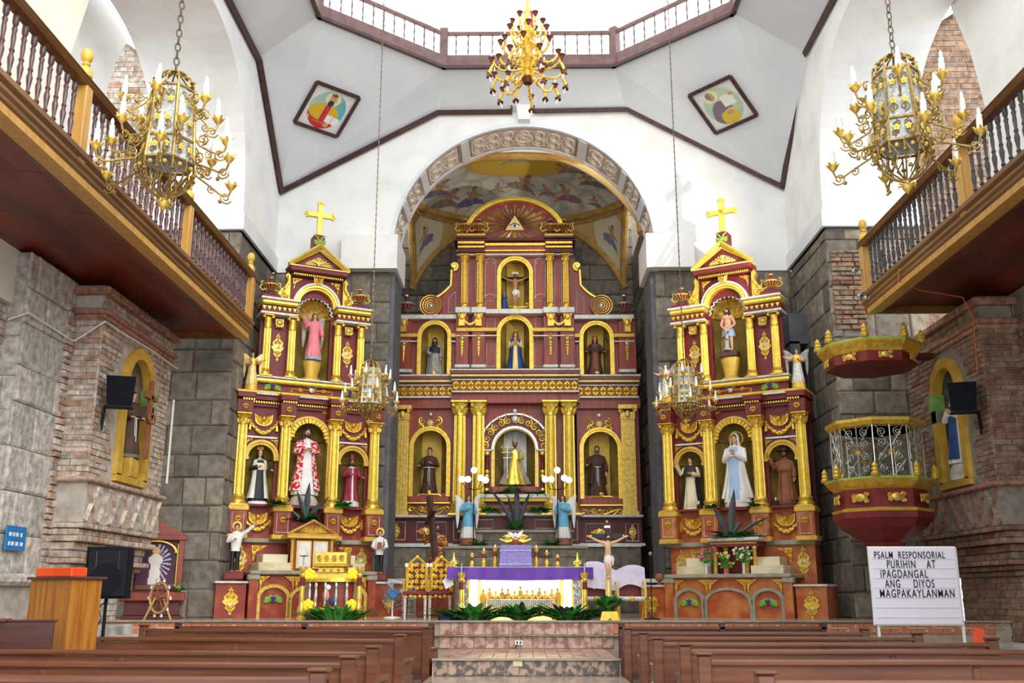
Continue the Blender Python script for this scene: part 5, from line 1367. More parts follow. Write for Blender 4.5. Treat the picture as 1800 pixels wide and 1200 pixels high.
# crests above and cartouches below the side niches
def crest(cx, cz):
    q = M()
    for s in (-1, 1):
        q.tube(spiral(cx + s * .2, cz + .05, .1, 1.4, pi / 2, 12, -.03, -s), .024, 5); q.tube(spiral(cx + s * .22, cz - .1, .09, 1.4, -pi / 2, 12, -.03, s), .024, 5); q.tube([(cx, -.03, cz - .14), (cx + s * .16, -.03, cz - .06), (cx + s * .3, -.03, cz + .0)], .02, 5)
    o = q.ob('crest', 'gold', RT); mk_boss(.09).ob('crest_jewel', 'gold_pale', o, (cx, -.03, cz)); mk_boss(.05).ob('crest_jewel', 'silver', o, (cx, -.03, cz + .22))
for (px, py) in ((756.7, 744), (1053.5, 746)): crest(*rp(px, py))
for kk in ('l', 'r'):
    cx2, nb2, hw2, _ = t1[kk]
    M().bev(cx2 - hw2 - .02, cx2 + hw2 + .02, -.16, .0, nb2 - .14, nb2, .01).ob('niche_shelf', 'maroon_wood', RT, smooth=0)
    M().bx(cx2 - hw2 - .04, cx2 + hw2 + .04, -.17, .0, nb2 - .17, nb2 - .14).ob('niche_shelf_edge', 'gold_bright', RT, smooth=0)
    q = M()
    for s in (-1, 1):
        q.tube(scurve((cx2 + s * .08, nb2 - .36), (cx2 + s * .4, nb2 - .24), .07, s, -.03), .024, 5); q.tube(spiral(cx2 + s * .18, nb2 - .28, .08, 1.4, 0, 12, -.03, s), .022, 5); q.tube([(cx2, -.03, nb2 - .44), (cx2 + s * .25, -.03, nb2 - .4), (cx2 + s * .5, -.03, nb2 - .18)], .018, 5)
    c_ = q.ob('cartouche', 'gold', RT)
    M().tube([(cx2 + .07 * cos(2 * pi * i / 16), -.03, nb2 - .58 + .11 * sin(2 * pi * i / 16)) for i in range(17)], .02, 5).ob('cartouche_jewel', 'silver', c_)
# columns of tier one
x, z = rp(807, 907); zt = rp(807, 708)[1]
c0 = column(zt - z, .155, RT, (x, -.22, z), 'gold_bright', 'corinth', 14, .9)
for px in (840.5, 969, 1001.5): tree_inst(c0, RT, (rp(px, 907)[0], -.22, z))
x, z = rp(704, 910); zt = rp(704, 715)[1]
p0 = column(zt - z, .17, RT, (x, -.1, z), 'gold_worn', square=True); tree_inst(p0, RT, (rp(1107, 910)[0], -.1, z))
# entablature over tier one with a row of rosettes
rbox(688, 800, 699, 719, -.12, .4, 'frieze', 'maroon_wood'); rbox(1011, 1124, 699, 719, -.12, .4, 'frieze', 'maroon_wood'); rbox(794, 1018, 692, 712, -.3, .4, 'frieze', 'maroon_wood')
for (a, b, dy, yy) in ((692, 799, 7, -.2), (1012, 1120, 7, -.2), (797, 1015, 0, -.4)):
    rbox(a, b, 672 + dy, 694 + dy, yy + .03, .3, 'rosette_band', 'maroon_wood')
    rbox(a - 1, b + 1, 692 + dy, 695 + dy, yy - .03, .3, 'band_line', 'silver_paint'); rbox(a - 1, b + 1, 671 + dy, 674 + dy, yy - .03, .3, 'band_line', 'silver_paint')
    rbox(a - 2, b + 2, 664 + dy, 669 + dy, yy - .1, .3, 'gilt_moulding', 'gold_pale', .01)
    rbox(a - 3, b + 3, 669 + dy, 672 + dy, yy - .05, .3, 'dentil_bed', 'maroon_deep')
    rbox(a - 4, b + 4, 656 + dy, 660 + dy, yy - .18, .4, 'cornice', 'silver_paint', .015); rbox(a - 3, b + 3, 660 + dy, 664 + dy, yy - .14, .4, 'cornice_bed', 'maroon_wood')
    n = int((b - a) / 12.2)
    for i in range(n):
        x, z = rp(a + (b - a) * (i + .5) / n, 683 + dy)
        if 'ros0' not in globals(): ros0 = mk_rosette(.08, .125).ob('rosette', 'gold', RT, (x, yy + .02, z))
        else: inst(ros0, 'rosette', RT, (x, yy + .02, z))
# tier two
t2 = {}
t2['l'] = panel_niche(700, 803, 562, 666, (736, 791.5, 566, 663), 'maroon_wood')
t2['r'] = panel_niche(1008, 1112, 562, 667, (1020.5, 1077, 567, 664), 'maroon_wood')
t2['c'] = panel_niche(803, 1008, 553, 660, (875, 935.5, 557, 657), 'maroon_wood')
bw = mk_bow(.58).ob('bow_ornament', 'gold', RT); bbs = mk_boss(.04).ob('boss', 'silver', bw, (0, -.02, .2)); fb = True
for (px, w_, top, bot, yy) in ((710.7, 14, 566, 657, -.12), (813, 12, 557, 650, -.2), (842, 12, 557, 650, -.2), (967.5, 12, 557, 650, -.2), (997, 12, 557, 650, -.2), (1101.7, 14, 566, 657, -.12)):
    s = rbox(px - w_, px + w_, top, bot, yy, .1, 'pilaster', 'maroon_wood', .01)
    rbox(px - w_ - 1.5, px + w_ + 1.5, bot - 6, bot, yy - .08, .05, 'pilaster_base', 'silver_paint', .02)
    x, z = rp(px, (top + bot) / 2 + 8)
    if fb: bw.location = (x, yy, z); fb = False
    else:
        c = copy_tree(bw, RT); c.location = (x, yy, z)
    x, z = rp(px, top + 7); q = M().prism([(x - .12, z + .14), (x + .12, z + .14), (x + .07, z - .02), (x + .08, z - .2), (x - .08, z - .2), (x - .07, z - .02)], yy - .1, yy)
    q.sph((x, yy - .1, z + .04), (.08, .05, .09), 8, 5); q.ob('bracket', 'gold', RT)
for (a, b, yy, dy) in ((803, 874, -.16, 0), (936.5, 1008, -.16, 0), (698, 735, -.1, 9), (792, 803, -.08, 9), (1008, 1019, -.08, 9), (1078, 1114, -.1, 9)):
    rbox(a, b, 580 + dy, 586 + dy, yy - .08, .05, 'gilt_band', 'gold_matt'); rbox(a, b, 592 + dy, 594 + dy, yy - .05, .05, 'white_line', 'silver_paint')
outline([(855, 871, 602, 644), (939, 956, 602, 644)]); outline([(855, 870, 560, 577), (941, 956, 560, 577)])
for px in (827.5, 982): # swags linking the brackets
    x, z = rp(px, 562); M().tube([(x - .2 + .4 * i / 8, -.26, z - .02 - .17 * sin(pi * i / 8)) for i in range(9)], [.03, .035, .04, .045, .05, .045, .04, .035, .03], 6).ob('swag', 'gold_worn', RT)
rbox(700, 804, 556, 564, -.2, .4, 'cornice', 'silver_paint', .01); rbox(1006, 1113, 556, 564, -.2, .4, 'cornice', 'silver_paint', .01)
rbox(803, 1008, 547, 556, -.26, .4, 'cornice', 'silver_paint', .01)
for px in (815, 842.5, 967, 996): rbox(px - 13, px + 13, 546, 556, -.36, .0, 'cornice_block', 'silver_paint', .01)
# tier three
t3 = panel_niche(803, 1010, 452, 548, (876, 935, 454, 548), 'maroon_wood')
rbox(799, 1011, 424, 430, -.3, .4, 'top_cornice', 'maroon_deep', .01); rbox(806, 1004, 430, 450, -.14, .4, 'top_frieze', 'maroon_wood')
rbox(804, 1006, 443, 446, -.2, .3, 'gilt_moulding', 'gold'); rbox(848, 960, 431, 436, -.2, .3, 'gilt_moulding', 'gold'); rbox(804, 1006, 449, 452, -.16, .3, 'white_line', 'silver_paint')
for (a, b) in ((805, 853), (958, 1006)):
    rbox(a, b, 428, 448, -.22, .3, 'end_block', 'maroon_deep'); rbox(a + 1, b - 1, 430, 434, -.27, .3, 'gilt_moulding', 'gold'); rbox(a + 1, b - 1, 438, 441, -.27, .3, 'gilt_moulding', 'gold'); rbox(a - 1, b + 1, 416, 421, -.24, .3, 'urn_plinth', 'gold_matt'); rbox(a - 3, b + 3, 421, 427, -.3, .3, 'urn_plinth_base', 'maroon_deep')
x, z = rp(816, 547); zt = rp(816, 451)[1]
c3 = column(zt - z, .085, RT, (x, -.14, z), 'gold', 'corinth', 10, .92)
for px in (843.5, 967, 995): tree_inst(c3, RT, (rp(px, 547)[0], -.14, z))
outline([(823, 836, 459, 542), (974.5, 988, 459, 542), (853, 871, 529, 546), (940, 958, 529, 546)])
for (a, b) in ((853, 871), (940, 959)):
    x0, z1 = rp(a, 463); x1, z0 = rp(b, 525); xm = (x0 + x1) / 2; w_ = (x1 - x0) / 2
    pts = [(x0, -.012, z1), (x0 + .06, -.012, z1), (x0 + .06, -.012, z1 + .03)] + [(xm - .14 * cos(pi * i / 6), -.012, z1 + .04 + .1 * sin(pi * i / 6)) for i in range(7)] + [(x1 - .06, -.012, z1 + .03), (x1 - .06, -.012, z1), (x1, -.012, z1), (x1, -.012, z0), (x1 - .06, -.012, z0)] + [(xm + .14 * cos(pi * i / 6), -.012, z0 + .02 + .1 * sin(pi * i / 6)) for i in range(7)] + [(x0 + .06, -.012, z0), (x0, -.012, z0), (x0, -.012, z1)]
    M().tube(pts, .012, 4).ob('panel_border', 'silver_paint', RT, smooth=0)
# sunburst lunette with the eye
x0, zb_ = rp(820, 424); x1, _ = rp(990, 424); zt = rp(905, 353)[1]; cxl = (x0 + x1) / 2; rl = (x1 - x0) / 2 + .02; rise = (zt - zb_) / rl
M().prism([(cxl + rl * cos(pi * i / 30), zb_ + rl * rise * sin(pi * i / 30)) for i in range(31)], -.02, .14).ob('lunette', 'maroon_worn', RT, smooth=0)
M().arch(cxl, None, zb_, rl - .03, rl + .09, -.12, .16, 30, rise).arch(cxl, None, zb_, rl + .0, rl + .05, -.16, -.12, 30, rise).ob('lunette_frame', 'gold_bright', RT)
for k in range(29):
    a = pi * (k + .5) / 29; r0, r1 = .24, rl * (.9 if k % 2 == 0 else .78); ww = .05
    q = M().add([(cxl + r0 * cos(a) - .014 * sin(a), -.03, zb_ + .3 + r0 * rise * sin(a)), (cxl + r0 * cos(a) + .014 * sin(a), -.03, zb_ + .3 + r0 * rise * sin(a)), (cxl + r1 * cos(a + .035), -.03, zb_ + .06 + (r1 * rise) * sin(a + .035) * .93), (cxl + r1 * cos(a - .035), -.03, zb_ + .06 + (r1 * rise) * sin(a - .035) * .93), (cxl + r0 * cos(a), -.08, zb_ + .3 + r0 * rise * sin(a)), (cxl + r1 * cos(a), -.07, zb_ + .06 + r1 * rise * sin(a) * .93)], [(0, 4, 5, 3), (4, 1, 2, 5), (3, 5, 2), (0, 1, 4), (0, 3, 2, 1)])
    q.ob('sun_ray', 'gold' if k % 2 else 'silver', RT, smooth=0)
for k in range(7):
    x = cxl - .66 + .22 * k; M().add([(cxl + (x - cxl) * .35 - .02, -.03, zb_ + .26), (cxl + (x - cxl) * .35 + .02, -.03, zb_ + .26), (x + .06, -.03, zb_ + .03), (x - .06, -.03, zb_ + .03), (cxl + (x - cxl) * .35, -.07, zb_ + .26), (x, -.06, zb_ + .03)], [(0, 4, 5, 3), (4, 1, 2, 5), (3, 5, 2), (0, 1, 4), (0, 3, 2, 1)]).ob('sun_ray', 'gold' if k % 2 else 'silver', RT, smooth=0)
tr = M().prism([(cxl - .24, zb_ + .26), (cxl + .24, zb_ + .26), (cxl, zb_ + .66)], -.12, -.04).ob('eye_triangle', 'gold_pale', RT, smooth=0)
M().sph((cxl, -.13, zb_ + .36), (.11, .03, .05), 12, 6).ob('eye_white', 'white_paint', tr); M().sph((cxl, -.155, zb_ + .36), (.035, .015, .038), 10, 6).ob('eye_iris', 'deep_blue', tr); M().tube([(cxl - .13, -.14, zb_ + .38), (cxl, -.15, zb_ + .44), (cxl + .13, -.14, zb_ + .38)], .012, 5).ob('eyelid', 'brown_light', tr)
# scroll wings beside tier three
for s, px0, pd, in ((-1, 804, 757.9), (1, 1009, 1056.8)):
    xd, zd = rp(pd, 539); rD = .28; x0, zl = rp(px0, 552); zt = rp(px0, 468)[1]
    arc = [(x0 + (xd + s * .1 - x0) * (1 - cos(u)) if False else x0 + (xd - x0) * (sin(u) ** 1.0), zt - .25 - (zt - .25 - zd - rD * .8) * (1 - (1 - sin(u)) ** 1.9)) for u in [pi / 2 * i / 12 for i in range(13)]]
    body = [(x0, zl), (x0, zt)] + [(x0 + s * .12, zt)] + [p for p in arc if abs(p[0] - x0) > .14] + [(xd, zl)]
    M().prism(body, .02, .14).ob('scroll_wing', 'maroon_wood', RT, smooth=0)
    M().tube([(x0 + s * .16, -.02, zt - .1)] + [(p[0], -.02, p[1]) for p in arc if abs(p[0] - x0) > .14], .035, 6).ob('wing_moulding', 'gold_bright', RT)
    M().tube(spiral(x0 + s * .1, zt, .12, 1.2, -pi / 2, 12, -.03, -s), .035, 6).sph((x0 + s * .1, -.03, zt), (.07, .04, .1), 8, 5).ob('volute', 'gold_bright', RT)
    M().lathe([(rD, .1), (rD, -.06), (rD * .9, -.1), (0, -.12)][::-1], 28, T=Matrix.Translation((xd, 0, zd)) @ Matrix.Rotation(-pi / 2, 4, 'X')).ob('scroll_disc', 'maroon_wood', RT)
    q = M()
    for rr in (.95, .72, .5, .3): q.tube([(xd + rD * rr * cos(2 * pi * i / 28), -.13, zd + rD * rr * sin(2 * pi * i / 28)) for i in range(29)], .014, 5)
    q.ob('disc_ring', 'gold_bright', RT); mk_boss(.06).ob('boss', 'silver', RT, (xd, -.13, zd))
    xa, za = rp(px0 + s * (-1) * -0 - (4 if s < 0 else -4), 512); 
    a_, b_ = (788, 800) if s < 0 else (1014, 1027)
    xo0, zz0 = rp(a_, 549); xo1, zz1 = rp(b_, 549); hA, hB = rp(a_, 525 if s < 0 else 512)[1], rp(b_, 512 if s < 0 else 525)[1]
    M().tube([(xo0, .0, zz0), (xo1, .0, zz0), (xo1, .0, hB), (xo0, .0, hA), (xo0, .0, zz0), (xo1, .0, zz0)], .011, 4).ob('panel_border', 'silver_paint', RT, smooth=0)
# urns on the retablo
x, z = rp(713, 556); urn('urn', 'maroon urn with silver band on the left shoulder of the main retablo', (x + XC, YR + .05, z + ZB), .62, False, group='urns of the main retablo', trim='silver')
x, z = rp(1098.7, 556); urn('urn', 'maroon urn with silver band on the right shoulder of the main retablo', (x + XC, YR + .05, z + ZB), .62, False, group='urns of the main retablo', trim='silver')
for px in (818, 842, 967, 991):
    x, z = rp(px, 416); urn('urn', 'small maroon and gold urn, %s one above the %s' % ('outer' if px in (818, 991) else 'inner', 'black caped monk' if px < 900 else 'brown veiled nun'), (x + XC, YR - .16, z + ZB), .46, True, group='small urns beside the sunburst', trim='gold_worn')
# ---------------------------------------------------------------- statues of the main retablo
def rstat(px, pyb, pyt, label, yo=.2, **k):
    a = at(px, pyb, YR + yo); b = at(px, pyt, YR + yo); return statue(label, (a.x, YR + yo, a.z), (b.z - a.z), **k)
rstat(754, 871, 786, 'slender beardless friar statue in dark brown habit, main retablo niche', robe='brown_habit', belt='white_cloth', L='chest', R='out', name='saint_statue', base='gold_pale')
rstat(1051, 873, 783, 'bearded friar statue in wide brown cloak, one arm lowered, main retablo niche', robe='brown_habit', mantle='brown_habit', cape='brown_habit', belt='white_cloth', L='down', R='out', beard=True, hair='hair_brown', base='gold_pale', mantle_low=.25, flare=1.1)
rstat(905, 853, 775, 'statue of a bishop in golden vestment and spreading patterned cape in the central silver niche', yo=.12, robe='gold_bright', mantle='grey_robe', flare=1.75, mitre='grey_robe', beard=True, R='raise', L='hold', skin='skin_tan', mantle_low=.02, mantle_open=.8, seed=1)
p = at(893, 800, YR - .02); st = thing('processional_staff', 'silver triple barred staff held by the golden bishop', 'staff', (p.x - .02, YR - .0, at(893, 853, YR).z)); M().tube([(0, 0, 0), (0, 0, 1.02)], .014, 6).ob('shaft', 'silver', st); M().tube([(-.16, 0, .93), (.16, 0, .93)], .012, 6).tube([(-.13, 0, .8), (.13, 0, .8)], .012, 6).tube([(-.1, 0, .67), (.1, 0, .67)], .012, 6).ob('crossbars', 'silver', st)
rstat(763, 662, 594, 'statue of a bearded monk in black cape and pale habit holding a staff', robe='grey_robe', cape='dark_habit', mantle='pale_blue', hood='dark_habit', beard=True, L='down', R='hold', mantle_open=1.2)
rstat(906, 655, 582, 'statue of a crowned woman in swirling blue mantle and cream gown', robe='gold_pale', mantle='deep_blue', hair='hair_brown', long_hair=True, L='pray', R='pray', crown=True, mantle_open=.35, mantle_low=.0, flare=1.15)
rstat(1047, 664, 591, 'statue of a veiled nun in dark brown habit holding a crozier', robe='brown_habit', hood='brown_habit', scap='brown_light', cape='brown_habit', L='out', R='out', hair=None, flare=1.2)
p = at(1062, 655, YR + .1); st = thing('crozier', 'thin dark crozier beside the brown veiled nun', 'staff', (p.x, YR + .02, p.z)); M().tube([(0, 0, 0), (0, 0, .8)] + [(.05 - .05 * cos(pi * i / 6), 0, .8 + .07 * sin(pi * i / 6)) for i in range(1, 8)], .012, 6).ob('shaft', 'iron_black', st)
# crucifix with mourner in the top niche
a = at(905.5, 545, YR + .2); b = at(905.5, 480, YR + .2); hc = b.z - a.z
t = thing('niche_crucifix', 'carved brown crucifix in the topmost niche of the main retablo', 'crucifix', (a.x, YR + .2, a.z))
M().bev(-.045, .045, -.02, .05, 0, hc, .008).bev(-.44, .44, -.02, .05, hc * .81, hc * .89, .008).ob('cross', 'iron_black', t, smooth=0); M().bx(-.08, .08, -.04, 0, hc * .95, hc * 1.02).ob('titulus', 'marble_cream', t, smooth=0)
crucified(t, hc * .92, 'skin_tan', hc * .07, -.09); M().tube(scurve((-.3, .06), (0, .05), .06, 1, -.1), .025, 5).tube(scurve((.3, .06), (0, .05), .06, -1, -.1), .025, 5).ob('foot_scroll', 'gold_bright', t)
a = at(886.5, 544, YR + .12); statue('small kneeling mourner veiled in blue beside the topmost crucifix', (a.x, YR + .08, a.z), .46, robe='deep_blue', mantle='deep_blue', hood='deep_blue', hair=None, L='pray', R='pray', name='mourner_statue', turn=.4, flare=1.2)
# ================================================================== side altars
def side_altar(o, rot, label, low, shift=0.):
    A = thing('side_altar', label, 'altarpiece', (o[0], o[1], PLAT), rot, 'side altars')
    Z = lambda v: v - PLAT + shift
    def B(x0, x1, y0, y1, z0, z1, n, m_, bev=0):
        q = M(); (q.bev(x0, x1, y0, y1, Z(z0), Z(z1), bev) if bev else q.bx(x0, x1, y0, y1, Z(z0), Z(z1))); return q.ob(n, m_, A, smooth=0)
    # lower body and pedestal tier
    q = M().bx(-1.42, 1.42, -.02, .35, 0, Z(2.33)).ob('base_wall', low, A, smooth=0)
    B(-1.46, 1.46, -.1, .35, 2.27, 2.36, 'base_moulding', 'marble_grey', .015)
    B(-1.42, 1.42, .0, .35, 2.33, 2.96, 'pedestal_wall', low)
    bx_ = mk_drop(.26, .6).ob('base_cartouche', 'gold_worn', A); fb = [True]
    mk_boss(.045).ob('boss', 'silver', bx_)
    def rep(o0, flag, loc, rot_=None):
        if flag[0]: flag[0] = False; o0.location = loc; c = o0
        else: c = copy_tree(o0, A); c.location = loc
        if rot_: c.rotation_euler = rot_
        return c
    sqr = mk_rosette(.055, .055).ob('square_rosette', 'gold', A); sf = [True]
    swg = mk_swag(.52, .2).ob('garland', 'gold', A); gf = [True]
    chb = mk_cherub(.36, .24).ob('winged_cherub', 'gold', A); cf = [True]
    for x in (-1.35, -.5, .5, 1.35):
        B(x - .17, x + .17, -.3, .05, 2.38, 2.9, 'pedestal', low, .008); B(x - .2, x + .2, -.33, .05, 2.86, 2.96, 'pedestal_cap', 'gold_matt', .015); B(x - .2, x + .2, -.33, .05, 2.33, 2.42, 'pedestal_foot', 'gold_matt', .015)
        M().tube([(x - .11, -.31, Z(2.46)), (x + .11, -.31, Z(2.46)), (x + .11, -.31, Z(2.82)), (x - .11, -.31, Z(2.82)), (x - .11, -.31, Z(2.46)), (x + .11, -.31, Z(2.46))], .01, 4).ob('pedestal_border', 'silver_paint', A, smooth=0)
        rep(sqr, sf, (x, -.31, Z(2.7))); rep(sqr, sf, (x, -.34, Z(4.86)))
    for x in (-1.2, 1.2): rep(bx_, fb, (x, -.03, Z(1.95)))
    sp1 = mk_spandrel(.3, .3, 1).ob('corner_ornament', 'gold', A); s1 = [True]; sp2 = mk_spandrel(.3, .3, -1).ob('corner_ornament', 'gold', A); s2 = [True]
    rep(sp1, s1, (-1.0, -.02, Z(2.22))); rep(sp2, s2, (1.0, -.02, Z(2.22)))
    for x in (-.92, .92):
        rep(swg, gf, (x, -.01, Z(2.72))); rep(chb, cf, (x, -.02, Z(2.74))); rep(swg, gf, (x, -.01, Z(4.6))); rep(chb, cf, (x, -.02, Z(4.66)))
    # shelf over the pedestals
    B(-1.2, -.62, -.2, .1, 2.96, 3.0, 'niche_shelf', 'maroon'); B(.62, 1.2, -.2, .1, 2.96, 3.0, 'niche_shelf', 'maroon'); B(-.36, .36, -.3, .1, 2.94, 3.0, 'niche_shelf', 'maroon')
    # tier one with three niches
    def nich(x0, x1, z0, z1, cx, hw, zt, back='niche_olive'):
        M().holed(x0, x1, Z(z0), Z(z1), cx, hw, Z(3.0), Z(zt - hw), 0, .1).ob('wall_panel', 'maroon', A, smooth=0)
        n = M(); prof = [[(cx + hw * cos(pi * i / 10), .06 + hw * .9 * sin(pi * i / 10), z) for i in range(11)] for z in (Z(3.0), Z(zt - hw))]
        n.loft(prof, False, False)
        dome = [[(cx + hw * cos(b) * cos(pi * i / 10), .06 + hw * .9 * cos(b) * sin(pi * i / 10), Z(zt - hw) + hw * sin(b)) for i in range(11)] for b in [pi / 2 * k / 5 for k in range(6)]]
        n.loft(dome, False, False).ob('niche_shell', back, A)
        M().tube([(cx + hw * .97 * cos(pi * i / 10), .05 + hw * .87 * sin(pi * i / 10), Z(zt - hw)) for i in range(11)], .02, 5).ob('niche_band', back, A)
        M().arch(cx, None, Z(zt - hw), hw - .03, hw + .07, -.05, .03, 16).arch(cx, None, Z(zt - hw), hw + .02, hw + .06, -.08, -.05, 16).ob('niche_arch', 'gold_matt', A)
        for s in (-1, 1): B(cx + s * (hw + .03) - .07, cx + s * (hw + .03) + .07, -.08, .03, zt - hw - .06, zt - hw, 'niche_impost', 'gold_matt', .008)
    nich(-1.42, -.51, 2.96, 4.95, -.93, .28, 4.2); nich(.51, 1.42, 2.96, 4.95, .93, .28, 4.2); nich(-.51, .51, 2.96, 4.95, 0, .39, 4.74)
    M().bx(-1.42, 1.42, .45, .5, 0, Z(5.1)).ob('back_board', 'maroon_deep', A, smooth=0)
    tq = M()
    for i in range(15):
        a = pi * (i + .5) / 15; tq.prism([(.31 * cos(a - .09), Z(4.35) + .31 * sin(a - .09)), (.31 * cos(a + .09), Z(4.35) + .31 * sin(a + .09)), (.4 * cos(a + .075), Z(4.35) + .4 * sin(a + .075)), (.4 * cos(a - .075), Z(4.35) + .4 * sin(a - .075))], -.1, -.02)
    tq.ob('arch_cusps', 'gold', A, smooth=0)
    for s in (-1, 1): B(s * .43 - .05, s * .43 + .05, -.1, .05, 3.0, 4.36, 'niche_jamb', 'gold_worn')
    for x in (-.93, .93):
        B(x - .3, x + .3, -.05, .02, 4.3, 4.335, 'white_line', 'silver_paint'); rep(sp1, s1, (x - .32, -.01, Z(4.28))).scale = (.5, 1, .5); rep(sp2, s2, (x + .32, -.01, Z(4.28))).scale = (.5, 1, .5)
    rep(sp1, s1, (-.45, -.01, Z(4.93))).scale = (.7, 1, .7); rep(sp2, s2, (.45, -.01, Z(4.93))).scale = (.7, 1, .7)
    c1 = column(1.8, .105, A, (-1.35, -.16, Z(2.96)), 'gold_bright', 'corinth', 12, .92, capm='gold')
    for x in (-.5, .5, 1.35): tree_inst(c1, A, (x, -.16, Z(2.96)))
    # entablature one, broken forward over the columns
    B(-1.42, 1.42, -.06, .4, 4.93, 5.02, 'frieze', 'maroon'); 
    for x in (-1.35, -.5, .5, 1.35): B(x - .15, x + .15, -.33, .3, 4.76, 5.0, 'entablature_block', 'maroon'); B(x - .18, x + .18, -.4, .3, 5.03, 5.15, 'cornice_block', 'maroon', .015); B(x - .2, x + .2, -.42, .3, 5.13, 5.18, 'cornice_edge', 'gold_matt', .01)
    B(-1.45, 1.45, -.16, .4, 5.04, 5.14, 'cornice', 'maroon', .01); B(-1.47, 1.47, -.22, .4, 5.14, 5.18, 'cornice_edge', 'silver_paint', .01)
    dn = M(); ylast = None
    for i in range(58):
        x = -1.42 + 2.84 * (i + .5) / 58; yb = -.35 if any(abs(x - c) < .16 for c in (-1.35, -.5, .5, 1.35)) else -.1
        if ylast is not None and yb != ylast: dn.ob('dentils', 'gold_bright', A, smooth=0); dn = M()
        ylast = yb; dn.bx(x - .014, x + .014, yb - .02, yb + .03, Z(4.99), Z(5.025))
    dn.ob('dentils', 'gold_bright', A, smooth=0)
    # predella of tier two
    B(-1.22, 1.22, -.16, .4, 5.18, 5.24, 'gilt_moulding', 'gold_matt', .015); B(-1.16, 1.16, -.08, .4, 5.24, 5.42, 'upper_predella', 'maroon'); B(-1.2, 1.2, -.2, .4, 5.4, 5.5, 'gilt_cornice', 'gold_bright', .03); B(-1.22, 1.22, -.24, .4, 5.49, 5.53, 'white_edge', 'silver_paint', .01)
    lg = M()
    for s in (-1, 1): lg.tube(scurve((s * .08, Z(5.33)), (s * .4, Z(5.33)), .04, s, -.1), .016, 4); lg.tube(spiral(s * .24, Z(5.33), .05, 1.4, 0, 10, -.1, s), .014, 4)
    l_ = lg.ob('scroll_cartouche', 'gold', A); mk_boss(.06).ob('boss', 'silver', l_, (0, -.1, Z(5.33)))
    def grapes(x, y, z):
        g = M()
        for s in (-1, 1): g.sph((x + s * .09, y, z), (.08, .03, .06), 7, 5); g.sph((x + s * .05, y - .01, z + .05), (.05, .02, .035), 6, 4); g.sph((x + s * .13, y - .01, z - .04), (.05, .02, .035), 6, 4)
        o_ = g.ob('vine_leaves', 'grape_green', A); h = M()
        for (a, b) in ((0, .03), (-.03, .03), (.03, .03), (-.015, -.01), (.015, -.01), (0, -.04)): h.sph((x + a, y - .03, z + b), .022, 6, 4)
        h.ob('grapes', 'grape_purple', o_)
    grapes(-.8, -.1, Z(5.33)); grapes(.8, -.1, Z(5.33))
    # tier two: niche with shell, paired columns
    M().bx(-1.1, -.35, 0, .1, Z(5.5), Z(7.0)).bx(.35, 1.1, 0, .1, Z(5.5), Z(7.0)).ob('wall_panel', 'maroon', A, smooth=0)
    n = M(); R_ = .36
    n.loft([[(R_ * cos(pi * i / 12), .06 + R_ * .8 * sin(pi * i / 12), z) for i in range(13)] for z in (Z(5.5), Z(6.98))], False, False).ob('niche_shell', 'niche_olive', A)
    sh = M(); rings = []
    for k in range(7):
        b = pi / 2 * k / 6; rings.append([(R_ * cos(pi * i / 48) * (1 + .0) * (sin(b) if 0 else 1) * cos(0) * 1.0 if False else R_ * sin(max(b, .02)) * cos(pi * i / 48) * (1 + .06 * cos(2 * pi * i / 48 * 6)), .1 + R_ * .8 * cos(b), Z(6.95) + R_ * sin(max(b, .02)) * sin(pi * i / 48) * (1 + .06 * cos(2 * pi * i / 48 * 6))) for i in range(49)])
    sh.loft(rings, False, False).ob('scallop_shell', 'gold_worn', A, smooth=60)
    M().tube([(R_ * 1.02 * cos(pi * i / 48) * (1 + .06 * cos(2 * pi * i / 48 * 12)), .0, Z(6.95) + R_ * 1.02 * sin(pi * i / 48) * (1 + .06 * cos(2 * pi * i / 48 * 12))) for i in range(49)], .018, 5).ob('scallop_edge', 'silver_paint', A)
    M().tube([(R_ * .98 * cos(pi * i / 12), .04 + R_ * .78 * sin(pi * i / 12), Z(6.93)) for i in range(13)], .03, 6).ob('niche_cornice', 'gold', A)
    ic = column(1.27, .078, A, (-.98, -.14, Z(5.53)), 'gold_bright', 'ionic', 12, .92, capm='gold')
    for x in (-.48, .48, .98): tree_inst(ic, A, (x, -.14, Z(5.53)))
    for s in (-1, 1):
        x0, x1 = sorted((s * .40, s * 1.16))
        B(x0, x1, -.26, .2, 6.8, 6.85, 'architrave', 'silver_paint', .01); B(x0 + .03, x1 - .03, -.2, .2, 6.85, 7.0, 'frieze', 'maroon'); B(x0, x1, -.3, .2, 7.0, 7.1, 'gilt_cornice', 'gold_bright', .03); B(x0 - .02, x1 + .02, -.34, .2, 7.09, 7.14, 'white_edge', 'silver_paint', .01)
        t_ = M()
        for i in range(7):
            x = x0 + .07 + (x1 - x0 - .14) * i / 6; t_.prism([(x - .04, Z(6.97)), (x + .04, Z(6.97)), (x, Z(6.89))], -.23, -.2)
        t_.ob('triangle_dentils', 'gold', A, smooth=0)
        rep(bx_, fb, (s * .73, -.01, Z(6.18)))
        q = M().prism([(s * .73 - .09, Z(6.76)), (s * .73 + .09, Z(6.76)), (s * .73 + .07, Z(6.58)), (s * .73 - .07, Z(6.58))], -.08, 0); q.sph((s * .73, -.08, Z(6.68)), (.07, .05, .06), 8, 5); q.tube([(s * .73 + .08 * cos(pi + pi * i / 8), -.09, Z(6.64) + .05 * sin(pi + pi * i / 8)) for i in range(9)], .014, 5); q.ob('bracket', 'gold_worn', A)
        # side volutes of the attic
        v = M(); pr = [(s * .56, 7.72), (s * .62, 7.78), (s * .66, 7.7), (s * .62, 7.6), (s * .64, 7.5), (s * .74, 7.4), (s * .8, 7.3), (s * .78, 7.2), (s * .7, 7.15), (s * .56, 7.16)]
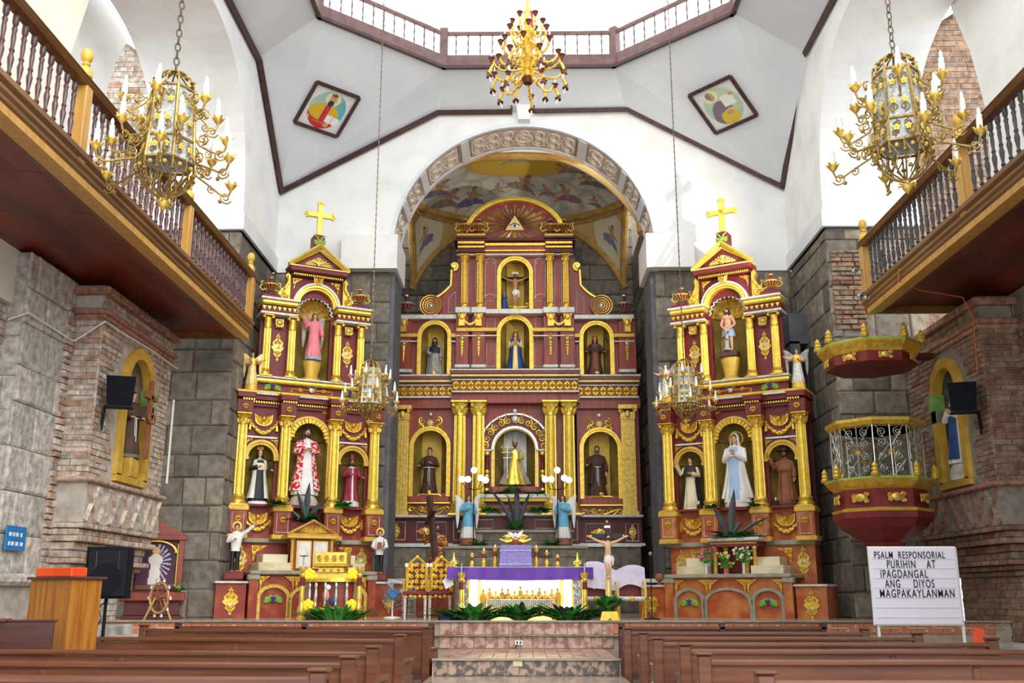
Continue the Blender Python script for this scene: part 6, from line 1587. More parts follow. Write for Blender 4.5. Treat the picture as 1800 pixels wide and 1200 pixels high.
        v.prism([(a, Z(b)) for a, b in pr], -.1, .06); v.tube(spiral(s * .69, Z(7.27), .09, 1.5, 0, 12, -.12, s), .025, 5); v.tube([(s * .6, -.12, Z(7.7)), (s * .6, -.12, Z(7.55)), (s * .68, -.12, Z(7.42))], [.035, .03, .03], 6)
        for k in range(5): v.sph((s * (.59 + .03 * k), -.12, Z(7.62 - .07 * k)), .03, 6, 4)
        v.ob('attic_volute', 'gold', A)
    # attic and pediment
    M().holed(-.54, .54, Z(7.1), Z(7.72), 0, .37, Z(7.1), Z(7.1), -.02, .12, rise=.55).ob('attic_wall', 'maroon', A, smooth=0)
    M().arch(0, None, Z(7.1), .36, .47, -.14, .03, 20).arch(0, None, Z(7.1), .4, .44, -.19, -.14, 20).ob('shell_arch', 'gold_bright', A); M().arch(0, None, Z(7.1), .46, .5, -.18, -.02, 20).ob('shell_arch_edge', 'silver_paint', A)
    rep(sp1, s1, (-.5, -.03, Z(7.69))).scale = (.7, 1, .8); rep(sp2, s2, (.5, -.03, Z(7.69))).scale = (.7, 1, .8)
    mk_cherub(.2, .16).ob('keystone_mask', 'gold_worn', A, (0, -.18, Z(7.64)))
    B(-.56, .56, -.14, .12, 7.72, 7.78, 'attic_frieze', 'maroon', .005); B(-.62, .62, -.28, .14, 7.78, 7.89, 'pediment_cornice', 'maroon', .02); B(-.64, .64, -.3, .14, 7.88, 7.91, 'pediment_edge', 'gold_pale', .005)
    q = M()
    for i in range(24): x = -.53 + 1.06 * (i + .5) / 24; q.bx(x - .013, x + .013, -.19, -.13, Z(7.73), Z(7.77))
    q.ob('dentils', 'gold_bright', A, smooth=0)
    M().prism([(-.6, Z(7.9)), (.6, Z(7.9)), (0, Z(8.42))], -.12, .12).ob('tympanum', 'maroon', A, smooth=0)
    q = M()
    for s in (-1, 1):
        for (r_, dz, yy) in ((.045, -.03, -.24), (.035, -.11, -.17)): q.tube([(s * .64, yy, Z(7.92)), (0, yy, Z(8.45) + dz)], r_, 4)
    q.ob('raking_cornice', 'gold_bright', A, smooth=0)
    q = M()
    for i in range(13):
        a = pi * (i + .5) / 13; L = .13 + .16 * abs(cos(a)); q.tube([(.05 * cos(a), -.14, Z(7.99) + .05 * sin(a)), (L * cos(a), -.14, Z(7.98) + (.13 + .06 * sin(a)) * sin(a))], [.008, .02], 4)
    q.ob('rays', 'gold_pale', A, smooth=0); q = M().sph((0, -.17, Z(8.02)), (.05, .03, .06), 8, 5)
    for s in (-1, 1): q.tube([(0, -.17, Z(8.02)), (s * .12, -.16, Z(8.08)), (s * .2, -.15, Z(8.03))], [.03, .03, .008], 6)
    q.ob('dove', 'gold_worn', A)
    # crowning block and cross
    B(-.12, .12, -.1, .2, 8.4, 8.7, 'cross_plinth', 'maroon', .02)
    q = M()
    for s in (-1, 1): q.tube(spiral(s * .07, Z(8.5), .05, 1.4, pi / 2, 10, -.13, -s), .016, 5); q.tube([(0, -.13, Z(8.52)), (s * .05, -.13, Z(8.62)), (s * .13, -.13, Z(8.68))], [.02, .02, .006], 5); q.tube([(0, -.13, Z(8.5)), (s * .09, -.13, Z(8.56)), (s * .14, -.13, Z(8.55))], [.02, .018, .006], 5)
    q.ob('palmette', 'green_paint', A)
    cr = M().bev(-.055, .055, -.08, .0, Z(8.7), Z(9.4), .01).bev(-.27, .27, -.08, 0, Z(9.1), Z(9.21), .01)
    for (x, z) in ((0, 9.42), (-.28, 9.155), (.28, 9.155)):
        for (a, b) in ((0, .03), (.05, 0), (-.05, 0), (0, -.03)): cr.sph((x + (a if x == 0 else b), -.04, Z(z) + (b if x == 0 else a)), (.035, .03, .035), 7, 5)
    cr.ob('cross', 'gold_bright', A)
    # mensa with three blind arches
    yF = -.95
    q = M().bx(-1.1, 1.1, yF + .03, 0, 0, Z(1.66)).ob('mensa', low, A, smooth=0)
    B(-1.2, 1.2, yF - .08, .0, 1.66, 1.73, 'mensa_top', 'marble_grey', .015)
    for x in (-1.12, 1.12): B(x - .08, x + .08, yF - .04, yF + .1, PLAT - shift, 1.6, 'mensa_post', low); B(x - .11, x + .11, yF - .07, yF + .1, 1.56, 1.66, 'post_cap', 'marble_grey', .02)
    for (cx, hw) in ((-.74, .26), (0, .42), (.74, .26)):
        zs = 1.3 - hw * .25
        M().arch(cx, Z(PLAT - shift), Z(zs), hw - .02, hw + .055, yF - .02, yF + .04, 14, .62 if hw > .3 else .8).ob('blind_arch', 'gold_worn' if low != 'orange_worn' else 'marble_grey', A)
    grapes(-.74, yF, Z(1.22)); grapes(.74, yF, Z(1.22))
    for (x, s) in ((-1.02, 1), (-.36, -1), (-.36, 1), (.36, -1), (.36, 1), (1.02, -1)):
        sp = mk_spandrel(.2, .26, s).ob('corner_ornament', 'gold', A, (x, yF - .0, Z(1.63)))
    # side pedestal boxes and marble gradines
    for s in (-1, 1):
        B(s * 1.5 - .27, s * 1.5 + .27, yF + .05, -.1, PLAT - shift, 1.5, 'side_pedestal', low); B(s * 1.5 - .3, s * 1.5 + .3, yF + .0, -.1, 1.5, 1.54, 'pedestal_top', 'silver_paint', .01)
        dr = mk_drop(.3, .5).ob('pedestal_cartouche', 'gold', A, (s * 1.5, yF + .04, Z(1.19))); mk_boss(.05).ob('boss', 'silver', dr, (0, 0, -.08))
        B(*sorted((s * .42, s * 1.02)), yF + .12, -.05, 1.73, 1.88, 'gradine', 'marble_cream', .01); B(*sorted((s * .42, s * .9)), yF + .35, -.05, 1.88, 2.04, 'gradine', 'marble_cream', .01)
    return A
oL, rL = (-4.4, 19.83), rad(27); oR, rR = (4.15, 19.6), rad(-29)
altL = side_altar(oL, rL, 'maroon and gold side altar with the pink angel in its shell niche', 'maroon_worn', 0.)
altR = side_altar(oR, rR, 'orange worn side altar with the bound man in its shell niche', 'orange_worn', -.06)
def loc_(o, r, x, y, z): return (o[0] + x * cos(r) - y * sin(r), o[1] + x * sin(r) + y * cos(r), z)
GL = 'statues of the side altars'
# urns on the cornices
for (o, r, nm, dz) in ((oL, rL, 'pink angel', 0), (oR, rR, 'bound man', -.06)):
    for s in (-1, 1):
        b = loc_(o, r, s * .95, -.05, 7.14 + dz)
        side = 'chancel arch' if (s > 0) == (o is oL) else 'stone pier'
        u_ = urn('urn', 'maroon urn with gold handles on the %s altar cornice end nearer the %s' % (nm, side), b, .4, group='urns of the altar with the %s' % nm); u_.rotation_euler = (0, 0, r)
        for c_ in u_.children: c_.location.z += .12
        M().bev(-.2, .2, -.12, .12, 0, .12, .03).ob('urn_plinth', 'maroon', u_, smooth=0)
# left altar statues
def ped(o, r, label, x, y, z0, z1):
    q = M().lathe([(.2, 0), (.2, .05), (.13, .1), (.17, (z1 - z0) * .6), (.2, (z1 - z0) * .9), (.2, z1 - z0), (0, z1 - z0)], 16, sy=.7)
    p = q.ob('statue_pedestal', 'gold_matt', None, loc_(o, r, x, y, z0), (0, 0, r)); tag(p, label, 'pedestal'); 
ped(oL, rL, 'gilded waisted pedestal under the pink angel', 0, .02, 5.53, 5.96)
statue('angel statue in pink gown with grey wings in the shell niche', loc_(oL, rL, 0, -.05, 6.03), .95, rL, robe='pink_cloth', hair='hair_brown', long_hair=True, wings=('grey_robe', .06, .16), R='raise', L='down', base='vase_blue', group=GL, name='angel_statue')
statue('statue of a nun in black habit with white scapular border and crown', loc_(oL, rL, -.93, .05, 3.06), 1.02, rL, robe='dark_habit', mantle='white_cloth', scap='dark_habit', cape='marble_cream', hood='dark_habit', hair=None, L='out', R='chest', base='white_paint', crown=True, group=GL)
statue('statue of a bearded man in white robe under a red and white floral mantle', loc_(oL, rL, -.02, .0, 3.22), 1.36, rL, robe='white_cloth', mantle='red_floral', long_hair=True, beard=True, L='chest', R='chest', group=GL, mantle_open=.5, flare=1.15, sleeve='red_floral')
tag(M().loft([[(.26 * k * (1 + .08 * sin(3 * a)) * cos(a), .2 * k * (1 + .1 * sin(4 * a)) * sin(a), z) for a in [2 * pi * i / 18 for i in range(18)]] for z, k in ((0, 1.15), (.08, 1.1), (.16, .95), (.215, .8))]).ob('rock_base', 'rock', None, loc_(oL, rL, -.02, .0, 3.0), (0, 0, rL)), 'white carved rock base under the man in floral mantle', 'pedestal')
statue('statue of a bearded bishop in crimson cope and mitre', loc_(oL, rL, .95, .05, 3.03), .98, rL, robe='white_cloth', mantle='crimson', mitre='crimson', beard=True, L='out', R='chest', sleeve='crimson', group=GL, mantle_open=.15, mantle_low=.12, skin='skin_tan')
for s, lab in ((-1, 'gilded pale winged angel on the outer corner of the pink angel altar'), (1, 'gilded pale winged angel on the inner corner of the pink angel altar')):
    statue(lab, loc_(oL, rL, s * 1.25, -.22, 5.32), .66, rL + (-.25 if s < 0 else .3), robe='gold_worn', skirt='gold_pale', sleeve='skin', hair='hair_brown', wings=('gold_pale', .1, .2), L='wide', R='chest', base='gold_matt', baseh=.2, name='angel_statue', group=GL)
def boy(label, loc, h, rz, pose, items=None):
    t = thing('saint_statue', label, 'statue', loc, rz, GL, h)
    q = M()
    for s in (-1, 1): q.tube([(s * .05, 0, .03), (s * .05, .0, .25), (s * .048, 0, .44), (s * .03, 0, .5)], [.042, .045, .058, .06], 10)
    q.ob('trousers', 'black', t)
    M().loft([robe_ring(z, k, 32, 8, .05, 0) for z, k in ((.42, .86), (.47, .84), (.56, .95), (.64, 1), (.72, 1), (.775, 1), (.805, 1), (.83, 1.05))]).ob('shirt', 'white_cloth', t, smooth=60)
    f_ = M()
    for s in (-1, 1): f_.sph((s * .05, -.03, .012), (.03, .055, .02), 8, 5)
    f_.ob('feet', 'skin', t)
    for s, A_ in zip((-1, 1), pose):
        (ex, ey, ez), (hx, hy, hz) = ARMS[A_]; sh = Vector((s * .112, 0, .765)); e = Vector((s * ex, ey, ez)); hp = Vector((s * hx, hy, hz))
        M().tube([sh, sh + (e - sh) * .5, e, e + (hp - e) * .88], [.044, .042, .04, .036], 10).ob('sleeve', 'white_cloth', t); g = M(); hand(g, hp, hp - e, s, 1.2); g.ob('hand', 'skin', t)
    head_parts(t, 'skin', 'hair_dark', False)
    M().lathe([(.1, -.004), (.1, .004), (0, .006)], 24, T=Matrix.Translation((0, .076, .95)) @ Matrix.Rotation(pi / 2, 4, 'X')).ob('halo', 'gold_matt', t)
    if items: M().bev(-.05, .05, -.19, -.16, .56, .7, .006).ob('book', 'shrine_wood', t, smooth=0); M().tube([(.06, -.17, .52), (.1, -.16, .66), (.09, -.16, .78)], [.01, .02, .004], 5).ob('palm_leaf', 'leaf', t)
    M().bev(-.2, .2, -.16, .16, -.16, .0, .02).ob('plinth', 'maroon', t, smooth=0)
    return t
boy('statue of a young man in white shirt and black trousers stretching one arm out', loc_(oL, rL, -1.42, -.66, 1.71), .88, rL - .2, ('chest', 'reach'))
boy('statue of a young man in white shirt holding a red book and palm', loc_(oL, rL, 1.42, -.5, 1.71), .85, rL - .35, ('hold', 'hold'), True)
# right altar statues
ped(oR, rR, 'gilded pedestal under the bound man', 0, .02, 5.47, 5.95)
def scourged():
    b = loc_(oR, rR, 0, -.02, 6.08); t = thing('bound_figure_statue', 'statue of a bare chested bearded man bound to a short column', 'statue', b, rR, GL, .92)
    M().bev(-.2, .2, -.15, .15, -.14, 0, .02).ob('plinth', 'brown_habit', t, smooth=0)
    J = [(0, .02, .5), (0, .02, .62), (0, .01, .74), (0, .02, .8), (0, 0, .87), (-.1, .01, .77), (-.16, .02, .62), (-.05, -.1, .5), (.1, .01, .77), (.16, .02, .62), (.05, -.1, .5), (-.055, .02, .46), (-.06, 0, .27), (-.06, .03, .06), (-.06, -.04, .02), (.055, .02, .46), (.06, .0, .27), (.06, .03, .06), (.06, -.04, .02)]
    skinned('body', J, [(0, 1), (1, 2), (2, 3), (3, 4), (3, 5), (5, 6), (6, 7), (3, 8), (8, 9), (9, 10), (0, 11), (11, 12), (12, 13), (13, 14), (0, 15), (15, 16), (16, 17), (17, 18)], [.08, .075, .09, .06, .03, .045, .034, .024, .045, .034, .024, .06, .042, .026, .022, .06, .042, .026, .022], 'skin', t)
    g = M(); hand(g, (-.045, -.105, .495), (.4, -.2, -.3), -1, 1.2); hand(g, (.045, -.105, .495), (-.4, -.2, -.3), 1, 1.2); g.ob('hands', 'skin', t)
    head_parts(t, 'skin', 'hair_dark', True, .925, True, turn=-.3)
    M().loft([[(rx * (1 + .06 * sin(8 * a)) * cos(a), .02 + ry * (1 + .06 * sin(8 * a)) * sin(a), z) for a in [2 * pi * i / 24 for i in range(24)]] for z, rx, ry in ((.34, .14, .09), (.42, .135, .09), (.5, .115, .085), (.53, .1, .075))]).ob('loincloth', 'pale_blue', t)
    M().lathe([(.075, 0), (.075, .04), (.05, .06), (.045, .4), (.06, .42), (.06, .45), (0, .45)], 12, (0, -.14, 0)).ob('column', 'grey_robe', t); M().tube([(-.06, -.18, .46), (.07, -.19, .4), (-.05, -.2, .3), (.05, -.2, .22)], .008, 5).ob('rope', 'brown_habit', t)
scourged()
statue('statue of a friar in white habit and black cape raising one hand', loc_(oR, rR, -.95, .03, 2.98), 1.03, rR, robe='marble_cream', mantle='dark_habit', cape='dark_habit', L='chest', R='raise', group=GL, mantle_open=.9, base='rock')
statue('statue of a veiled woman in white veil and pale blue sash with hands joined', loc_(oR, rR, 0, .0, 3.04), 1.36, rR, robe='white_cloth', mantle='white_cloth', hood='white_cloth', scap='pale_blue', hair='hair_brown', halo=True, L='pray', R='pray', group=GL, mantle_open=.8, flare=1.15, base='rock', baseh=.08)
statue('statue of a cardinal in reddish brown robes with wide brimmed hat', loc_(oR, rR, .95, .05, 2.98), 1.05, rR, robe='brown_light', cape='brown_light', mantle='brown_light', hat='brown_habit', skin='skin_tan', beard=True, L='down', R='raise', group=GL, base='brown_habit')
for s, lab in ((-1, 'gilded silver winged angel on the inner corner of the bound man altar'), (1, 'gilded silver winged angel on the outer corner of the bound man altar')):
    statue(lab, loc_(oR, rR, s * 1.36, -.1, 5.28), .68, rR + (-.3 if s < 0 else .3), robe='gold_worn', skirt='silver_paint', sleeve='skin', hair='hair_brown', wings=('grey_robe', .12, .26), L='chest', R='wide', base='gold_matt', baseh=.2, name='angel_statue', group=GL)
# tabernacle on the left mensa
tb = thing('tabernacle', 'wooden tabernacle with pleated white curtain doors and pediment', 'tabernacle', loc_(oL, rL, -.02, -.62, 1.73), rL)
M().bx(-.36, .36, -.16, .3, 0, .6).ob('case', 'shrine_wood', tb, smooth=0)
for s in (-1, 1):
    d = M().bx(*sorted((s * .02, s * .3)), -.19, -.16, .05, .56).ob('door', 'gold_pale', tb, smooth=0)
    c = M()
    for i in range(9): x = s * (.06 + .025 * i); c.tube([(x, -.2, .08), (x, -.2, .53)], .013, 6)
    c.ob('curtain', 'white_cloth', d)
    column(.6, .03, tb, (s * .38, -.17, 0), 'gold_matt', 'corinth', 8)
M().bev(-.5, .5, -.26, .32, .6, .66, .01).ob('cornice', 'gold_matt', tb, smooth=0)
M().prism([(-.48, .66), (.48, .66), (0, .92)], -.2, .3).ob('pediment', 'shrine_wood', tb, smooth=0)
q = M().tube([(-.5, -.22, .67), (0, -.22, .94), (.5, -.22, .67), (-.5, -.22, .67)], .025, 4).ob('pediment_moulding', 'gold_matt', tb, smooth=0)
q = M()
for i in range(14): a = pi * (i + .5) / 14; q.tube([(0, -.21, .7), (.26 * cos(a), -.21, .7 + .15 * sin(a))], [.008, .014], 4)
q.ob('rays', 'gold_worn', tb, smooth=0)
# raised table on the right mensa
tb = thing('altar_canopy_table', 'small white topped table on gilt columns on the right mensa', 'table', loc_(oR, rR, .08, -.45, 1.67), rR)
M().bev(-.5, .5, -.3, .34, .6, .67, .02).ob('table_top', 'silver_paint', tb, smooth=0); M().bx(-.46, .46, -.26, .3, .5, .6).ob('frieze', 'maroon', tb, smooth=0)
q = M()
for i in range(22): x = -.44 + .88 * (i + .5) / 22; q.bx(x - .012, x + .012, -.28, -.26, .55, .58)
q.ob('dentils', 'gold', tb, smooth=0)
M().bx(-.4, .4, .1, .3, 0, .5).ob('back_panel', 'maroon', tb, smooth=0)
c = column(.5, .035, tb, (-.38, -.2, 0), 'gold', 'corinth', 8)
for x in (-.1, .1, .38): tree_inst(c, tb, (x if abs(x) > .2 else x * 2, -.2 if abs(x) > .2 else -.1, 0))
# ================================================================== sanctuary furniture
def W(px, py, Y): return at(px, py, Y)
def text(s, size, m_, parent, loc, rot=(pi / 2, 0, 0), sx=.8, bold=.012, name='lettering', align='LEFT'):
    c = bpy.data.curves.new('txt', 'FONT'); c.body = s; c.size = size; c.offset = bold * size; c.extrude = .003; c.align_x = align; c.space_character = 1.2
    o = bpy.data.objects.new('txt', c); COL.objects.link(o)
    me = bpy.data.meshes.new_from_object(o.evaluated_get(bpy.context.evaluated_depsgraph_get())); bpy.data.objects.remove(o); bpy.data.curves.remove(c)
    me.materials.clear(); me.materials.append(MATS[m_]); r = bpy.data.objects.new(name, me); COL.objects.link(r); r.parent = parent; r.location = loc; r.rotation_euler = rot; wx = max(v.co.x for v in me.vertices); r.scale = (sx / wx, 1, 1); return r
# ---- high altar table with the lit relief
AY = 17.3
al = thing('high_altar', 'altar table with brightly lit front relief of a supper scene', 'altar', (-.04, AY, PLAT))
def X_(px): return W(px, 1040, AY).x + .04
M().bx(X_(808), X_(1032), .35, .95, 0, .8).ob('altar_block', 'gold_matt', al, smooth=0)
M().bev(X_(800), X_(1038), -.05, 1.0, .78, .84, .01).ob('altar_top', 'marble_cream', al, smooth=0)
M().bx(X_(845), X_(985), .3, .34, .17, .76).ob('light_panel', 'lamp_glow', al, smooth=0)
for (a, b) in ((826, 840), (990.5, 1004.5)):
    M().bx(X_(a), X_(b), .02, .14, .2, .78).ob('light_tube_panel', 'lamp_glow', al, smooth=0)
    for e in (a - 2.5, b): M().bx(X_(e), X_(e + 2.5), -.01, .16, .14, .8).ob('gilt_post', 'gold_bright', al, smooth=0)
for (a, b) in ((812, 822), (1008, 1021)): 
    q = M().bx(X_(a), X_(b), .02, .1, .14, .76); R_ = random.Random(3)
    for i in range(60): q.sph((R_.uniform(X_(a), X_(b)), .015, R_.uniform(.16, .74)), (.025, .02, .03), 5, 3)
    q.ob('silver_relief', 'silver', al)
for (a, b, z0, z1, y0) in ((838, 992, .09, .15, -.06), (848, 982, .03, .085, -.02), (860, 970, 0, .03, .04)):
    M().bev(X_(a), X_(b), y0, .35, z0, z1, .012).ob('lit_step', 'lamp_glow_soft', al, smooth=0)
M().bx(X_(842), X_(988), -.02, .32, .15, .18).ob('relief_floor', 'gold_bright', al, smooth=0)
sc_ = thing('supper_relief', 'gilded relief of robed figures behind a white clothed table', 'relief', (-.04, AY, PLAT + .18))
M().bev(X_(857), X_(973), .05, .14, .14, .16, .004).ob('relief_table', 'silver_paint', sc_, smooth=0)
q = M()
for i in range(30): x = X_(857) + (X_(973) - X_(857)) * (i + .5) / 30; q.tube([(x, .05, .02), (x, .045, .15)], .017, 5)
q.ob('relief_cloth', 'silver_paint', sc_)
for i in range(13):
    x = X_(849) + (X_(981) - X_(849)) * i / 12; hz = .3 + .03 * sin(i * 2.3) + (.02 if i == 6 else 0)
    f_ = M().lathe([(.05, 0), (.055, .1), (.06, .2), (.045, hz - .05), (.02, hz - .03)], 8, (x, .2 if 0 < i < 12 else .12, 0)); f_.sph((x + .012 * sin(i * 3.1), .19 if 0 < i < 12 else .11, hz), (.026, .026, .033), 7, 5); f_.tube([(x - .05, .18, .2), (x - .02, .12, .17), (x + .03, .1, .2)], .014, 5)
    f_.ob('relief_figure', 'gold_worn', sc_)
# purple cloth with folded corners
cl = thing('altar_cloth', 'purple cloth draped over the front of the high altar', 'cloth', (-.04, AY, PLAT))
x0, x1 = X_(786), X_(1043); n = 60
r0 = [(x0 + (x1 - x0) * i / n, -.1 - .012 * sin(i * .9), .86) for i in range(n + 1)]
r1 = [(x0 + (x1 - x0) * i / n, -.115 - .016 * sin(i * .7 + 1), .86 - .19 - .03 * sin(pi * i / n)) for i in range(n + 1)]
M().loft([[(x, y + .9, z) for x, y, z in r0], r0, r1, [(x, y + .012, z) for x, y, z in r1], [(x, y + .012, z - .008) for x, y, z in r0], [(x, y + .9, z - .008) for x, y, z in r0]], False, False).ob('cloth', 'violet', cl, smooth=60)
M().bx(x0 + .12, x1 - .12, .1, .85, .865, .872).ob('white_linen', 'white_cloth', cl, smooth=0)
for s, x in ((-1, x0 + .02), (1, x1 - .02)):
    M().prism([(x, .74), (x + s * .1, .64), (x + s * .04, .5), (x - s * .1, .58)], -.06, -.05).ob('linen_corner', 'white_cloth', cl, smooth=0)
# candles on the altar
tops = ((830, 972), (850.5, 964), (870.4, 958), (942.7, 959), (961, 967), (980, 974.5))
names = ['short', 'medium', 'tall']
for i, (px, py) in enumerate(tops):
    b = W(px, 993, AY + .8); h = W(px, py, AY + .8).z - (PLAT + .872); k = i if i < 3 else 5 - i
    t = thing('candlestick', '%s gold and maroon candlestick on the altar, %s the lace covered box' % (names[k], 'chair side of' if i < 3 else 'crucifix side of'), 'candlestick', (b.x, AY + .75, PLAT + .872), 0, 'altar candlesticks')
    M().lathe([(.05, 0), (.05, .02), (.03, .04), (.035, h * .2), (.045, h * .3), (.03, h * .42), (.03, h * .5)], 10).ob('foot', 'gold', t); M().lathe([(.028, h * .5), (.03, h * .7), (.028, h * .72)], 10).ob('shaft', 'maroon', t); M().lathe([(.03, h * .72), (.045, h * .8), (.05, h * .88), (.02, h * .9)], 10).ob('drip_pan', 'gold', t); M().lathe([(.016, h * .9), (.016, h), (.0, h * 1.03)], 8).ob('candle', 'candle', t)
for (px, lab) in ((797, 'small gilded carved ornament on the altar near the gold chairs'), (1015.6, 'small gilded carved ornament on the altar near the standing crucifix')):
    b = W(px, 995, AY + .3); t = thing('gilt_ornament', lab, 'ornament', (b.x, AY + .4, PLAT + .872)); q = M().lathe([(.05, 0), (.055, .02), (.035, .05), (.05, .1), (.03, .14), (.016, .2), (.008, .25), (0, .26)], 10)
    for s in (-1, 1): q.tube(spiral(s * .045, .08, .035, 1.4, 0, 10, -.03, s), .012, 5)
    q.ob('finial', 'gold_bright', t)
bx0, bx1 = W(879, 975, AY + .5).x, W(934, 975, AY + .5).x
t = thing('veiled_box', 'box veiled with translucent violet lace on the altar', 'box', ((bx0 + bx1) / 2, AY + .55, PLAT + .872)); w_ = (bx1 - bx0) / 2
M().bx(-w_ + .02, w_ - .02, -.12, .14, 0, .37).ob('box', 'violet', t, smooth=0)
q = M(); pr = [(-w_ + .0, .15), (-w_, -.14), (w_, -.14), (w_, .15)]
ring = []
for (a, b) in zip(pr, pr[1:]):
    for i in range(12): u = i / 12; ring.append((a[0] + (b[0] - a[0]) * u, a[1] + (b[1] - a[1]) * u))
ring.append(pr[-1]); q.loft([[(x * 1.03, y - .012 * abs(sin(k * 1.3)), .02) for k, (x, y) in enumerate(ring)], [(x * .98, y, .375) for x, y in ring], [(x * .9, y * .9, .385) for x, y in ring]], False, False).ob('lace_veil', 'violet_lace', t, smooth=50)
q = M()
for z in (.05, .28):
    q.tube([(-w_ * 1.02 + 2.04 * w_ * i / 40, -.158, z + .012 * abs(sin(i * .9))) for i in range(41)], .006, 4)
q.ob('lace_trim', 'lilac_white', t)
# gilded dove mount behind it
b = W(906, 955, AY + .6); t = thing('dove_mount', 'white dove over a gilded scroll mount above the veiled box', 'ornament', (b.x, AY + .62, PLAT + 1.262))
M().lathe([(.1, 0), (.1, .03), (.07, .06), (.06, .1)], 12).ob('foot', 'shrine_wood', t)
q = M()
for s in (-1, 1): q.tube(spiral(s * .13, .12, .06, 1.5, 0, 12, 0, s), .02, 5); q.tube([(0, 0, .1), (s * .15, 0, .06), (s * .28, 0, .11)], [.03, .03, .012], 6); q.tube([(0, 0, .12), (s * .14, 0, .18), (s * .22, 0, .15)], [.02, .02, .008], 6)
q.ob('gilt_scrolls', 'gold_bright', t)
q = M().sph((0, -.03, .17), (.035, .05, .05), 9, 6)
for s in (-1, 1): q.prism([(0, .16), (s * .06, .22), (s * .14, .27 if s > 0 else .23), (s * .12, .2), (s * .05, .12)], -.04, -.02)
q.ob('dove', 'white_paint', t)
# corner posts with oil dishes
def post(label, px, Y, ztop, group):
    b = W(px, 1040, Y); t = thing('candle_post', label, 'post', (b.x, Y, PLAT), 0, group); h = ztop - PLAT
    M().lathe([(.08, 0), (.08, .05), (.05, .07), (.065, .12), (.075, .17), (.06, .22), (.045, .25), (.048, h * .4)], 14).ob('foot', 'gold_worn', t)
    M().lathe([(.042, h * .4), (.044, h * .62), (.042, h * .64)], 14).ob('gilt_shaft', 'gold_bright', t); M().lathe([(.042, h * .64), (.042, h * .8)], 14).ob('maroon_shaft', 'maroon', t)
    M().lathe([(.042, h * .8), (.06, h * .84), (.046, h * .87), (.046, h * .89), (.068, h * .95), (.068, h), (0, h)], 14).ob('head', 'gold_worn', t)
    M().tube([(0, 0, h), (0, 0, h + .17)], .01, 6).lathe([(.01, h + .16), (.07, h + .18), (.075, h + .19), (0, h + .185)], 14).ob('oil_dish', 'silver', t)
    return t
post('maroon and gold candle post before the purple cloth nearer the gold chairs', 811, AY - .25, 1.66, 'altar candle posts'); post('maroon and gold candle post before the purple cloth nearer the standing crucifix', 1028, AY - .25, 1.66, 'altar candle posts')
# ---- ambo
LY = 17.0
p = W(583, 1040, LY); am = thing('ambo', 'gilded ambo with silver balusters and a carved book rest', 'lectern', (p.x, LY, PLAT))
k = LY * .985 / 1740
M().slab([(.52 * cos(a), .25 - .4 * sin(a)) for a in [pi * i / 14 for i in range(15)]], 0, .12).ob('base', 'maroon', am, smooth=0); M().slab([(.48 * cos(a), .25 - .36 * sin(a)) for a in [pi * i / 14 for i in range(15)]], .12, .2).ob('base_moulding', 'gold_bright', am, smooth=0)
M().slab([(.42 * cos(a), .25 - .3 * sin(a)) for a in [pi * i / 14 for i in range(15)]], .2, .62).ob('drum', 'shrine_wood', am)
q = M()
for (x0, x1, y0, y1, z0, z1, c_) in ((-.14, -.02, -.085, -.06, .3, .5, 'pink_cloth'), (-.02, .1, -.085, -.06, .24, .38, 'deep_blue'), (-.1, .0, -.085, -.06, .48, .58, 'white_paint')):
    M().sph(((x0 + x1) / 2, -.07, (z0 + z1) / 2), ((x1 - x0) / 2, .03, (z1 - z0) / 2), 10, 6).ob('relief_figure', c_, am)
M().slab([(.5 * cos(a), .25 - .38 * sin(a)) for a in [pi * i / 14 for i in range(15)]], .62, .68).ob('cornice', 'gold_bright', am, smooth=0)
q = M().lathe([(.02, 0), (.03, .03), (.02, .06), (.026, .12), (.034, .18), (.024, .28), (.02, .32), (.032, .36), (.02, .4), (.03, .42)], 8)
bo = None
for i in range(8):
    a = pi * (i + .5) / 8; l_ = (.46 * cos(a), .25 - .35 * sin(a), .2)
    bo = q.ob('baluster', 'silver', am, l_) if bo is None else (inst(bo, 'baluster', am, l_), bo)[1]
for s in (-1, 1):
    for zz_ in (.76, .26):
        q = M()
        for (dx, dz) in ((0, .06), (-.05, .03), (.05, .03), (0, 0), (-.04, -.04), (.04, -.04)): q.sph((s * .36 + dx, -.1, zz_ + dz - .02), .045, 8, 6)
        q.ob('amber_lamp_cluster', 'amber_lamp', am)
    pass
M().bx(-.3, .3, -.08, .3, .68, .76).ob('shelf', 'gold_bright', am, smooth=0); M().bev(-.22, .22, -.13, .25, .76, .86, .015).ob('rest_neck', 'gold_bright', am, smooth=0)
M().bev(-.27, .27, -.18, .2, .9, 1.1, .012).ob('book_rest', 'gold_bright', am, smooth=0); M().bev(-.3, .3, -.2, .24, .86, .9, .012).ob('rest_moulding', 'gold', am, smooth=0)
q = M()
for i in range(4):
    q = M()
    for s in (-1, 1): q.tube(spiral(-.19 + .125 * i, 1.0, .05, 1.5, s, 12, -.195, s), .01, 4)
    q.ob('carved_scroll', 'gold_worn', am)
for x in (-.12, 0, .12): M().tube(spiral(x, .8, .025, 1.3, 0, 8, -.14, 1), .008, 4).ob('carved_scroll', 'gold_worn', am)
M().tube([(.05, .0, 1.1), (.06, .02, 1.16), (.1, .0, 1.24)], .008, 5).sph((.11, -.005, 1.26), (.02, .02, .03), 7, 5).ob('microphone', 'iron_black', am)
post('maroon and gold candle post on the tabernacle side of the ambo', 531, LY - .1, 1.75, 'ambo candle posts'); post('maroon and gold candle post on the book statue side of the ambo', 631, LY - .1, 1.75, 'ambo candle posts')
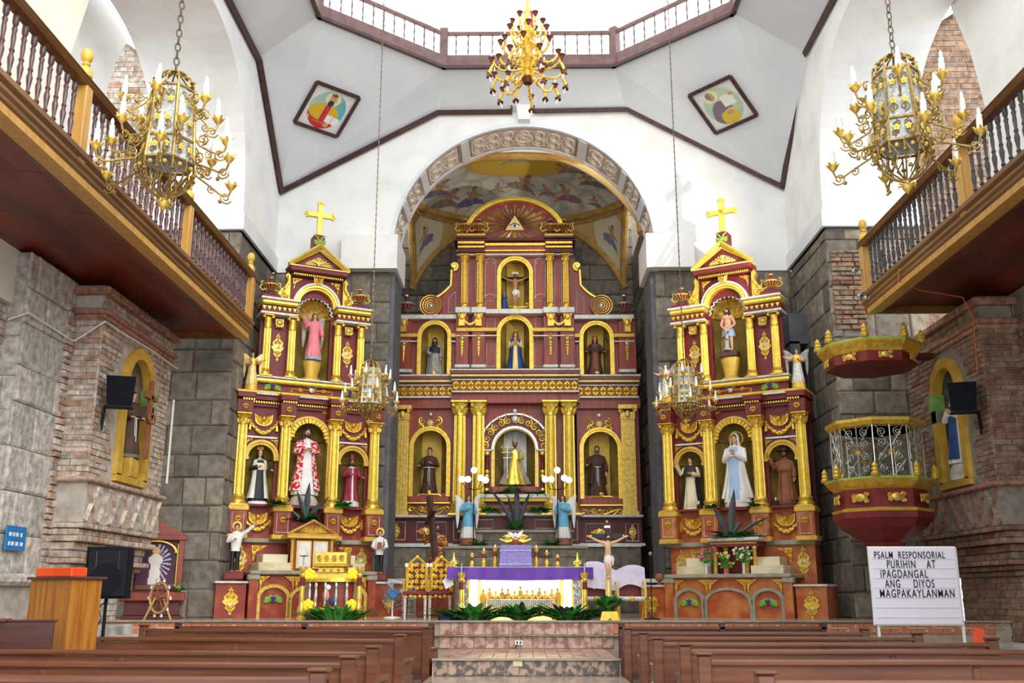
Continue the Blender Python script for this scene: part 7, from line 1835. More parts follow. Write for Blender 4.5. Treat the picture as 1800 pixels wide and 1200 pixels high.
# ---- thrones
def throne(px, Y, label):
    b = W(px, 1085, Y); t = thing('gilded_chair', label, 'chair', (b.x, Y, PLAT), .05, 'gilded chairs')
    M().bev(-.22, .22, -.05, .38, .4, .47, .02).ob('seat', 'maroon', t, smooth=0)
    q = M()
    for i in range(5): q.tube(spiral(-.16 + .08 * i, .38, .03, 1.3, 0, 8, -.06, 1 if i % 2 else -1), .01, 4)
    q.ob('apron_carving', 'gold_bright', t)
    for x in (-.18, .18):
        for y in (-.01, .34): M().tube([(x, y, 0), (x, y, .18), (x, y, .4)], [.022, .026, .03], 8).ob('leg', 'silver_paint' if y < 0 else 'maroon', t)
        M().tube([(x * 1.05, .36, .45), (x * 1.05, .38, .92)], .02, 8).ob('back_post', 'gold', t); M().bev(x * 1.05 - .03, x * 1.05 + .03, .35, .41, .9, .97, .008).ob('post_cap', 'white_paint', t, smooth=0)
        M().tube([(x * 1.2, .36, .66), (x * 1.2, .1, .66), (x * 1.2, .02, .6), (x * 1.15, .02, .45)], .02, 6).ob('armrest', 'gold_worn', t)
    M().bx(-.14, .14, .39, .41, .5, .94).ob('back_panel', 'maroon_deep', t, smooth=0)
    q = M()
    for r_ in range(5):
        for c in (-1, 0, 1): q.tube(spiral(c * .1, .54 + .1 * r_, .045, 1.5, r_, 10, .37, 1 if (r_ + c) % 2 else -1), .014, 4)
    for c in (-1, 1): q.tube([(c * .17, .37, .5), (c * .16, .37, .95), (c * .08, .37, 1.02), (0, .37, 1.08)], .022, 5)
    q.sph((0, .37, 1.08), .035, 7, 5); q.ob('carved_back', 'gold_bright', t)
throne(729, 18.2, 'gilded carved chair with maroon seat nearer the blue fan'); throne(773, 18.2, 'gilded carved chair with maroon seat nearer the high altar')
def armchair(px, Y, label):
    b = W(px, 1085, Y); t = thing('maroon_armchair', label, 'chair', (b.x, Y, PLAT), 0, 'maroon armchairs')
    M().bev(-.25, .25, -.1, .4, .3, .38, .03).ob('seat', 'silver_paint', t, smooth=0); M().bev(-.22, .22, .38, .46, .36, .66, .03).ob('backrest', 'maroon', t, smooth=0)
    mk_boss(.05).ob('seat_boss', 'gold', t, (0, -.1, .34))
    for x in (-.25, .25):
        M().tube([(x, .42, .4), (x, .42, .66)], .03, 8).ob('back_post', 'gold_pale', t)
        M().tube([(x, .4, .64), (x, .0, .64), (x, -.06, .56), (x, -.06, .36)], .025, 8).ob('armrest', 'gold_pale', t)
        for y in (-.07, .38): M().tube([(x * .95, y, 0), (x * .98, y, .15), (x, y, .32)], [.022, .03, .03], 8).ob('leg', 'gold', t)
armchair(1111, 18.6, 'maroon armchair with gilt posts under the white cloth'); armchair(1048, 18.6, 'maroon armchair hidden beside the altar under the white cloth')
# cloth over both armchairs
xa, xb = W(1030, 1030, 18.9).x, W(1134, 1030, 18.9).x; n = 48; rows = []
for j in range(14):
    v = j / 13; row = []
    for i in range(n + 1):
        u = i / n; hump = max(math.exp(-(abs(u - .14) / .34) ** 2.5) * 1.0, math.exp(-(abs(u - .8) / .3) ** 2.5) * .72); top = 1.12 + .24 * hump
        if v < .3: y = .52 - .12 * v / .3; z = top - .05 + .05 * v / .3
        else: y = .36 - .06 * sin((v - .3) * 2) - .015 * sin(u * 26 + v * 2) * (v - .2); z = top - (v - .3) / .7 * (.4 + .06 * hump - .06 * u + .05 * sin(u * 7))
        row.append((xa + (xb - xa) * u, y, z))
    rows.append(row)
tag(M().loft(rows, False, False).ob('draped_cloth', 'lilac_white', None, (0, 18.55, PLAT - .34), smooth=180), 'white lilac cloth draped over the maroon armchairs', 'cloth')
# ---- cross bearer statue
b = W(767, 1020, 20.0)
tag(M().bev(-.35, .35, -.3, .3, 0, b.z - PLAT - .002, .02).ob('statue_stand', 'shrine_wood', None, (b.x, 20, PLAT), smooth=0), 'low wooden stand under the cross bearing man', 'stand')
h = W(767, 920, 20).z - b.z
statue('statue of a bearded man in brown and gold patterned robe carrying a dark cross', (b.x, 20, b.z), h, 0, robe='gold_floral', long_hair=True, beard=True, L='chest', R='raise', sleeve='gold_floral', belt='white_cloth', skin='skin_tan', tilt=.15, turn=.3, flare=1.2, crown=None, name='cross_bearer_statue')
a1, a2 = W(755, 872, 19.75), W(765, 978, 19.75)
t = thing('carried_cross', 'dark wooden cross on the shoulder of the brown and gold robed man', 'cross', a2); d = a1 - a2
M().tube([(0, 0, 0), tuple(d)], .07, 4).ob('upright', 'brown_habit', t, smooth=0); c = d * .66; M().tube([tuple(c + Vector((-.12, .28, -.1))), tuple(c + Vector((.1, -.42, .12)))], .06, 4).ob('crossbar', 'brown_habit', t, smooth=0)
# ---- standing crucifix
Yc = 16.6; b = W(1071, 1092, Yc); t = thing('standing_crucifix', 'standing crucifix with pale corpus on a glass and gold shaft', 'crucifix', (b.x, Yc, PLAT)); H = W(1071, 917, Yc).z - PLAT
M().prism([(-.16, 0), (-.05, 0), (0, .05), (.05, 0), (.16, 0), (.12, .15), (-.12, .15)], -.12, .12).ob('base', 'gold_bright', t, smooth=0)
M().lathe([(.05, .15), (.05, .66), (.035, .7)], 10).ob('gilt_shaft', 'gold_pale', t); M().sph((0, 0, .7), .04, 10, 6).ob('knop', 'gold', t); M().lathe([(.03, .72), (.03, .95)], 10).ob('glass_shaft', 'silver_paint', t)
M().bev(-.035, .035, -.015, .03, .93, H, .006).bev(-.26, .26, -.015, .03, H - .27, H - .19, .006).ob('cross', 'black', t, smooth=0); q = M()
for (x, z) in ((-.27, H - .23), (.27, H - .23), (0, H)): q.sph((x, 0, z), .025, 8, 5)
q.ob('cross_tips', 'gold_bright', t); M().bx(-.05, .05, -.03, -.015, H - .1, H - .06).ob('titulus', 'white_paint', t, smooth=0)
crucified(t, .74, 'skin', H - .9, -.07)
# ---- angels with lamps on the podium
for px, s, lab in ((823, 1, 'angel statue in sky blue tunic with white wings beside the slender friar'), (990, -1, 'angel statue in sky blue tunic with white wings beside the bearded friar')):
    Y = 23.05; zb = W(px, 957, Y).z; zt = W(px, 869, Y).z
    statue(lab, (W(px, 940, Y).x, Y, zb + .14), zt - zb - .14, s * .3, robe='white_cloth', skirt=None, mantle=None, cape=None, sleeve='blue_cloth', scap=None, hair='hair_brown', long_hair=True, wings=('white_cloth', .12, .2), L='hold' if s > 0 else 'chest', R='chest' if s > 0 else 'hold', base='brown_light', baseh=.15, name='angel_statue', group='sky blue angels')
    ang = bpy.data.objects[-1] if False else None
    tn = [o for o in COL.objects if o.get('label') == lab][0]
    M().loft([robe_ring(z, kk, 40, 9, .06, 0) for z, kk in ((.27, 1.12), (.4, 1.1), (.55, 1.06), (.68, 1.06), (.775, 1.05), (.81, 1.05))], True, False).ob('tunic', 'blue_cloth', tn, smooth=60)
    lx = W(px + s * 10, 900, Y - .12).x; t = thing('globe_lamp', 'five globe lamp on a thin pole held by the angel beside the %s' % ('slender friar' if s > 0 else 'bearded friar'), 'lamp', (lx, Y - .2, zb)); zl = W(px, 862, Y).z - zb
    M().tube([(0, 0, 0), (0, 0, zl + .3)], .012, 6).ob('pole', 'iron_black', t)
    for (x, z) in ((0, .45), (-.28, .24), (-.14, .24), (.16, .27), (.27, .22)):
        br = M().tube([(0, 0, zl), (x * .6, 0, zl + .02), (x, 0, zl + z - .06)], .009, 5).ob('branch', 'iron_black', t); M().sph((x, 0, zl + z), .075, 14, 9).ob('globe', 'globe', br)
# ---- pulpit
PY = 16.55; px_ = W(1547, 860, PY).x; pu = thing('pulpit', 'red and gold octagonal pulpit with iron scroll railing', 'pulpit', (px_, PY, PLAT))
zz = lambda py: W(1547, py, PY - .8).z - PLAT
def octo(r, z): return [(.93 * r * cos(pi / 8 + i * pi / 4), .93 * r * sin(pi / 8 + i * pi / 4), z) for i in range(8)]
zc, zr, zf = zz(842), zz(738), zz(955)
M().loft([octo(.3, 0), octo(.3, zf - .3), octo(.25, zf - .1)]).ob('stem', 'maroon', pu, smooth=0)
M().loft([octo(.26, zf - .1), octo(.36, zf + .05), octo(.72, zf + .28), octo(.84, zf + .42), octo(.84, zf + .52)]).ob('bowl', 'maroon', pu, smooth=0)
M().loft([octo(.84, zf + .52), octo(.86, zf + .56), octo(.78, zf + .58)]).ob('gilt_line', 'gold_matt', pu, smooth=0)
M().loft([octo(.78, zf + .57), octo(.78, zc - .1)]).ob('drum', 'maroon', pu, smooth=0)
M().loft([octo(.78, zc - .12), octo(.86, zc - .06), octo(.92, zc), octo(.94, zc + .03), octo(.8, zc + .05)]).ob('cornice', 'gold', pu, smooth=0); M().loft([octo(.94, zc + .03), octo(.94, zc + .06), octo(.74, zc + .06)]).ob('cornice_top', 'green_paint', pu, smooth=0)
M().loft([octo(.66, zc), octo(.66, zc + .04)]).ob('pulpit_floor', 'maroon_deep', pu, smooth=0)
fin = M().lathe([(.06, 0), (.075, .04), (.05, .07), (.065, .1), (.045, .13), (.055, .16), (.03, .2), (.0, .24)], 10); fo = None
for i in range(8):
    a = pi / 8 + i * pi / 4; l_ = (.86 * cos(a), .86 * sin(a), zc + .06)
    fo = fin.ob('finial', 'gold', pu, l_) if fo is None else (inst(fo, 'finial', pu, l_), fo)[1]
ro_ = None
for i in range(8):
    a = i * pi / 4; l_ = (.725 * cos(a), .725 * sin(a), (zf + .57 + zc - .1) / 2)
    if ro_ is None:
        q = M()
        for s in (-1, 1): q.tube(spiral(s * .1, .03, .05, 1.4, 0, 10, 0, s), .014, 4); q.tube(spiral(s * .1, -.04, .045, 1.4, 0, 10, 0, -s), .014, 4)
        q.sph((0, 0, 0), (.09, .03, .07), 10, 6); ro_ = q.ob('panel_ornament', 'gold_worn', pu, l_, (0, 0, a + pi / 2))
    else: inst(ro_, 'panel_ornament', pu, l_, (0, 0, a + pi / 2))
# railing
q = M(); g = M(); hh = zr - zc - .12
for i in range(8):
    a0, a1 = pi / 8 + i * pi / 4, pi / 8 + (i + 1) * pi / 4; A_ = Vector((.72 * cos(a0), .72 * sin(a0), zc + .08)); B_ = Vector((.72 * cos(a1), .72 * sin(a1), zc + .08)); ux = (B_ - A_).normalized(); L = (B_ - A_).length
    T = Matrix.Translation(A_) @ Matrix((ux, Vector((0, 0, 1)).cross(ux), Vector((0, 0, 1)))).transposed().to_4x4()
    q.tube([(0, 0, 0), (0, 0, hh)], .012, 5, T); q.tube([(L / 2, 0, 0), (L / 2, 0, hh)], .01, 5, T)
    for s in (-1, 1):
        for (zc_, r_) in ((.14, .07), (.36, .07), (.6, .075), (.8, .08)): q.tube(spiral(L / 2 + s * L * .23, hh * zc_ / .94, r_, 1.7, pi / 2 * s, 14, 0, s), .008, 4, T)
        q.tube([(L / 2 + s * .02, 0, 0), (L / 2 + s * L * .4, 0, hh * .3), (L / 2 + s * .03, 0, hh * .6), (L / 2 + s * L * .42, 0, hh)], .008, 4, T)
    for k_ in range(8): a = k_ * pi / 4; g.tube([(L / 2, 0, hh * .46), (L / 2 + .07 * cos(a), 0, hh * .46 + .07 * sin(a))], [.014, .004], 4, T)
q.ob('iron_railing', 'silver', pu); g.ob('railing_star', 'gold_worn', pu)
M().loft([octo(.7, zr - .06), octo(.8, zr - .04), octo(.86, zr + .02), octo(.86, zr + .07), octo(.68, zr + .07), octo(.68, zr - .06)]).ob('hand_rim', 'gold', pu, smooth=0)
# sounding canopy
z0, z1 = zz(632) , zz(592)
cx_ = W(1527, 610, PY).x - px_
M().loft([[(x * 1.0 + cx_, y, z) for x, y, z in octo(r_, z)] for r_, z in ((.74, z0), (.8, z0 + .02), (.8, z0 + .2))]).ob('canopy', 'maroon', pu, smooth=0)
M().loft([[(x + cx_, y, z) for x, y, z in octo(r_, z)] for r_, z in ((.81, z0 + .19), (.84, z0 + .24), (.92, z0 + .34), (.93, z0 + .37))]).ob('canopy_cornice', 'gold', pu, smooth=0); M().loft([[(x + cx_, y, z) for x, y, z in octo(r_, z)] for r_, z in ((.93, z0 + .37), (.93, z0 + .4), (.4, z0 + .42))]).ob('canopy_top', 'green_paint', pu, smooth=0)
for i in range(8):
    a = pi / 8 + i * pi / 4; inst(fo, 'finial', pu, (cx_ + .84 * cos(a), .84 * sin(a), z0 + .4), scale=1.0)
    a = i * pi / 4; inst(ro_, 'panel_ornament', pu, (cx_ + .745 * cos(a), .745 * sin(a), z0 + .11), (0, 0, a + pi / 2), .8)
M().bx(.3, 7.1 - px_, .3, .5, z0 + .28, z0 + .38).ob('canopy_beam', 'maroon_deep', pu, smooth=0)
# ---- message board
BY = 13.0; a, b = W(1527, 962, BY), W(1690, 1097, BY)
t = thing('message_board', 'white letter board with black hymn lettering on thin legs', 'board', ((a.x + b.x) / 2, BY, 0)); w_ = 1.1; z1 = a.z; z0 = b.z
M().bev(-w_ / 2, w_ / 2, -.02, .03, z0, z1, .006).ob('panel', 'sign_white', t, smooth=0)
M().tube([(-w_ / 2, 0, z0), (w_ / 2, 0, z0), (w_ / 2, 0, z1), (-w_ / 2, 0, z1), (-w_ / 2, 0, z0), (w_ / 2, 0, z0)], .018, 4).ob('frame', 'white_paint', t, smooth=0)
for x in (-w_ / 2 + .06, w_ / 2 + .02): M().tube([(x, .03, 0), (x, .03, z0 + .02 if x < 0 else z1)], .02, 6).ob('leg', 'white_paint', t)
hs = (z1 - z0); lines = [('PSALM  RESPONSORIAL', .06, .084), ('PURIHIN    AT', .21, .095), ('IPAGDANGAL', .12, .095), ('ANG     DIYOS', .17, .095), ('MAGPAKAYLANMAN', .09, .095)]
for i in range(7): M().bx(-w_ / 2 + .03, w_ / 2 - .03, -.026, -.02, z1 - hs * (.155 + .127 * i), z1 - hs * (.147 + .127 * i)).ob('letter_slot', 'lilac_white', t, smooth=0)
for i, (s_, x, sz) in enumerate(lines): text(s_, sz * 1.5, 'letter_black', t, (-w_ / 2 + x, -.026, z1 - hs * (.145 + .127 * i)), sx={0: .9, 1: .62, 2: .6, 3: .62, 4: .94}[i], bold=.003, name='letter_row')
# ---- wooden lectern with orange box
a = W(118, 1100, 9.9); t = thing('wooden_lectern', 'plain wood veneer lectern standing behind the pews', 'lectern', (a.x, 9.9, 0), rad(-27)); zt = W(118, 1014, 9.9).z
M().bx(-.6, 0, 0, .36, 0, zt - .02).ob('body', 'plywood', t, smooth=0); M().bev(-.63, .03, -.03, .4, zt - .02, zt + .005, .004).ob('top', 'pew_wood_dark', t, smooth=0)
bxo = M().bev(-.25, .25, -.1, .1, 0, .09, .008).ob('orange_box', 'orange_box', None, (a.x - .24, 9.9 + .28, zt + .006), (0, 0, rad(-24)), smooth=0); tag(bxo, 'long orange box lying on the wooden lectern', 'box')
t = thing('wooden_partition', 'dark wooden partition board before the veneer lectern', 'partition', (-4.42, 9.3, 0), .04); M().bx(-1.3, .12, 0, .03, 0, 1.06).ob('board', 'pew_wood_dark', t, smooth=0); M().bev(-1.3, -.3, -.04, .1, 1.06, 1.09, .008).ob('ledge', 'pew_wood', t, smooth=0); M().bev(-.3, .13, -.01, .07, 1.06, 1.08, .006).ob('cap', 'pew_wood_dark', t, smooth=0)
# ---- speakers
SY = 13.25; a, b = W(157, 962, SY), W(226, 1052, SY); t = thing('loudspeaker', 'black loudspeaker on a tripod stand beside the wooden lectern', 'speaker', ((a.x + b.x) / 2, SY, 0), rad(14))
w_ = (b.x - a.x) / 2 * .92; z0, z1 = b.z, a.z
M().prism([(-w_, z0), (w_, z0), (w_, z1), (-w_, z1)], -.16, .2).ob('cabinet', 'black_navy', t, smooth=0)
M().bev(-w_ + .03, w_ - .02, -.19, -.16, z0 + .03, z1 - .03, .01).ob('baffle', 'iron_black', t, smooth=0); M().lathe([(.2, 0), (.2, .012), (.0, .016)], 28, T=Matrix.Translation((0, -.19, z0 + .25)) @ Matrix.Rotation(pi / 2, 4, 'X')).ob('grille', 'black_navy', t)
zh = z1 - .16; M().loft([[(-.14, -.195, zh - .1), (.14, -.195, zh - .1), (.14, -.195, zh + .1), (-.14, -.195, zh + .1)], [(-.04, -.1, zh - .05), (.04, -.1, zh - .05), (.04, -.1, zh + .05), (-.04, -.1, zh + .05)]], True, False).add([(-.16, -.195, zh - .12), (.16, -.195, zh - .12), (.16, -.2, zh - .105), (-.16, -.2, zh - .105)], [(0, 1, 2, 3)]).ob('horn', 'concrete_dark', t, smooth=0)
M().tube([(0, 0, .05), (0, 0, z0)], .022, 8).ob('stand_pole', 'iron_black', t); M().lathe([(.04, .5), (.05, .53), (.04, .58)], 10).ob('stand_collar', 'iron_black', t)
for i in range(3): a = i * 2 * pi / 3; M().tube([(0, 0, .52), (.4 * cos(a), .4 * sin(a), .02)], .016, 6).ob('stand_leg', 'iron_black', t)
M().tube([(.02, 0, z0), (-.08, -.02, z0 - .12), (-.03, -.03, z0 - .25), (-.12, -.05, z0 - .45), (-.2, -.05, z0 - .6)], .007, 5).ob('cable', 'iron_black', t)
for (sg, px, py, Xs, lab) in ((-1, 212, 686, -6.12, 'small black wall speaker beside the niche of the cross bearer'), (1, 1692, 696, 6.86, 'small black wall speaker beside the niche of the white veiled woman')):
    p = atX(px, py, Xs); t = thing('wall_speaker', lab, 'speaker', p, rad(18) * -sg, 'wall speakers')
    M().prism([(-.17, -.22), (.17, -.22), (.2, .22), (-.2, .22)], -.15, .15, Matrix.Rotation(rad(12), 4, 'X')).ob('cabinet', 'black_navy', t, smooth=0)
    M().bx(-.2, .2, -.12, .12, -.27, -.25).ob('bracket_plate', 'iron_black', t, smooth=0); M().tube([(sg * .2, .1, -.26), (sg * .22, .1, -.6)], .015, 5).tube([(sg * .2, -.1, -.26), (sg * .22, -.1, -.55)], .015, 5).ob('bracket_leg', 'iron_black', t)
    M().sph((0, -.16, .08), .012, 6, 4).ob('lamp', 'cable_red', t)
# ---- statues in the pier niches
t_ = M().bev(-.17, .17, -.17, .17, 0, .3, .01).ob('niche_plinth', 'gold_matt', None, (-6.5, 15.95, 3.14), smooth=0); tag(t_, 'gilded plinth under the brown robed statue in the brick pier niche', 'plinth')
statue('statue of a brown robed saint embracing a cross in the brick pier niche', (-6.46, 15.95, 3.5), 1.05, rad(62), robe='brown_habit', cape='brown_habit', L='hold', R='hold', belt='white_cloth', base='stone_dark', baseh=.05)
t = thing('held_cross', 'plain wooden cross held by the brown robed saint', 'cross', (-6.24, 16.12, 3.46)); M().bev(-.035, .035, -.04, .04, 0, 1.3, .006).bev(-.035, .035, -.24, .24, .98, 1.06, .006).ob('beams', 'brown_light', t, smooth=0); M().tube([(.05 + .02 * cos(2 * pi * i / 16), .1 * cos(2 * pi * i / 16), .66 + .08 * sin(2 * pi * i / 16)) for i in range(17)], .02, 6).ob('crown_of_thorns', 'brown_light', t)
t_ = M().loft([[(.2 * kx * cos(a) * (1 + .1 * sin(3 * a)), .24 * kx * sin(a), z) for a in [2 * pi * i / 16 for i in range(16)]] for z, kx in ((0, 1.1), (.14, 1.05), (.27, .8))]).ob('niche_rock', 'rock', None, (7.3, 16.6, 3.14)); tag(t_, 'pale rock under the veiled woman in the brown brick pier niche', 'plinth')
statue('statue of a veiled woman in white with blue sash in the brick pier niche', (7.26, 16.6, 3.42), 1.2, rad(-62), robe='white_cloth', scap='deep_blue', hood='white_cloth', L='pray', R='pray', hair='hair_brown')
# ================================================================== plants and small things
SH = YR
def onled(px, Y, z): return (W(px, 900, Y).x, Y, z)
zl = ZB + rp(905, 904)[1]; zs_ = ZB + t1['c'][1] - .2
plant('fern spilling over the retablo ledge on the slender friar side', onled(858, 23.62, zl + .02), 60, .42, .035, .1, seed=1, up=.5, mats=['leaf', 'leaf', 'leaf_bright'], name='fern', stiff=.7)
plant('fern spilling over the retablo ledge on the bearded friar side', onled(951, 23.62, zl + .02), 60, .42, .035, .1, seed=2, up=.5, mats=['leaf', 'leaf', 'leaf_dark'], name='fern', stiff=.7)
p = onled(907, 23.32, W(907, 931, YR - .75).z + .004); t = plant('tall dark blade leaves rising from a fern on the podium centre', p, 60, .36, .03, .12, seed=3, up=.6, name='blade_plant'); blades(t, [(-.05, -.62, .95, .055, .1), (.0, 0, 1.0, .05, .1), (.03, .06, .9, .05, .1), (.06, .36, .92, .05, .1), (-.02, -.2, .8, .04, .1)], 'leaf_dark')
for (px, sd, sx, lab) in ((868, 4, 1.3, 'low fern on the shelf under the golden bishop, slender friar side'), (942, 5, 1.3, 'low fern on the shelf under the golden bishop, bearded friar side')):
    plant(lab, (W(px, 865, 23.8).x, 23.82, zs_ + .004), 60, .34, .03, .22, seed=sd, up=.4, name='fern', stiff=.6, sx=sx)
plant('bright yellow green leafy plant before the golden bishop', (W(903, 865, 23.75).x, 23.75, zs_ + .004), 46, .4, .05, .1, seed=6, up=.75, mats=['leaf_bright', 'leaf_bright', 'leaf'], name='yellow_green_plant', stiff=.55)
zp = W(905, 959, YR - 1.15).z
plant('small fern on the stone podium step beside the blue angel, gold chair side', (W(843, 958, 23.0).x, 22.98, zp + .004), 50, .32, .03, .1, seed=7, up=.6, name='fern'); plant('small fern on the stone podium step beside the blue angel, crucifix side', (W(970, 958, 23.0).x, 22.98, zp + .004), 50, .32, .03, .1, seed=8, up=.6, name='fern')
for (px, sd, lab) in ((830, 9, 'broad leafy arrangement on the floor before the altar nearer the gold chairs'), (915, 10, 'leafy arrangement on the floor before the middle of the altar'), (1000, 11, 'broad leafy arrangement on the floor before the altar nearer the standing crucifix')):
    plant(lab, (W(px, 1085, 16.7).x, 16.72, PLAT + .003), 150, .5, .06, .4 if px != 915 else .25, seed=sd, up=.75, mats=['leaf', 'leaf', 'leaf', 'leaf_dark'], name='leafy_arrangement', sx=1.5 if px != 915 else 1)
t = thing('purple_ribbon', 'crumpled purple cloth on the floor at the edge of the leafy arrangement', 'cloth', (W(785, 1075, 16.6).x, 16.75, PLAT)); R_ = random.Random(4)
M().loft([[(.16 * k * cos(a) * (1 + .3 * sin(3 * a + k)), .1 * k * sin(a), z + .02 * sin(5 * a)) for a in [2 * pi * i / 20 for i in range(20)]] for z, k in ((.01, 1), (.06, .9), (.1, .5), (.11, .1))]).ob('folds', 'violet', t, smooth=60)
plant('leafy plant around the foot of the standing crucifix', (W(1071, 1078, 16.6).x, 16.58, PLAT + .153), 120, .42, .05, .16, seed=12, up=1.0, mats=['leaf', 'leaf', 'leaf_dark'], name='leafy_plant', stiff=.6)
plant('low bushy greenery at the foot of the ambo', (W(590, 1083, 16.45).x, 16.45, PLAT + .003), 190, .42, .035, .5, seed=13, up=.9, name='bushy_greenery', sx=1.5)
# side altar plants
t = plant('plant with tall dark blades above the tabernacle', loc_(oL, rL, -.05, -.34, 2.68), 50, .4, .06, .15, seed=14, up=.5, mats=['leaf', 'leaf_dark'], name='blade_plant'); blades(t, [(-.1, -.45, .35, .05, .3), (0, .05, .75, .06, .1), (.05, .45, .5, .06, .15), (0, -.2, .6, .05, .1)], 'leaf_dark')
tag(M().bev(-.3, .3, -.12, .12, 0, .34, .01).ob('plant_stand', 'maroon', None, loc_(oL, rL, -.05, -.22, 2.335), (0, 0, rL), smooth=0), 'maroon block behind the tabernacle holding the blade plant', 'stand')
plant('leafy plant on the ledge beside the crowned black nun', loc_(oL, rL, -.62, -.33, 2.97), 40, .26, .05, .08, seed=15, up=.5, mats=['leaf', 'leaf_bright', 'leaf_dark']); plant('leafy plant on the ledge beside the crimson bishop', loc_(oL, rL, .66, -.33, 2.97), 46, .3, .05, .08, seed=16, up=.55)
t = plant('plant with broad dark blades on the white topped table', loc_(oR, rR, .05, -.62, 2.35), 60, .38, .045, .22, seed=17, up=.4, mats=['leaf', 'leaf_dark'], name='blade_plant', sx=1.4); blades(t, [(-.1, -.36, .6, .07, .15), (-.03, .06, .85, .07, .05), (.1, .75, .42, .06, .15), (.0, .22, .35, .05, .2)], 'leaf_dark')
plant('purple and green plant on the ledge beside the white habited friar', loc_(oR, rR, -.42, -.33, 2.92), 30, .22, .045, .05, seed=18, up=.5, mats=['leaf', 'leaf_dark']); plant('purple and green plant on the ledge beside the cardinal', loc_(oR, rR, .42, -.33, 2.92), 30, .22, .045, .05, seed=19, up=.5, mats=['leaf', 'leaf_dark'])
for (x, m_, lab, sd, vm_) in ((-.42, 'petal_pink', 'pink flowers in a glass vase on the right mensa', 20, 'silver_paint'), (-.05, 'gold_pale', 'straw coloured grasses in a small pink pot on the right mensa', 21, 'petal_pink'), (.3, 'petal_cream', 'cream flowers in a glass vase on the right mensa', 22, 'silver_paint')):
    t = thing('flower_vase', lab, 'flowers', loc_(oR, rR, x, -.85, 1.67), 0, None); R_ = random.Random(sd); hv = .2 if sd != 21 else .1
    M().lathe([(.035, 0), (.035, .02), (.028, .06), (.03, hv), (.026, hv)], 10).ob('vase', vm_, t); q = M(); f_ = M()
    for i in range(16):
        a = R_.uniform(0, 6.28); r_ = R_.uniform(.05, .26); z = hv + R_.uniform(.08, .28); q.tube([(0, 0, hv - .02), (r_ * .5 * cos(a), r_ * .5 * sin(a), (hv + z) / 2), (r_ * cos(a), r_ * sin(a), z)], .006, 4)
        q.sph((r_ * .7 * cos(a), r_ * .7 * sin(a), z - .06), (.035, .03, .02), 6, 4); f_.sph((r_ * cos(a), r_ * sin(a), z), R_.uniform(.018, .034), 7, 5)
    q.ob('stems', 'leaf', t); f_.ob('blossoms', m_, t)
# small bottles on the niche ledges
for (o, r, x, lab) in ((oR, rR, -.75, 'small black candle holder on the ledge before the white habited friar'), (oR, rR, .78, 'small black candle holder on the ledge before the cardinal')):
    t = thing('candle_holder', lab, 'candle holder', loc_(o, r, x, -.14, 2.94)); M().lathe([(.04, 0), (.04, .08), (.02, .1)], 10).ob('cup', 'black', t); M().lathe([(.012, .1), (.012, .15), (0, .17)], 8).ob('candle', 'candle', t)
# ---- shrine with picture
sy = 18.0; p = W(272, 1060, sy); t = thing('picture_shrine', 'carved wooden shrine framing a picture of a white robed figure', 'shrine', (p.x - .05, sy, PLAT), rad(20))
M().bev(-.5, .5, -.25, .2, 0, .06, .01).bev(-.46, .46, -.2, .2, .06, .3, .01).ob('plinth', 'maroon_deep', t, smooth=0); M().bev(-.55, .55, -.3, .2, .3, .46, .02).ob('table', 'shrine_wood', t, smooth=0)
M().bx(-.42, .42, .05, .1, .46, 1.42).ob('backboard', 'maroon_deep', t, smooth=0)
q = M()
for s in (-1, 1): q.bev(s * .42 - .05, s * .42 + .05, -.06, .1, .46, 1.4, .01)
q.bev(-.5, .5, -.08, .12, 1.36, 1.46, .01); q.prism([(-.5, 1.46), (.5, 1.46), (0, 1.7)], -.04, .1); q.ob('frame', 'shrine_wood', t, smooth=0)
q = M().tube([(-.37, -.03, .48), (-.37, -.03, 1.3)], .02, 6).tube([(.37, -.03, .48), (.37, -.03, 1.3)], .02, 6)
q.arch(0, None, 1.14, .32, .36, -.04, .02, 12, .6); q.ob('gilt_trim', 'gold_worn', t)
g = M(); g.c = []; NU, NV = 44, 70
def pic(u, v):
    c = lerp(S(50, 26, 48), S(86, 44, 70), v)
    a_ = math.atan2(v - .42, u - .5)
    if u > .52 and sin(a_ * 22) > .5 and math.hypot(u - .5, v - .42) < .42: c = S(190, 186, 214)
    if el(u, v, .5, .16, .1, .09) < 1: c = S(214, 176, 96)
    if abs(u - .5) < .1 + .13 * max(0, v - .3) and .24 < v < .9: c = S(222, 216, 210)
    if el(u, v, .5, .36, .2, .12) < 1: c = S(214, 208, 204)
    if el(u, v, .5, .16, .05, .06) < 1: c = S(206, 160, 130)
    if v > .9: c = S(120, 80, 60)
    return c
for j in range(NV + 1):
    for i in range(NU + 1): g.v.append((-.31 + .62 * i / NU, .0, 1.3 - .8 * j / NV)); g.c.append(pic(i / NU, j / NV))
for j in range(NV):
    for i in range(NU): a = j * (NU + 1) + i; g.f.append((a, a + 1, a + NU + 2, a + NU + 1))
g.ob('picture', 'painting', t, smooth=180)
plant('white and green flowers in a vase on the picture shrine', loc_((p.x - .05, sy), rad(20), .42, -.2, PLAT + .465), 50, .24, .02, .06, seed=23, up=.8, mats=['leaf', 'petal_cream', 'leaf'], name='flower_bunch')
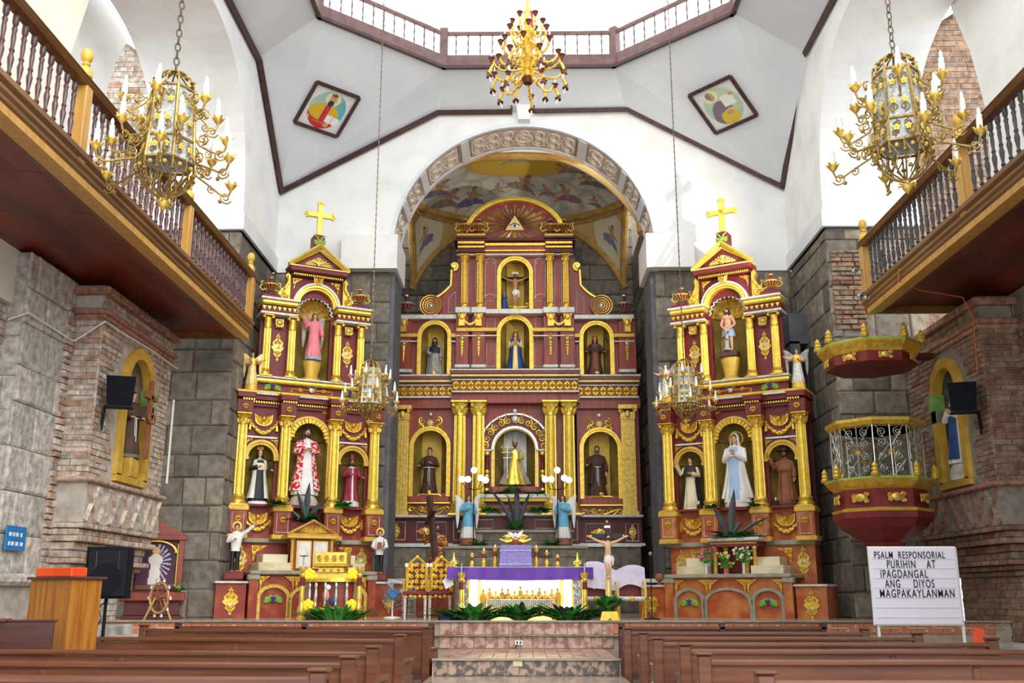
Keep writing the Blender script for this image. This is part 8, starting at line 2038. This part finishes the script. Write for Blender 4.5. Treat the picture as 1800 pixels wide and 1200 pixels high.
# ---- bell wheel
p = W(280, 1050, 17.1); t = thing('bell_wheel', 'wooden spoked wheel hung with small silver bells', 'bell wheel', (p.x, 17.1, PLAT), rad(-35)); zc_ = p.z - PLAT; rw = .25
M().tube([(rw * cos(2 * pi * i / 28), 0, zc_ + rw * sin(2 * pi * i / 28)) for i in range(29)], .022, 6).ob('rim', 'wood_honey', t)
for i in range(6): a = i * pi / 3; M().tube([(0, 0, zc_), (rw * cos(a), 0, zc_ + rw * sin(a))], .014, 5).ob('spoke', 'brown_light', t)
M().lathe([(.05, -.04), (.05, .04)], 12, T=Matrix.Translation((0, 0, zc_)) @ Matrix.Rotation(pi / 2, 4, 'X')).ob('hub', 'brown_light', t)
for s in (-1, 1): M().tube([(s * .2, s * .12, 0), (0, s * .07, zc_)], .018, 5).ob('leg', 'wood_honey', t)
for i in range(10): a = i * pi / 5; M().lathe([(.008, .03), (.02, .02), (.03, -.02), (.036, -.03)], 8, ((rw + .05) * cos(a), 0, zc_ + (rw + .05) * sin(a))).ob('bell', 'silver', t)
# ---- fan
p = W(690, 1062, 18.6); t = thing('floor_fan', 'floor fan with blue motor and wire cage beside the gold chairs', 'fan', (p.x, 18.6, PLAT), .5); zc_ = .42
q = M()
for rr in (.1, .2, .27): q.tube([(rr * cos(2 * pi * i / 28), -.1, zc_ + rr * sin(2 * pi * i / 28)) for i in range(29)], .005, 4)
for i in range(20): a = i * pi / 10; q.tube([(.05 * cos(a), -.12, zc_ + .05 * sin(a)), (.27 * cos(a), -.08, zc_ + .27 * sin(a))], .003, 4)
q.ob('cage', 'steel', t); M().lathe([(.07, -.06), (.1, -.03), (.1, .08), (.05, .12)], 14, T=Matrix.Translation((0, 0, zc_)) @ Matrix.Rotation(-pi / 2, 4, 'X')).ob('motor', 'fan_blue', t)
for i in range(4): a = i * pi / 2 + .4; M().add([(.04 * cos(a), -.09, zc_ + .04 * sin(a)), (.23 * cos(a - .25), -.1, zc_ + .23 * sin(a - .25)), (.24 * cos(a + .3), -.07, zc_ + .24 * sin(a + .3)), (.04 * cos(a), -.085, zc_ + .04 * sin(a)), (.23 * cos(a - .25), -.095, zc_ + .23 * sin(a - .25)), (.24 * cos(a + .3), -.065, zc_ + .24 * sin(a + .3))], [(0, 1, 2), (5, 4, 3), (0, 3, 4, 1), (1, 4, 5, 2), (2, 5, 3, 0)]).ob('blade', 'steel', t)
M().tube([(0, 0, .02), (0, 0, zc_)], .015, 6).lathe([(.16, 0), (.16, .02), (.03, .035)], 16).ob('stand', 'white_paint', t)
# ---- marble rails with iron grilles behind the furniture
for (a, b, lab) in ((683, 778, 'pale marble rail on iron grille behind the gold chairs'), (1132, 1166, 'short pale marble rail on iron grille beside the maroon armchair')):
    Y = 20.6; x0, x1 = W(a, 1020, Y).x, W(b, 1020, Y).x; zt = W(a, 1017, Y).z - PLAT; t = thing('marble_rail', lab, 'rail', (x0, Y, PLAT)); L = x1 - x0
    M().bev(0, L, -.15, .15, zt - .08, zt, .01).ob('rail_top', 'silver_paint', t, smooth=0); M().bx(0, L, .08, .12, .35, zt - .08).ob('rail_panel', 'stone_pale', t, smooth=0)
    for x in (.06, L - .06): M().bx(x - .05, x + .05, -.08, .1, 0, zt - .08).ob('rail_post', 'maroon', t, smooth=0)
    q = M(); n = max(2, int(L / .14))
    for i in range(n):
        for zc_ in (.1, .24): q.tube(spiral(.07 + (L - .14) * (i + .5) / n, zc_, .055, 1.5, 0, 12, -.02, 1 if i % 2 else -1), .009, 4)
    q.tube([(0, -.02, .02), (L, -.02, .02)], .01, 4).tube([(0, -.02, .32), (L, -.02, .32)], .01, 4); q.ob('iron_grille', 'silver_paint', t)
# ---- microphone stand, ball ornament
p = W(1145, 1060, 17.8); t = thing('microphone_stand', 'thin black microphone stand before the orange side altar', 'microphone', (p.x, 17.75, PLAT)); zt = W(1145, 975, 17.8).z - PLAT
M().tube([(0, 0, .02), (0, 0, zt)], .01, 6).ob('pole', 'iron_black', t); M().lathe([(.14, 0), (.14, .015), (.02, .03)], 16).ob('base', 'iron_black', t); M().sph((.0, -.03, zt + .02), (.03, .04, .035), 8, 6).ob('head', 'silver', t)
p = loc_(oR, rR, -1.5, -.5, 1.485); t = thing('ball_ornament', 'brown wooden ball on a small foot on the orange pedestal', 'ornament', p); M().lathe([(.05, 0), (.05, .02), (.025, .04), (.025, .07)], 12).ob('foot', 'brown_light', t); M().sph((0, 0, .14), .085, 16, 10).ob('ball', 'brown_light', t)
# ---- flood lights fixed to the right gallery end
for (px, py, lab) in ((1503, 476, 'small silver floodlight fixed on the gallery newel, upper one'), (1513, 520, 'small silver floodlight fixed under the gallery corner, lower one')):
    p = atX(px, py, 5.66); t = thing('floodlight', lab, 'lamp', p, rad(25)); M().lathe([(.02, .07), (.035, .04), (.07, -.05), (.072, -.06), (.06, -.05), (.0, -.02)], 12, T=Matrix.Rotation(rad(-70), 4, 'X')).ob('reflector', 'silver', t); M().tube([(0, -.02, 0), (.12, -.06, 0)], .012, 5).ob('arm', 'iron_black', t)
    ld = bpy.data.lights.new('floodlight_beam', 'SPOT'); lo = bpy.data.objects.new('floodlight_beam', ld); COL.objects.link(lo); lo.location = p + Vector((-.06, .12, .02)); ld.energy = 900 if py < 500 else 450; ld.spot_size = rad(58 if py < 500 else 36); ld.spot_blend = 1; ld.shadow_soft_size = .07; ld.color = (1, .93, .8)
    lo.rotation_euler = (Vector((-.6, 25, 11.8 if py < 500 else 6.5)) - lo.location).to_track_quat('-Z', 'Y').to_euler()
# ---- sockets, signs, other bits
for (px, py, Y, lab, pl) in ((912, 1129, 15.895, 'white double socket on the upper step riser', 1), (910, 1166, 13.195, 'cream double socket on the lowest step riser', 0)):
    p = W(px, py, Y); t = thing('wall_socket', lab, 'socket', p); M().bev(-.06, .06, -.012, .0, -.035, .035, .004).ob('plate', 'white_paint' if pl else 'marble_cream', t, smooth=0)
    if pl:
        for x in (-.025, .025): M().bx(x - .012, x + .012, -.016, -.01, -.018, .018).ob('outlet', 'black', t, smooth=0)
        M().tube([(-.03, -.02, -.03), (-.05, -.03, -.09), (.02, -.04, -.15)], .006, 5).ob('cable', 'black', t)
p = atX(27, 946, -6.8); t = thing('wall_sign', 'blue sign with two rows of white lettering on the stone wall', 'sign', p, pi / 2)
M().bev(-.26, .26, -.012, .012, -.16, .16, .004).ob('plate', 'sign_blue', t, smooth=0)
for z, ws in ((.05, (.08, .05, .1, .03)), (-.07, (.05, .09, .1, .1))):
    x = -.2
    q = M()
    for w_ in ws:
        n = max(2, int(w_ / .026))
        for i in range(n): q.bx(x + i * .026, x + i * .026 + .017, -.016, -.012, z - .025, z + .025)
        x += w_ + .025
    q.ob('white_lettering', 'letter_white', t, smooth=0)
p = W(1722, 1120, 12.2); t = thing('orange_chair', 'orange moulded chair by the brown brick wall', 'chair', (p.x, 12.2, 0), -.4)
M().prism([(-.07, .45), (.07, .45)] + [(.075 * cos(a), .82 + .1 * sin(a)) for a in [pi * i / 10 for i in range(11)]], .2, .23).ob('backrest', 'orange_box', t); M().bev(-.2, .2, -.2, .2, .42, .45, .01).ob('seat', 'orange_box', t, smooth=0)
for x in (-.17, .17):
    for y in (-.17, .18): M().tube([(x, y, 0), (x, y, .43)], .014, 6).ob('leg', 'steel', t)
bpy.context.view_layer.update()
